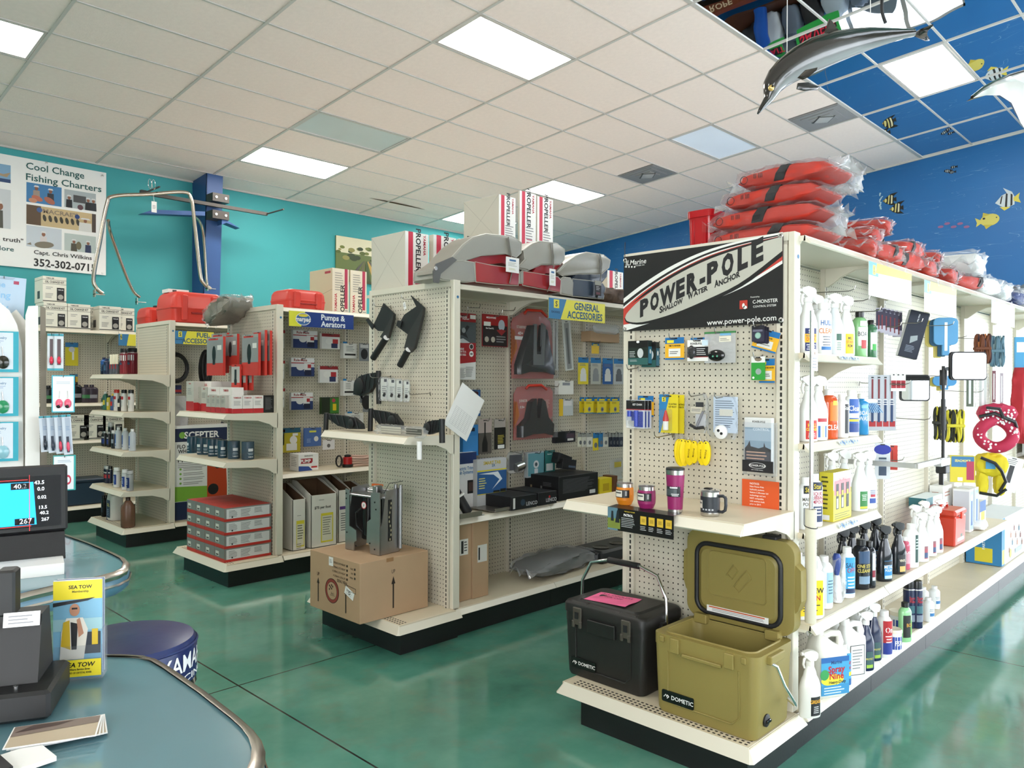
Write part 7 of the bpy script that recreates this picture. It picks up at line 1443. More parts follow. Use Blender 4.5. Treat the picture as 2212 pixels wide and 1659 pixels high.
sign('aisle_sign','blue and yellow Pumps & Aerators sign under the third gondola top',624,676,764,708,5.36,[('p',[(-.5,0),(-.32,0),(-.26,1),(-.5,1)],'d8d83c'),('d',-.29,.50,.42,'e9e9e0',1.35*3.2/3.2,1),('d',-.29,.50,.38,'3c66a0',1.38,1),('d',-.29,.74,.12,'d8c83c',3.0,.8),('t','marpac',-.29,.50,.30,'f0f0ec',.9),('t','Pumps &',.17,.72,.38,'e4ecf4',1),('t','Aerators',.17,.27,.38,'e4ecf4',1)],'1d3c84')
# ================================================================ FOURTH GONDOLA (far left)
Z4T=2.057
p=ony(410,700,7.42);tank('large red fuel tank on the fourth gondola top',(3.22,onx(400,700,3.1).y-.05,Z4T),.52,.42,.30,EN*.0)
tank('smaller red fuel tank with black filler at the left end of the fourth gondola top',(3.12,8.02,Z4T),.30,.30,.19,0,True)
carton('thin_white_box','thin white box lying on the large red tank','box',(Vector((3.10,7.56,Z4T+.301)),.2,.035,0),.15,'e4e4e0',[('r',-.2,.5,.2,.5,'2a2a2a')])
tank('red fuel tank partly hidden behind the grey bag',(3.75,7.40,Z4T),.4,.34,.20)
def G4z(z):return z
def spot4(px,x=2.58):
    p=onx(px,900,x);p.y=min(max(p.y,7.35),8.10);return p
RB=[('r',0,.82,1.4,.3,'d8d8d8'),('r',0,.30,1.4,.6,'8c1c2c'),('t','LUBE',0,.62,.12,'16304c'),('r',0,.5,.6,.10,'24506c')]
k=0
for px,x in((269,2.60),(290,2.60),(309,2.60)):
    k+=1;o=aerosol('big maroon spray can with black cap on the top fourth shelf, %s of three'%ORD[k-1],'7c2430','131315',RB,h=.235,R=.042);o.location=(x,spot4(px,x).y,1.563);o.rotation_euler.z=EN
def row(kind,zz,specs,mk):
    for k,(px,x,args)in enumerate(specs):o=mk(k,*args);o.location=(x,spot4(px,x).y,zz);o.rotation_euler.z=EN
row('t',1.563,[(213,2.66,('3c8c9c',)),(219,2.60,('24589c',)),(231,2.60,('1c2c4c',)),(196,2.72,('16171c',)),(204,2.60,('16171c',))],lambda k,c:capbottle('small dark or teal additive bottle on the top fourth shelf, %s of five'%ORD[k],c,'16284c',[('r',0,.5,.8,.5,'3c5c7c')],h=.19-.012*k,R=.030))
row('t',1.563,[(240+6*j,2.58,())for j in range(3)],lambda k:capbottle('slim cream capped tube beside the maroon cans, %s of three'%ORD[k],'4c5460','e4e0c8',[('r',0,.5,.8,.4,'9c2c34')],h=.19,R=.015,neck=.5,caph=.48,capr=.9))
cols=('24443c','a89c2c','2c6c5c','c8b83c','3c5c8c','b8342c','1c1c20','8c2a34')
row('m',1.218,[(212+8*j,2.60+.02*(j%2),(cols[j],))for j in range(8)],lambda k,c:capbottle('coloured additive bottle on the second fourth shelf, %s from the left'%ORD[k],c,('1c1c1c','e0c030','f0f0f0')[k%3],[('r',0,.5,.9,.4,('e0d8c8','c83028','d8c840')[k%3])],h=.15+.02*(k%3),R=.024))
row('m',1.218,[(252,2.58,()),(268,2.60,()),(283,2.62,())],lambda k:aerosol('white and red aerosol can on the second fourth shelf, %s from the left'%ORD[k],'d8d8d6',('c83028','131315','131315')[k],[('r',0,.8,.9,.2,'b02a30'),('l',0,.6,.6,5,.09,'7a7a7a')],h=.20,R=.026))
row('l',.863,[(200+9*j,2.60,())for j in range(5)],lambda k:capbottle('small black and silver bottle on the third fourth shelf, %s from the left'%ORD[k],'141418','b8bcc0',[('r',0,.4,.8,.5,'2c3c7c'),('r',0,.8,.8,.12,'c8c8cc')],h=.155,R=.022))
row('l',.863,[(256+15*j,2.60,())for j in range(4)],lambda k:capbottle('translucent white bottle with blue strip on the third fourth shelf, %s from the left'%ORD[k],'c4ccd4','f0f0f0',[('r',0,.5,.4,.85,'3c5ca0'),('t','DEF',0,.2,.12,'e6ecf4')],h=.215,R=.030))
row('l',.863,[(240,2.66,()),(247,2.58,())],lambda k:aerosol(('white capped','small grey capped')[k]+' dark spray can between black bottles and translucent bottles','20242c','e0e0e0',[('r',0,.5,.9,.3,'8c94a0')],h=.23-.06*k,R=.027))
row('b',.503,[(204+7*j,2.62+.02*(j%2),())for j in range(6)],lambda k:aerosol('dark aerosol can in the left cluster of the lowest end shelf, %s from the left'%ORD[k],'1c2640',('e6e6e6','131315')[k%2],[('r',0,.5,.9,.3,'b83840'),('r',0,.8,.9,.1,'d8d8d8')],h=.165,R=.020))
row('b',.503,[(253+18*j,2.58,())for j in range(5)],lambda k:aerosol('white capped blue labelled can on the lowest end shelf, %s along'%ORD[k],'d8dadc','f2f2f2',[('r',0,.5,1,.7,'24408c'),('l',0,.7,.5,4,.1,'dfe6f2'),('r',-.1,.2,.4,.2,'e8e8e8')],h=.185,R=.030))
row('d',.174,[(203,2.60,('131316',.22)),(212,2.62,('131316',.22)),(221,2.60,('131316',.2)),(229,2.64,('1c3468',.22)),(236,2.58,('1c3468',.19))],lambda k,c,h:capbottle('dark oil bottle on the fourth deck, %s from the left'%ORD[k],c,c,[('r',0,.4,.6,.35,'4c5464')],h=h,R=.034,sy=.6))
o=jug('white oil gallon jug with navy label on the fourth deck','dcdcd8','1c1c20',[('r',0,.5,.7,.9,'1c2c50'),('t','OIL',0,.7,.16,'d8c86c'),('l',0,.45,.5,4,.09,'9caac0')],.15,.12,.33);o.location=(2.62,spot4(249,2.62).y,.174);o.rotation_euler.z=EN
o=jug('brown translucent oil jug, rightmost on the fourth deck',mat('amber_jug',(.16,.075,.045),.25),'3c2418',[('l',0,.7,.5,4,.12,'7c5c4c')],.17,.12,.27);o.location=(2.58,spot4(277,2.58).y,.174);o.rotation_euler.z=EN+PI*.9
# side of the fourth gondola
sign('aisle_sign','yellow and blue FUEL ACCESSORIES sign above the black cable coils',378,716,462,744,7.30,SEA+[('t','FUEL',.22,.74,.36,'2f5f80',.95),('t','ACCESSORIES',.13,.27,.36,'2f5f80',.9)],'e9e04a')
def coil(label,px,py0,py1,y,n,rr,sx):
    c=ony(px,(py0+py1)/2,y);h=ony(px,py0,y).z-ony(px,py1,y).z;r=thing('cable_coil',label,'cable',c)
    for k in range(n):MB().tube([((h*.5*sx-.012*k)*math.cos(t),-.01*k+.006*math.sin(2*t+k),(h*.5-.012*k)*math.sin(t))for t in[2*PI*i/24 for i in range(24)]],rr,INK,6,closed=True).build('cable_turn',r,60)
    return r
coil('black round hose coil in a bag beside the fourth corner post',378,763,826,7.55,3,.012,.9)
coil('long black hose loops hanging under the FUEL sign',444,757,835,7.55,5,.010,.35)
coil('grey-black hose coil in a cloudy bag, lower one',375,870,925,7.55,3,.009,.8)
partsbag('cloudy clear bag around the lower hose coil',('S',7.45,362,855,405,935),(),hk=False,m=HAZY)
carton('lift_pack_carton','large white, green and navy carton with a red tank picture on the fourth deck','box',(Vector((ony(374,1030,7.36).x+.43,7.36,.173)),.86,.90,0),.20,'e4e6e4',[('r',0,.90,1,.14,'1b2a4c'),('d',-.40,.90,.035,'7cae4c'),('t','SCEPTER',-.18,.90,.07,'f0f0f0'),('t',"FLO N' GO",-.33,.78,.04,'2a2a2a',.9),('t','WHEELED',-.33,.73,.04,'2a2a2a',.9),('t','14 GAL',-.34,.64,.05,'2a2a2a'),('l',-.25,.60,.4,3,.02,'9a9a9a')]+[q for k in range(4)for q in(('d',-.42,.54-.05*k,.012,'7cae4c'),('l',-.27,.545-.05*k,.24,2,.018,'9a9a9a'))]+[('p',[(-.5,.2),(-.1,.2),(-.1,.34),(-.5,.36)],'7cae3c'),('r',0,.10,1,.19,'1b2a4c'),('p',[(-.12,.56),(.10,.60),(.12,.2),(-.12,.2)],'b8401c'),('d',0,.55,.03,'17171a'),('d',-.05,.30,.06,'17171a'),('d',-.05,.62,.05,'1b2a4c'),('r',.3,.55,.3,.5,'7c9cb8')],[('r',0,.5,1,1,'cfd1cf')])
H4=lambda label,a,b_,c,d_,spec,bg:pack('fuel_line_pack',label,'pack',('S',7.60,a,b_,c,d_),spec,bg)
H4('flat blue and red pack beside the fourth corner post',368,832,392,850,[('r',0,.3,1,.3,'b03038')],'24305c')
H4('small yellow and grey part pack below the hose loops',478,892,494,932,[('d',0,.4,.25,'4c4c54'),('r',0,.85,.8,.2,'d8c030')],'a8a89c')
# ================================================================ WALL RUN behind the fourth gondola
YG,YP=9.02,9.40
G5=thing('pegboard_shelving','cream pegboard wall shelving with oil change kits on top','shelving',(0,0,0))
for k in range(6):
    xa=2.15+.9*k
    pegpanel(G5,(xa,YP),(xa+.9,YP),.17,2.02,.012,0,'back_pegboard');upright(G5,xa+.9,YP-.012,.17,2.05,0)
    lip_shelf(G5,xa,xa+.9,YG,YP,2.045,'top_shelf',top=CREAM)
    for z in(1.26,.86):lip_shelf(G5,xa,xa+.9,YG+.02,YP,z)
    lip_shelf(G5,xa,xa+.9,YG-.08,YP,.17,'base_deck');MB().box(xa,YG-.03,0,xa+.897,YP,.14,KICK).build('kick_plate',G5)
OK_=[('r',0,.87,1,.012,'2a2a2a'),('t','OIL CHANGE KIT',0,.79,.085,'1c1c1c',.72),('r',0,.71,1,.012,'2a2a2a'),('t','YAMALUBE',-.2,.93,.05,'2a2a2a',.8),('l',-.22,.58,.3,2,.06,'9a9a9a'),('l',-.22,.33,.35,4,.05,'8a8a8a'),('r',.25,.33,.32,.50,'16171a'),('d',.25,.22,.10,'a8a49c'),('t','YAMALUBE',.25,.5,.04,'e0e0e0',.7),('r',0,.05,1,.03,'2a2a2a')]
kb=None
def kit(a,c,yt,yb,y,label):
    u=ony(a,yb,y);v=ony(c,yb,y);return carton('oil_kit_box',label,'box',(Vector(((u.x+v.x)/2,y,max(2.047,0))),v.x-u.x,.27,0),.30,'e9e6d8',OK_,[('r',0,.87,1,.012,'2a2a2a'),('r',0,.3,.3,.3,'4a4a4a')])
K1=kit(94,145,660,712,9.05,'white OIL CHANGE KIT box, left of the front row on the wall shelf')
KW_=K1.dimensions.x if K1.dimensions.x>0 else .30
for px,y,z,L_ in((171,9.05,2.047,'white OIL CHANGE KIT box, second in the front row'),(238,9.05,2.047,'white OIL CHANGE KIT box, third in the front row after a gap'),(268,9.12,2.047,'white OIL CHANGE KIT box, rightmost and set further back'),(205,9.25,2.047,'white OIL CHANGE KIT box seen in the gap behind'),(118,9.06,2.319,'white OIL CHANGE KIT box standing alone on top of the others')):
    o=K1.copy();C.objects.link(o);o.location=(ony(px,690,y).x,y,z);o['label']=L_
for k,px in enumerate((168,205,245)):
    o=K1.copy();C.objects.link(o);o.location=(ony(px,990,9.06).x,9.06,.863);o['label']='white OIL CHANGE KIT box on the lower wall shelf, %s from the left'%ORD[k]
pack('yellow_tool_pack','yellow and blue syringe pack on the wall pegboard','pack',('S',9.30,141,740,169,790),[('r',0,.9,1,.2,'2277b4'),('r',.1,.5,.15,.5,'e9e9e6'),('d',0,.7,.12,'c8c8c8')],'d8c828')
pack('amber_bottle_pack','small amber bottle pack on the wall pegboard','pack',('S',9.30,150,808,168,836),[('r',0,.5,.5,.6,'6c2c18'),('r',0,.9,1,.2,'3c6c8c')],'c8a83c')
sign('aisle_sign','blue and yellow wall run sign half hidden by the fourth gondola',256,722,300,747,9.0,SEA[:3]+[('p',[(-.1,0),(.5,0),(.5,1),(0,1)],'e9e04a')],'3f7fae')
for k,(px,c,h)in enumerate(((104,'16171a',.20),(122,'16171a',.20),(150,'17271c',.22),(163,'17181c',.24),(186,'3c3440',.21),(198,'3c3440',.21))):
    p=ony(px,880,9.15);o=capbottle('dark jug on the upper wall shelf behind the spinner rack, %s from the left'%ORD[k],c,c,[('r',0,.4,.8,.3,('3c7c4c','8c8c94')[k%2])],h=h,R=.065,sy=.6,capr=.35);o.location=(p.x,9.15,1.262)
for k,px in enumerate((152,166,183)):
    p=ony(px,950,9.12);o=capbottle('blue oil jug on the second wall shelf, %s from the left'%ORD[k],'1c2c84','1c2c84',[('r',.1,.5,.8,.4,'2c3c94'),('t','OIL',.1,.6,.12,'c8d0e8')],h=.27,R=.075,sy=.6,capr=.35);o.location=(p.x,9.12,.863)
p=ony(165,1070,9.2);r=thing('storage_tote','slate blue plastic tote on the bottom wall deck','tote',(p.x,9.0,.173));MB().box(-.22,0,0,.22,.3,.24,P('2c3e50',.4),ch=.01).build('tote_body',r);MB().box(-.235,-.012,.24,.235,.312,.275,P('26384a',.4),ch=.01).build('tote_lid',r)
# ================================================================ LEFT WALL: column, poster, picture, tube frame
BC=mat('blue_steel_paint',(.025,.085,.26),.45,bump=.03,bs=30)
col=bpy.data.objects.new('trim_3',None);C.objects.link(col);struct(col)
def tapered(x0,x1,ft,fb,bt,bb,nm):
    MB().add([(x0,fb,0),(x1,fb,0),(x1,bb,0),(x0,bb,0),(x0,ft,4.09),(x1,ft,4.09),(x1,bt,4.09),(x0,bt,4.09)],[(3,2,1,0),(4,5,6,7),(0,1,5,4),(1,2,6,5),(2,3,7,6),(3,0,4,7)],BC).build(nm,col)
tapered(4.155,4.36,9.30,9.52,9.315,9.535,'column_flange');tapered(4.155,4.165,9.30,9.52,9.72,9.72,'column_web')
r=thing('wall_hanger_bar','dark steel hanger bar bolted across the blue column','bracket',(4.12,9.16,3.65));BR_=mat('dark_bronze_bar',(.05,.042,.036),.45)
MB().box(-.75,-.02,-.02,.76,.02,.02,BR_).box(-.80,-.028,-.028,-.74,.028,.028,INK).build('bar',r)
for z in(.05,-.16): 
    q=MB().box(.035,-.02,z,.245,.16,z+.10,BR_);q.build('clamp_plate',r)
    for x in(.08,.20):MB().at(TR(x,-.022,z+.05)@RX(PI/2)).lathe([(.016,0),(.016,.006),(0,.008)],WHITE,n=12).at(None).build('bolt',r)
for x in(-.76,.75):MB().cyl((x,0,0),(x+.01,-.42,.0),.010,BR_,8).build('prong',r)
for(pts,nm)in((((303,462),(328,454),(440,458),(440,467)),'left'),(((476,470),(515,494),(486,482),(476,486)),'right')):
    pl=polyS(9.2,pts);tag(MB().prism(pl,9.16,9.28,BC).build('blue_wedge_bracket'),'blue steel wedge bracket on the %s side of the blue column'%nm,'bracket')
# hoop of bent stainless tube
r=thing('tube_arch','bent stainless tube boat arch hanging from the bar over the column','boat arch',(3.35,8.85,3.6));L=r.location
def pth(pts):return[tuple(ony(a,b,y)-L)for a,b,y in pts]
def smooth(pts,n=5):
    P_=[Vector(p)for p in pts];out=[];k=len(P_)
    for i in range(k-1):
        p0,p1,p2,p3=P_[max(i-1,0)],P_[i],P_[i+1],P_[min(i+2,k-1)]
        for j in range(n):
            u=j/n;out.append(tuple(.5*((2*p1)+(p2-p0)*u+(2*p0-5*p1+4*p2-p3)*u*u+(3*p1-3*p2+p3-p0)*u**3)))
    return out+[tuple(P_[-1])]
TB=mat('stainless_tube',(.50,.45,.38),.22,1)
MB().tube(smooth(pth([(222,634,8.8),(208,622,8.8),(202,598,8.8),(216,520,8.8),(231,442,8.8),(246,424,8.8),(320,420,8.8),(392,415,8.8),(412,427,8.8),(420,480,8.8),(432,590,8.8),(440,612,8.8),(455,624,8.8)])),.021,TB,12).build('main_hoop',r,60)
MB().tube(smooth(pth([(234,476,8.82),(241,510,9.0),(282,618,9.15),(302,642,9.18)])),.017,TB,10).build('rear_leg',r,60);MB().tube(smooth(pth([(420,468,8.82),(438,498,9.0),(447,612,9.1),(452,620,9.0)])),.017,TB,10).build('rear_leg',r,60)
for a,b_,y in((214,633,8.8),(304,650,9.17),(455,621,8.8)):
    c=ony(a,b_,y)-L;MB().box(c.x-.05,c.y-.03,c.z-.02,c.x+.05,c.y+.03,c.z-.012,TB).box(c.x-.05,c.y-.03,c.z-.045,c.x-.042,c.y+.03,c.z+.03,TB).build('foot_plate',r)
c=ony(333,446,8.75)-L;MB().box(c.x-.028,c.y,c.z-.065,c.x+.028,c.y+.002,c.z+.055,PAPER).lines(c.x,c.z+.01,.035,3,.015,GREYINK,c.y).tube([(c.x,c.y,c.z+.055),(c.x-.01,c.y,c.z+.14)],.002,PAPER,4).build('price_tag',r)
for dx in(-.03,.01):c=ony(330,410,8.8)-L;MB().tube([(c.x+dx+.018*math.sin(t),c.y+.02*math.cos(t)*.3,c.z+.06+.055*math.cos(t))for t in[2*PI*i/14 for i in range(14)]],.003,CHROME,5,closed=True).build('chain_link',r,60)
# ---- poster
YPo=9.695;r=thing('wall_poster','large white fishing charter poster with photos on the teal wall','poster',(2.2,YPo,2.735))
PW_,PH_=2.5,1.20;x_r=3.13-2.2;b=MB().box(x_r-PW_,0,0,x_r,.006,PH_,P('eeeeec',.4));TG=P('1f5a58');BK_=P('14110f')
def PP(px,py):v=ony(px,py,YPo);return v.x-2.2,v.z-2.735
def ptext(s,x0,y0,x1,y1,capx,m,bold=.03,al='l'):
    u,w_=PP(x0,y0);v,_=PP(x1,y1);vv,f=textgeo(s,bold);wd=(max(p[0]for p in vv)-min(p[0]for p in vv));k=capx/.72;b.text(s,u,w_,capx,m,0,.003,al='l',wx=(v-u)/(wd*k),bold=bold)
ptext('Cool Change',56,357,182,378,.075,TG);ptext('Fishing Charters',56,381,219,405,.075,TG)
ptext('Capt. Chris Wilkins',73,544,198,558,.045,BK_,.03);ptext('352-302-0715',73,566,207,574,.085,BK_,.05);ptext('the truth"',-25,512,50,521,.045,BK_);ptext('More',-12,534,30,539,.05,TG)
def photo(x0,y0,x1,y1,spec,bg):
    a,zt=PP(x0,y0);c,zb=PP(x1,y1);w=c-a;h=zt-zb;b.plate((a+c)/2,(zt+zb)/2,w,h,P(bg,.4),0,.001);apply(b,spec,w,h,-.001,(a+c)/2,zb)
FG=lambda x,c,z=.0:[('p',[(x-.10,z),(x+.10,z),(x+.09,z+.45),(x-.09,z+.45)],c),('d',x,z+.55,.10,'8c5c44',.8),('p',[(x-.08,z+.62),(x+.08,z+.62),(x+.05,z+.70),(x-.05,z+.70)],'d8d8d8')]
photo(57,393,133,447,FG(-.22,'9c8c80',.2)+FG(.18,'2c3038',.15)+[('d',-.2,.25,.13,'b86850',2.0,1,-.3),('d',.15,.22,.15,'a86450',1.8,1,-.5),('d',-.32,.12,.12,'c0886c',1.6)],'3c7cb0')
photo(139,408,207,457,FG(-.35,'16161a')+FG(.25,'16161a')+FG(.42,'1c2028')+[('r',-.02,.55,.4,.4,'4a4a4c'),('d',0,.1,.15,'5c3c44')],'aab4b8')
photo(57,441,207,503,[('r',-.40,.5,.2,1,'5c4630'),('t','MACRAE\'S',-.02,.78,.22,'8c7c68',1.2),('d',-.32,.80,.13,'3c5c94'),('d',.22,.72,.12,'24407c'),('r',.47,.5,.06,1,'4a3c34')]+[('d',-.25+.08*k,.42,.16,'3c382c',.5,1.1,.2)for k in range(7)]+FG(.34,'d8d8d4'),'c8b084')
photo(57,486,133,540,FG(-.02,'d0c8c8',.1)+[('d',.0,.15,.16,'7c7464',2.6,1,.1),('p',[(-.5,.1),(-.38,.2),(-.36,.08)],'7c7464')],'c4ccd4')
photo(139,503,207,548,FG(-.2,'4c4838')+FG(.25,'1c2c50')+[('d',-.05,.35,.2,'6c6448',.7,1.2)],'b8c4c0')
photo(-60,343,23,396,[('p',[(-.5,.5),(.4,.3),(.5,.6),(.3,.45),(-.5,.7)],'a89070'),('r',0,.1,1,.2,'24406c')],'7ca4c4');photo(-60,398,23,495,FG(.2,'4c4c44')+[('d',-.1,.3,.2,'8c7464')],'c8ccd0');b.build('printed_sheet',r)
for px,py in((221,380),(222,590),(100,352),(100,578)):x,z=PP(px,py);MB().at(TR(x,0,z)@RX(PI/2)).lathe([(.014,0),(.014,.004),(.006,.005)],STEEL,n=12).at(None).build('grommet',r)
# ---- picture
a=ony(726,508,9.69);c=ony(845,607,9.69);w=c.x-a.x;h=.66
r=thing('wall_picture','unframed landscape picture of sun rays over a green vineyard on the teal wall','picture',((a.x+c.x)/2,9.69,a.z-h));b=MB().box(-w/2,0,0,w/2,.02,h,P('5c6c34'));q=[('r',0,.82,1,.36,'d8d4b4')];rr=random.Random(3)
for k in range(26):q.append(('d',rr.uniform(-.48,.48),rr.uniform(.52,.82),rr.uniform(.03,.08),rr.choice(('4c5c1c','6c7430','8c8848','2c3c14')),1.3,.7))
for k in range(11):u=-.55+.11*k;q.append(('p',[(.0+.08*(k-4)*.3,.50),(.02+.08*(k-4)*.3,.52),(u*1.6+.12,0),(u*1.6,0)],('5c5c3c','3c5028','b8984c','4c4c44')[k%4]))
q.append(('r',.0,.03,1,.05,'3c4420'));q=[s for s in q if s[0]!='p' or all(-.5<=u<=.5 for u,v in s[1])];apply(b,q,w,h);b.build('canvas',r)
# ---- far wall mural: painted fish (flat paint on the wall)
def fish(px,py,s,kind,flip=1,rot=0):
    o=onx(px,py,XW-.004);b=MB();f=flip
    def pl(pts,c):b.add([(0,-(f*u*math.cos(rot)-v*math.sin(rot))*s,(f*u*math.sin(rot)+v*math.cos(rot))*s)for u,v in pts],[tuple(range(len(pts)))],P(c,.5));b.v[-len(pts):]=[(p[0]-.0004*len(b.f),p[1],p[2])for p in b.v[-len(pts):]]
    E=lambda cx,cz,a,c,n=16:[(cx+a*math.cos(2*PI*k/n),cz+c*math.sin(2*PI*k/n))for k in range(n)]
    if kind=='idol':
        pl([(-.50,0),(-.2,.25),(.05,.42),(.5,.48),(.2,.22),(.3,.05),(.2,-.2),(.45,-.42),(0,-.36),(-.3,-.2)],'17160f');pl(E(-.30,.0,.08,.14),'d8cc80');pl([(-.16,-.26),(-.08,-.26),(-.02,.36),(-.12,.30)],'d8cc80');pl([(.04,-.28),(.14,-.25),(.16,.28),(.06,.34)],'e0d8b0');pl([(.22,-.06),(.42,-.18),(.40,.16),(.22,.08)],'1c1b14');pl([(-.5,0),(-.42,.06),(-.42,-.05)],'c8a83c')
    elif kind=='angel':
        pl([(-.5,0),(-.15,.34),(.1,.42),(-.05,.75),(.35,.42),(.45,.1),(.4,-.3),(0,-.4),(-.2,-.28)],'c4ccd0');pl([(-.28,-.1),(-.22,-.12),(-.10,.34),(-.18,.28)],'14161a');pl([(-.06,-.32),(.04,-.36),(.14,.36),(.06,.42)],'14161a');pl([(.2,-.34),(.3,-.30),(.36,.26),(.28,.34)],'14161a');pl([(.38,.08),(.7,.28),(.62,0),(.7,-.28),(.38,-.1)],'d4c24c');pl([(-.3,-.28),(-.1,-.52),(.2,-.40),(0,-.34)],'d4c24c')
    elif kind=='yellow':
        pl(E(0,0,.42,.30),'c8bc5c');pl([(.36,.05),(.62,.24),(.56,-.02),(.62,-.22),(.36,-.08)],'c8bc5c');pl([(-.05,.26),(.25,.42),(.30,.2)],'b8a83c');pl([(-.1,-.26),(.2,-.42),(.28,-.18)],'b8a83c');pl(E(.24,.12,.06,.05),'14141a');pl(E(-.30,.05,.03,.03),'14141a')
    elif kind=='tiny':
        pl(E(0,0,.5,.30),'14161c');pl([(.4,0),(.8,.3),(.8,-.3)],'14161c');pl([(-.2,-.2),(-.08,-.22),(-.06,.2),(-.18,.2)],'c4ccd0');pl([(.15,-.2),(.25,-.18),(.25,.18),(.15,.2)],'c4ccd0')
    elif kind=='pink':pl(E(0,0,.5,.25),'8c5c84')
    elif kind=='rock':pl([(-.5,-.4),(-.4,.1),(-.15,.3),(.1,.45),(.3,.2),(.5,.1),(.45,-.4)],'5c6872');pl([(-.3,-.3),(-.2,.1),(0,.2),(-.1,-.3)],'7c8890');pl([(.1,-.35),(.2,.1),(.35,.0),(.3,-.35)],'48545c')
    o2=b.build('painted_'+{'idol':'striped_fish','angel':'angelfish','yellow':'yellow_fish','tiny':'small_fish','pink':'pink_fish','rock':'rock'}[kind],bpy.data.objects['wall_far']);o2.location=o;return o2
fish(1923,432,.20,'idol');fish(1938,450,.20,'idol');fish(2172,434,.23,'angel',1,.1);fish(2138,475,.26,'yellow',-1,.1)
for px,py in((2059,361),(2048,370),(2056,372),(2045,369)):fish(px,py,.065,'tiny')
for k in range(5):fish(2032+14*k,490-(k%2)*7,.07,'pink')
for yy,z,s in((4.9,2.2,1.2),(5.8,2.0,1.3),(2.1,2.3,1.2),(1.3,2.4,1.2),(3.5,1.7,1.6)):o=fish(2000,300,s,'rock');o.location=(XW-.003,yy,z)
b=MB();rr=random.Random(8)
for k in range(16):v=onx(1903+rr.uniform(-3,3),418+2.2*k,XW-.005);b.at(Matrix.Translation(v)@RZ(-PI/2)).disc(0,0,.008+.006*rr.random(),P('a8ccdc'),0,0,8)
b.at(None);b.build('painted_bubbles',bpy.data.objects['wall_far'])['kind']='stuff'
# goods along the far wall that the mirrored ceiling tiles show
r=thing('rope_rack','dark wooden rack lettered ROPE, seen in the mirror tiles','rack',(10.50,5.35,0),EN)
MB().box(-.9,0,0,.9,.3,1.0,P('2c1610')).box(-.9,.1,1.0,.9,.3,1.5,P('1c120e')).box(-.95,-.05,1.5,.95,.1,1.68,P('5c2a18')).build('rack_body',r);MB().text('ROPE',0,1.59,.12,P('c8b89c'),-.05,.002,bold=.02).build('lettering',r)
for k in range(7):
    r2=MB().at(TR(-.75+.25*k,-.06,1.25)@RX(PI/2)).lathe([(.09,-.06),(.09,-.05),(.05,-.05),(.05,.05),(.09,.05),(.09,.06),(0,.06)],P(('d8d8d4','a02c30','24345c','c8c8c8','1c1c1c','b87c4c','e0e0e0')[k]),n=14).at(None);r2.build('rope_spool',r)
for k in range(8):
    o=pillow(.29,.22,.50,P(('16181c','4c5868','8c98a4','16181c','5c6878','b8c0c8','24282e','3c4450')[k],.7),80+k,8,.12).build('gear_bag',None,50,loc=(11.16,4.25+.32*k-.9,1.72),rz=EN);tag(o,'dark or grey gear bag on the far wall shelf in the mirror tiles, %s along'%ORD[k],'bag')
o=MB().box(10.85,3.1,1.66,11.34,6.2,1.70,P('3c2418')).build('gear_shelf');tag(o,'long dark wall shelf of gear bags on the far wall','shelf')
for k,(y,z,ln)in enumerate(((4.95,2.35,'LIVE BAIT'),(4.15,2.35,'SAVERS'))):
    o=MB().box(-.30,0,0,.30,.004,.34,P('1f8c3c')).text(ln,0,.17,.11,P('c8203c'),0,.002,bold=.02).plate(0,.17,.52,.15,P('14141a'),0,.0008).build('green_banner',None,loc=(10.75,y,z),rz=EN);tag(o,'green banner near the far wall seen reflected in the mirror tiles, %s one'%('left','right')[k],'banner')
    MB().cyl((0,0,.34),(0,.0,ceil_z(y)-z),.003,WIRE,5).build('hanging_wire',o)
b=MB().tube(smooth([(10.9,5.0,1.705),(10.85,4.98,2.2),(10.7,4.9,2.6),(10.5,4.6,2.9),(10.4,4.2,3.0)]),.09,P('1c4c9c',.3),12);tag(b.build('blue_slide_tube',None,60),'curved bright blue tube standing on the far shelf','tube')
# ================================================================ HANGING FROM THE CEILING
def tone_mat(name,lo,hi):
    m=bpy.data.materials.new(name);m.use_nodes=True;n,l=nt(m);bs=n['Principled BSDF'];at_=n.new('ShaderNodeAttribute');at_.attribute_name='tone'
    l.new(ramp(n,l,at_.outputs['Fac'],(.12,lo),(.34,tuple(.35*a+.65*c for a,c in zip(lo,hi))),(.52,hi)),bs.inputs['Base Color']);bs.inputs['Roughness'].default_value=.18;bs.inputs['Coat Weight'].default_value=.5;return m
DM=tone_mat('dolphin_paint',(.30,.31,.32),(.014,.012,.010));DK=mat('dolphin_dark',(.018,.016,.014),.2,coat=.5)
DD=4.6;r=thing('dolphin_figure','glossy black and grey dolphin model diving down from the ceiling','dolphin figure',atd(1810,110,DD))
def dp(px,py,off=0):return atd(px,py,DD+off)-r.location
C_=[(1637,246,2),(1641,239,4),(1650,227,7),(1660,214,10),(1664,203,15),(1668,188,21),(1680,170,26),(1698,154,30),(1725,136,34),(1760,118,36),(1800,103,34),(1840,92,29),(1880,83,23),(1920,77,16),(1950,73,11),(1975,70,8)]
v=[];tn=[];N_=20;px2m=DD/FPX;cl=[dp(a,c)for a,c,q in C_]
for i,(a,c,q)in enumerate(C_):
    t=(cl[min(i+1,len(cl)-1)]-cl[max(i-1,0)]).normalized();sd=FW.copy();up=t.cross(sd).normalized()
    if up.z<0:up=-up
    for j in range(N_):
        f=2*PI*j/N_;v.append(cl[i]+up*(math.cos(f)*q*px2m)+sd*(math.sin(f)*q*px2m*.95));tn.append(.5+.5*math.cos(f)+(.12 if i>11 else 0))
q=MB().loft([v[i*N_:(i+1)*N_]for i in range(len(C_))],DM);body=q.build('body',r,80)
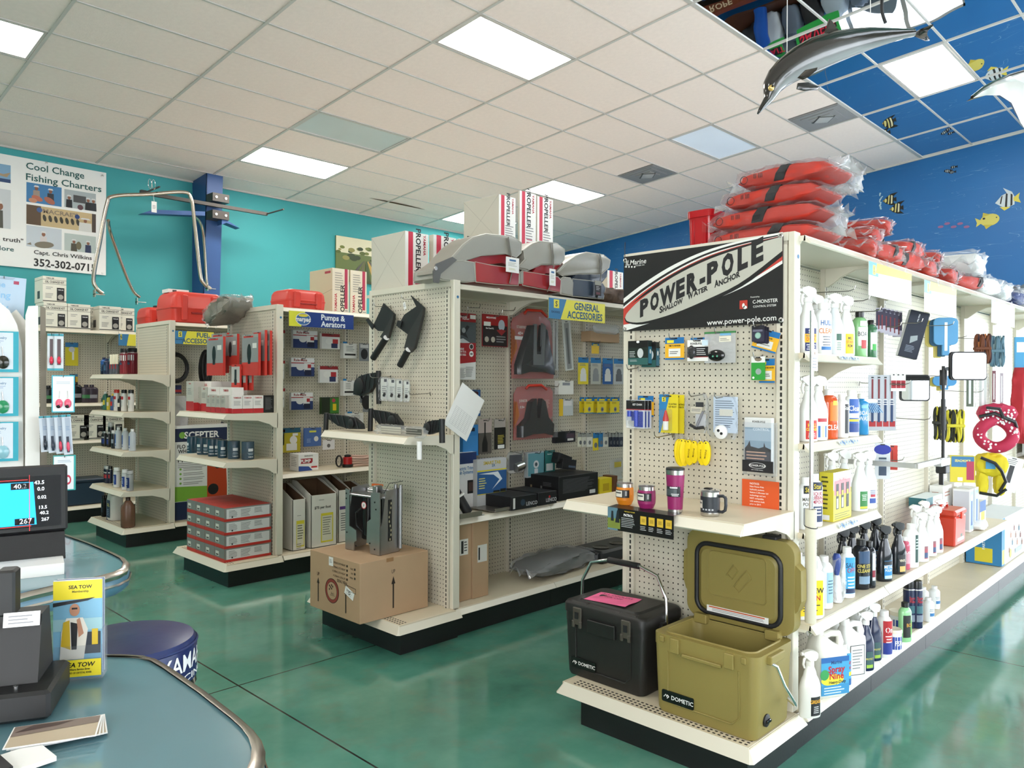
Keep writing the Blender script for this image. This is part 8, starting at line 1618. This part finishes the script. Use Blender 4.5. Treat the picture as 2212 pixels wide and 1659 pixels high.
at_=body.data.attributes.new('tone','FLOAT','POINT');at_.data.foreach_set('value',tn)
def fin(name,pts,th,lean,m=DK):
    ctr=Vector((0,0,0));P0=[dp(a,c,o)for a,c,o in pts];ctr=sum(P0,Vector())/len(P0)
    MB().loft([[ctr+(p-ctr)*k+FW*(s*th)for p in P0]for s,k in((-1,.80),(-.6,.97),(.6,.97),(1,.80))],m).build(name,r,40)
fin('dorsal_fin',[(1772,92,0),(1786,58,0),(1790,41,0),(1797,48,0),(1806,62,0),(1822,78,0)],.018,0)
fin('tail_fluke',[(1968,74,0),(1985,64,.0),(2016,52,-.12),(2014,58,-.1),(2003,68,0),(2002,78,.05),(2008,88,.14),(1998,88,.14),(1980,80,.02)],.010,0)
fin('flipper',[(1722,168,-.14),(1738,152,-.15),(1766,146,-.24),(1764,152,-.24),(1748,166,-.20),(1734,172,-.15)],.010,0)
fin('flipper',[(1722,180,.05),(1745,178,.08),(1772,188,.14),(1766,194,.14),(1738,196,.08),(1720,192,.05)],.010,0)
c=dp(1666,190,-.055);MB().at(Matrix.Translation(c)).lathe([(0,-.02),(.014,-.012),(.018,0),(.014,.012),(0,.02)],mat('gold_eye',(.85,.62,.22),.25,.6),n=14).at(None).build('eye_patch',r,60)
c=dp(1669,186,-.075);MB().at(Matrix.Translation(c)).lathe([(0,-.008),(.008,0),(0,.008)],BLKG,n=10).at(None).build('eye',r,60)
MB().tube([dp(1640,243,-.03),dp(1650,228,-.045),dp(1660,214,-.06)],.003,BLKG,5).build('mouth_line',r)
for px,py in((1700,132),(1880,60)):
    a=dp(px,py);top=a+r.location;MB().cyl(a,(a.x+.0,a.y+.0,ceil_z(top.y)-r.location.z),.0025,PAPER,5).build('hanging_line',r);MB().tube([(a.x+.014*math.cos(t),a.y,a.z-.01+.014*math.sin(t))for t in[2*PI*i/10 for i in range(10)]],.002,CHROME,4,closed=True).build('hook_eye',r)
MB().tube(smooth([dp(1913,50),dp(1905,20),dp(1908,-30),dp(1915,-60)]),.010,INK,8).build('bent_hanger',r,60)
r=thing('manta_figure','white bellied ray model with dark edged wing at the right edge','ray figure',atd(2215,220,4.2));DD=4.2
def rp(px,py,o=0):return atd(px,py,DD+o)-r.location
up_=[(2100,210,0),(2125,190,.05),(2150,176,.1),(2180,163,.15),(2220,152,.2),(2300,140,.2),(2380,160,.2),(2440,210,.1)];lo_=[(2101,212,0),(2130,206,-.03),(2160,206,-.06),(2185,222,-.1),(2205,265,-.15),(2240,320,-.2),(2340,330,-.2),(2438,214,-.1)]
WM=mat('ray_belly',(.75,.75,.73),.25,coat=.4);b=MB()
A_=[rp(*p)for p in up_];B_=[rp(*p)for p in lo_];M_=[(a+c)*.5-FW*.09 for a,c in zip(A_,B_)]
b.add(A_+M_+B_,[(i,i+1,8+i+1,8+i)for i in range(7)]+[(8+i,8+i+1,16+i+1,16+i)for i in range(7)],WM);b.build('belly',r,60)
MT=[(a+c)*.5+FW*.06 for a,c in zip(A_,B_)]
b=MB().add(A_+MT+B_,[(i,8+i,8+i+1,i+1)for i in range(7)]+[(8+i,16+i,16+i+1,8+i+1)for i in range(7)],mat('ray_back',(.20,.13,.07),.25,coat=.4));b.build('back',r,60)
MB().tube([tuple(p)for p in A_],.010,DK,6).build('dark_wing_edge',r,60)
MB().cyl((0,0,0),(0,0,ceil_z(r.location.y)-r.location.z),.003,WIRE,5).build('hanging_line',r)
# ================================================================ COUNTERS, STOOL, ELECTRONICS, SPINNER RACK
LAM=mat('blue_laminate',(.12,.24,.28),.16,bump=.02,bs=40,var=.10,vs=3,coat=.25)
EDGE=mat('edge_metal',(.55,.52,.47),.22,1);BAND=mat('blue_band',(.06,.15,.21),.3);OAK=mat('oak_panel',(.28,.15,.075),.5,var=.3,vs=9)
def counter(label,out,z,inner,name='service_counter'):
    """out: floor plan outline from the visible corner round; inner = base plan"""
    r=thing(name,label,'counter',(0,0,0));t=.052
    MB().prism(out,z-t,z-.001,LAM,'z').build('worktop',r)
    e=[(x,y,z-t/2)for x,y in out]
    cxy=Vector((sum(p[0]for p in out)/len(out),sum(p[1]for p in out)/len(out)))
    def off(d,zz):
        o=[];k=len(out)
        for i in range(k):
            a=Vector(out[i-1]);c=Vector(out[(i+1)%k]);n_=Vector((c.y-a.y,a.x-c.x)).normalized()
            p=Vector(out[i]); 
            if(p+n_*.01-cxy).length<(p-cxy).length:n_=-n_
            o.append((p.x+n_.x*d,p.y+n_.y*d,zz))
        return o
    MB().loft([off(-.002,z+.003),off(.010,z+.001),off(.016,z-.006),off(.012,z-.016),off(.0,z-.018)],EDGE,caps=False).build('top_edge_trim',r,50)
    MB().loft([off(.012,z-.016),off(.016,z-.028),off(.016,z-.044),off(.002,z-.058)],BAND,caps=False).build('edge_band',r,50)
    MB().loft([off(.0165,z-.026),off(.020,z-.030),off(.0165,z-.034)],EDGE,caps=False).build('edge_stripe',r,50)
    MB().prism(inner,.0,z-t,OAK,'z').build('cabinet',r);return r
O1=[tuple(onz(a,c,1.0)[:2])for a,c in((-260,1660),(-60,1480),(60,1418),(225,1418),(270,1419),(300,1421),(325,1428),(352,1444),(430,1498),(500,1553),(524,1575),(540,1597),(547,1620),(545,1645),(530,1680),(490,1730),(400,1800),(200,1900),(-100,2000))]
I1=[(x*.84-.02,y*.90)for x,y in O1]
counter('blue-topped service counter with metal edge nearest the camera',O1,1.0,I1)
O2=[tuple(onz(a,c,1.0)[:2])for a,c in((-200,1180),(-60,1136),(60,1140),(137,1156),(190,1175),(236,1195),(260,1207),(268,1217),(263,1229),(245,1238),(200,1250),(147,1260),(60,1280),(-60,1310),(-300,1360))]
I2=[(x*.70,y*1.0+.10)for x,y in O2]
counter('second blue-topped counter with metal edge behind the fish finder',O2,1.0,I2)
# ---- stool
r=thing('bar_stool','round navy vinyl stool with white lettering on its band beside the counter','stool',(.865,2.475,0));NVV=mat('navy_vinyl_seat',(.014,.026,.115),.28,bump=.06,bs=20);R_=.195
MB().lathe([(R_*.96,.582),(R_,.588),(R_,.69),(R_*.985,.70),(R_*.95,.712),(R_*.6,.722),(0,.725)],NVV,n=48).build('seat_cushion',r,50)
MB().lathe([(R_,.692),(R_+.004,.696),(R_,.700)],NVV,n=48,caps=False).build('piping',r,60);MB().lathe([(R_*.9,.557),(R_*1.0,.567),(R_*.98,.587)],CHROME,n=40).build('chrome_ring',r,60)
MB().cyl((0,0,.03),(0,0,.58),.03,CHROME,20).build('post',r,60);MB().lathe([(.20,0),(.21,.008),(.19,.02),(.05,.04),(.03,.06)],CHROME,n=36).build('base',r,50);MB().tube([(.14*math.cos(t),.14*math.sin(t),.22)for t in[2*PI*i/24 for i in range(24)]],.010,CHROME,8,closed=True).build('foot_ring',r,60)
b=MB();a0=R_*.40;arctext(b,'YAMAHA',.21,.655,.052,R_,P('f0f0f2'),.0015,wx=.85);arctext(b,'RACING',.20,.607,.020,R_,P('f0f0f2'),.0015,wx=2.1)
a0=.115
for ring,m_ in((.030,P('f0f0f2')),(.024,NVV)):
    vv=[]
    for i in range(20):
        t=2*PI*i/20;a=(a0-.075+ring*math.cos(t))/R_;vv.append(((R_+.001+(.0008 if ring<.03 else 0))*math.sin(a),-(R_+.001+(.0008 if ring<.03 else 0))*math.cos(a),.655+ring*math.sin(t)))
    b.add(vv,[tuple(range(20))],m_)
for k in range(3):t=PI/2+k*2*PI/3;arc(b,a0-.075+.012*math.cos(t),.655+.012*math.sin(t),.007,.022 if k==0 else .012,R_,P('f0f0f2'),.003,2)
b.build('lettering',r);r.rotation_euler.z=math.atan2(-.865,2.475)*1.0
# ---- fish finder on the far counter; its own frame faces the camera
def face(px,py,z=None,d=None):p=onz(px,py,z)if z is not None else atd(px,py,d);return p,math.atan2(-p.x,p.y)
p,rz=face(62,1222,1.0);r=thing('fish_finder','black fish finder display showing a blue screen with depth numbers','display',(p.x,p.y,1.003),rz+.05);dep=p.dot(FW);s=dep/FPX
def q_(px,py):return(px-62)*s,1.5+(829.5-py)*s-1.003
x0,z0=q_(-60,1160);x1,z1=q_(135,1015)
SC=MB().at(TR(0,0,0)@RX(-.10));SC.box(x0,-.02,z0,x1,.035,z1,BLK,ch=.006).at(None).build('display_housing',r,30)
SB_=mat('screen_blue',(.01,.33,.85),.4,emit=1.0,var=.3,vs=8);SK=mat('screen_black',(.004,.005,.008),.2,emit=.3,var=0);SWt=mat('screen_white',(.8,.85,.9),.4,emit=1.1,var=0);SR=mat('screen_red',(.7,.03,.03),.4,emit=.8,var=0)
e=MB().at(RX(-.10));sx0,sz0=q_(-50,1148);sx1,sz1=q_(122,1038)
e.quad((sx0,-.0207,sz0),(sx1,-.0207,sz0),(sx1,-.0207,sz1),(sx0,-.0207,sz1),SK)
a,c=q_(-50,1142),q_(62,1050);e.quad((a[0],-.0212,a[1]),(q_(76,0)[0],-.0212,a[1]),(c[0]+.01,-.0212,c[1]),(a[0],-.0212,c[1]),SB_)
for t_,px,py,h_ in(('40.2',46,1058,10),('267',56,1133,11),('43.5',81,1052,8),('0.0',84,1066,8),('0.02',86,1084,7),('13.5',88,1106,7),('40.2',90,1118,7),('267',92,1132,7)):
    u,w_=q_(px,py);e.text(t_,u,w_,h_*s,SWt,-.0216,.0004,bold=.02)
for(a,c,w_,h_)in((20,1045,80,1),(63,1095,1,100),(30,1144,72,1)):u,v_=q_(a,c);e.plate(u,v_,w_*s,h_*s*1.2,SR,-.0216)
for(a,c,w_,h_)in((46,1058,34,14),(54,1134,36,14)):u,v_=q_(a,c);e.plate(u,v_,w_*s,h_*s,SK,-.0214)
e.at(None).build('screen',r)
a=q_(20,1215);c=q_(128,1160);MB().prism([(-.05,a[1]+.0),(.08,a[1]+.0),(.03,c[1]),(-.02,c[1])],q_(-40,0)[0],c[0],BLK,'x').build('stand',r)
carton('white_display_plinth','white block under the fish finder on the far counter','plinth',(p+Vector((0,0,.0))-Vector((0,.16,0))if False else Vector((p.x-.10,p.y-.13,.998)),.29,.030,rz),.10,'dcdcd8')
# ---- black radio unit with sloping back on the near counter
p,rz=face(5,1572,1.0);r=thing('black_electronics_unit','black electronics stand with sloping panel, white label and blue triangle','electronics',(p.x,p.y,1.003),rz-.25);s=p.dot(FW)/FPX;r.scale=(.88,.88,.82)
MB().box(-.10,0,0,.068,.16,.052,BLK,ch=.006).build('base_box',r,30)
MB().prism([(.045,.045),(.075,.17),(.13,.17),(.16,.045)],-.14,.040,mat('satin_black',(.012,.012,.013),.6),'x').build('sloping_panel',r)
e=MB().at(TR(0,.045,.052)@RX(-.2));e.plate(.012,.115,.055,.026,PAPER,-.003).lines(.012,.121,.04,3,.006,GREYINK,-.0035);e.at(None).build('white_label',r);e=MB().at(TR(0,.045,.052)@RX(-.2)).add([(-.045,-.004,.103),(-.022,-.004,.103),(-.033,-.004,.121)],[(0,1,2)],P('3c6cb4')).text('N',-.04,.060,.024,P('3a3c40'),-.003,.001).at(None);e.build('panel_marks',r)
for k,x in enumerate((-.06,-.03,.01)):MB().lathe([(.004,.052),(.004,.054),(0,.055)],CHROME,c=(x,.02+.008*k,0),n=10).build('screw',r)
MB().at(TR(0,0,-.055)).cyl((-.09,.10,.19),(-.085,.09,.26),.022,BLK,16).lathe([(0,.25),(.03,.262),(.034,.285),(.02,.305),(0,.31)],BLK,c=(-.085,.09,0),n=18).box(-.03,.07,.225,.000,.11,.31,BLK,ch=.004).cyl((-.085,.09,.285),(-.015,.09,.275),.018,BLK,14).build('ball_mount',r,40)
# ---- brochure stand
p,rz=face(166,1474,1.0);r=thing('brochure_stand','clear holder with yellow and blue boating brochures on the near counter','brochure holder',(p.x,p.y,1.004),rz-.25);s=p.dot(FW)/FPX;w=100*s;h=215*s
for k in range(5):MB().box(-w*.48,.006+.005*k,.004,w*.46,.009+.005*k,h*(1.0 if k==0 else .985),P(('e8e8e6','4c7cb0','dcdcda','3c5c9c','e4e4e2')[k])).at(None).build('brochure',r)
e=MB();apply(e,[('r',0,.5,.96,.99,'7cb0cc'),('r',0,.90,.96,.19,'ecd82c'),('t','SEA TOW',.05,.93,.035,'1c1c1c'),('t','Membership',.05,.885,.022,'6c6424'),('r',0,.55,.96,.12,'9cc4cc'),('r',.25,.36,.4,.22,'2c3440'),('p',[(-.35,.2),(.12,.2),(.2,.5),(.10,.62),(-.22,.62),(-.32,.48)],'e2dcd0'),('p',[(-.33,.34),(-.14,.3),(-.16,.60),(-.28,.58)],'c8a828'),('p',[(-.12,.3),(-.02,.3),(0,.56),(-.14,.58)],'1c1c20'),('d',-.06,.70,.055,'b88468',.85,1.15),('r',-.06,.715,.11,.018,'17181c'),('p',[(.02,.42),(.12,.46),(.04,.62),(-.02,.60)],'b88468'),('r',.34,.42,.12,.16,'d8b82c'),('p',[(-.48,.78),(.35,.82),(.2,.79),(-.48,.74)],'2a2c30')],w,h,.0055,z0=.0);e.build('brochure_cover',r)
MB().box(-w/2,0,0,w/2,.002,h*.34,CLEAR).box(-w/2,0,0,w/2,.035,.003,CLEAR).box(-w/2,.033,0,w/2,.035,h*.9,CLEAR).box(-w/2,0,0,-w/2+.002,.035,h*.5,CLEAR).box(w/2-.002,0,0,w/2,.035,h*.5,CLEAR).build('clear_holder',r)
e=MB();apply(e,[('r',.05,.12,.86,.17,'ecd82c'),('t','SEA TOW',.05,.155,.045,'1c1c1c',1,.2),('t','Where Service Saves',.05,.11,.02,'1c1c1c',.8,.2),('t','PORT OF CRYSTAL RIVER',.05,.075,.018,'4c4c20',.8)],w,h,-.001);e.build('yellow_card',r)
# loose papers
p,rz=face(118,1598,1.0);r0=None
for k in range(4):
    o=MB().box(-.055,-.035,0,.055,.035,.0012,PAPER).add([(-.053,-.033,.0014),(.053,-.033,.0014),(.053,.033,.0014),(-.053,.033,.0014)],[(0,1,2,3)],P('b8a890')).add([(-.053,.0,.0018),(.053,.01,.0018),(.053,.033,.0018),(-.053,.033,.0018)],[(0,1,2,3)],P('7c6c64')).add([(-.05,.012,.0022),(.0,.018,.0022),(.02,.028,.0022),(-.03,.03,.0022)],[(0,1,2,3)],P('4c3c38')).build('postcard',None,loc=(p.x+.004*k,p.y+.003*k,1.0035+.0024*(3-k)),rz=rz-.15+.05*k)
    tag(o,'tan photo card in the small pile on the near counter, %s from the top'%ORD[k],'card')
p,rz=face(10,1665,1.0);o=MB().box(-.05,-.03,0,.05,.03,.006,PAPER).box(-.05,-.03,.006,.0,.03,.012,INK).build('notepad',None,loc=(p.x,p.y,1.0035),rz=rz+.3);tag(o,'white and black pad at the lower left corner of the near counter','notepad')
# ---- white display rack at the left edge
DR=2.98;s=DR/FPX;o0=atd(70,829.5,DR);rz=math.atan2(-o0.x,o0.y)
r=thing('display_rack','white wooden rack with pointed board tops and carded pendants at the left edge','display rack',(o0.x,o0.y,0),rz)
def K(px,py):return(px-70)*s,1.5+(829.5-py)*s
def KP(pts):return[K(a,c)for a,c in pts]
WH=mat('white_rack_paint',(.82,.80,.76),.45)
zf=K(0,3000)[1]
def down(pts):a=KP(pts);return[(a[0][0],.0)]+a+[(a[-1][0],.0)]
MB().prism(down([(54,1000),(51,760),(42,710),(28,680),(11,664),(-6,684),(-24,720),(-36,780),(-36,1000)]),0,.03,WH).build('pointed_board',r)
MB().prism(down([(66,1000),(64,740),(58,700),(40,675),(24,690),(24,1000)]),.06,.09,WH).build('pointed_board',r)
MB().prism(down([(84,1000),(80,668),(62,670),(57,690),(57,1000)]),-.02,.05,WH).build('post_board',r)
MB().prism(down([(97,1000),(94,672),(84,668),(84,1000)]),-.015,.0,P('7c7264',.6)).build('post_side',r)
MB().box(-.3,-.07,.0,.15,.18,.05,WH).build('rack_base',r)
def kcard(name,label,cat,x0,y0,x1,y1,spec,bg,y=-.03,t=.002,tilt=0,cut=None):
    a=K(x0,y1);c=K(x1,y0);w=c[0]-a[0];h=c[1]-a[1];b=MB().box(-w/2,0,0,w/2,t,h,P(bg));apply(b,spec,w,h)
    M_=Matrix.Translation((o0.x,o0.y,0))@RZ(rz);L=M_@Vector(((a[0]+c[0])/2,y,a[1]))
    g=thing(name,label,cat,L,rz);b.build('backing_card',g)
    MB().tube([(0,.03,h*.97),(0,-.012,h*.95),(0,-.016,h*1.0)],.0015,WIRE,5).build('hook',g);g.rotation_euler.y=tilt
    return g,w,h
for k,(y0,y1,c)in enumerate(((726,812,'23231a'),(822,905,'2c8c5c'),(917,1000,'8cbcc8'))):
    g,w,h=kcard('pendant_card','teal bordered white card with a %s teardrop pendant on the rack'%('dark olive','green','pale blue')[k],'jewellery card',-24,y0,45,y1,[('r',0,.5,1,1,'2ca4b8'),('r',-.06,.52,.84,.90,'d4dde6'),('t','Fishing Jewelry',-.08,.84,.06,'6c8cac',.9),('l',-.08,.76,.5,2,.04,'9caccc')],'2ca4b8')
    MB().at(TR(w*.10,-.006,h*.24)@RX(PI/2)).lathe([(0,.006),(.012,.005),(.020,0),(.018,-.004)],P(c,.12),n=20,sy=1.25).at(None).build('pendant',g,50);MB().cyl((w*.10,-.005,h*.40),(w*.08,-.004,h*.62),.0015,CHROME,5).build('pendant_wire',g)
for k,(x0,x1)in enumerate(((97,112),(110,127))):
    g,w,h=kcard('lure_pack','slim clear lure pack with red body hanging at the top of the rack, %s'%('left','right')[k],'lure pack',x0,728,x1,808,[('r',0,.96,1,.06,'3c9cac'),('r',0,.5,.4,.7,'5c4c50'),('r',0,.03,1,.06,'3c9cac')],'d0d4d8',y=-.05-.01*k)
    MB().at(TR(0,-.006,h*.28)).lathe([(0,-.016),(.007,-.008),(.006,.008),(0,.016)],P('d02844',.2),n=12).at(None).build('lure',g,50)
g,w,h=kcard('earring_card','teal bordered white card with a pair of pink earrings on the rack','jewellery card',105,818,148,898,[('r',0,.5,1,1,'3cacc0'),('r',0,.5,.9,.94,'eceef0'),('l',0,.82,.6,2,.04,'b8c4d0')],'3cacc0',y=-.07)
for sx in(-.18,.20):MB().at(TR(sx*w,-.005,h*.24)@RX(PI/2)).lathe([(0,.006),(.008,.005),(.012,0),(.010,-.003)],P('e8607c',.15),n=18,sy=1.5).lathe([(0,.0065),(.005,.0055),(.008,.001)],BLKG,c=(-.002,-.010,0),n=12).at(None).cyl((sx*w,-.004,h*.38),(sx*w*.9,-.003,h*.58),.001,CHROME,4).build('earring',g,50)
for k in range(4):
    g,w,h=kcard('lure_pack','tall clear lure pack in the lower rack row, %s from the left'%ORD[k],'lure pack',86+14*k,905-k,103+14*k,982+2*k,[('r',0,.97,1,.05,'3c9cac'),('r',.1,.5,.55,.85,'a8b4c4'),('r',.0,.25,.3,.4,'2c3444'),('l',.1,.7,.4,3,.04,'7c94b4')],'c8d0da',y=-.06-.012*k,tilt=-.06)
    MB().at(TR(0,-.006,h*.2)).lathe([(0,-.02),(.006,-.008),(.005,.012),(0,.02)],P(('1c2430','2c3444','c83850','e0506c')[k],.2),n=10).at(None).build('lure',g,50)
g,w,h=kcard('earring_card','teal card with pink beads half hidden behind the fish finder','jewellery card',108,990,150,1066,[('r',-.03,.5,.88,.94,'e6eaee'),('d',.15,.30,.14,'c02c48',.6),('d',.15,.30,.08,'e6eaee',.6),('l',0,.85,.6,2,.04,'9cb4c4')],'2ca4a0',y=-.08)
g,w,h=kcard('tide_chart','pale blue printed sheet with rounded corner standing behind the pointed boards','sheet',-30,600,53,690,[('t','Fishing',-.15,.55,.16,'8cb8dc'),('t','Daily',-.1,.25,.16,'8cb8dc'),('t','the',-.1,.8,.14,'8cb8dc'),('r',.28,.87,.12,.08,'a8405c'),('l',.1,.97,.5,2,.03,'8c98a8')],'b4c8dc',y=.13,tilt=.06)
# ================================================================ groups of repeats
_by={}
for o in C.objects:
    if o.parent is None and o.get('category')and not o.get('group'):_by.setdefault(o.name.split('.')[0],[]).append(o)
for k,v in _by.items():
    if len(v)>1:
        w=k.replace('_',' ');w=w+'es' if w.endswith(('s','x','sh','ch'))else w+'s'
        if k=='gondola_shelving':w='gondola shelving runs'
        for o in v:o['group']=w+' in the shop'
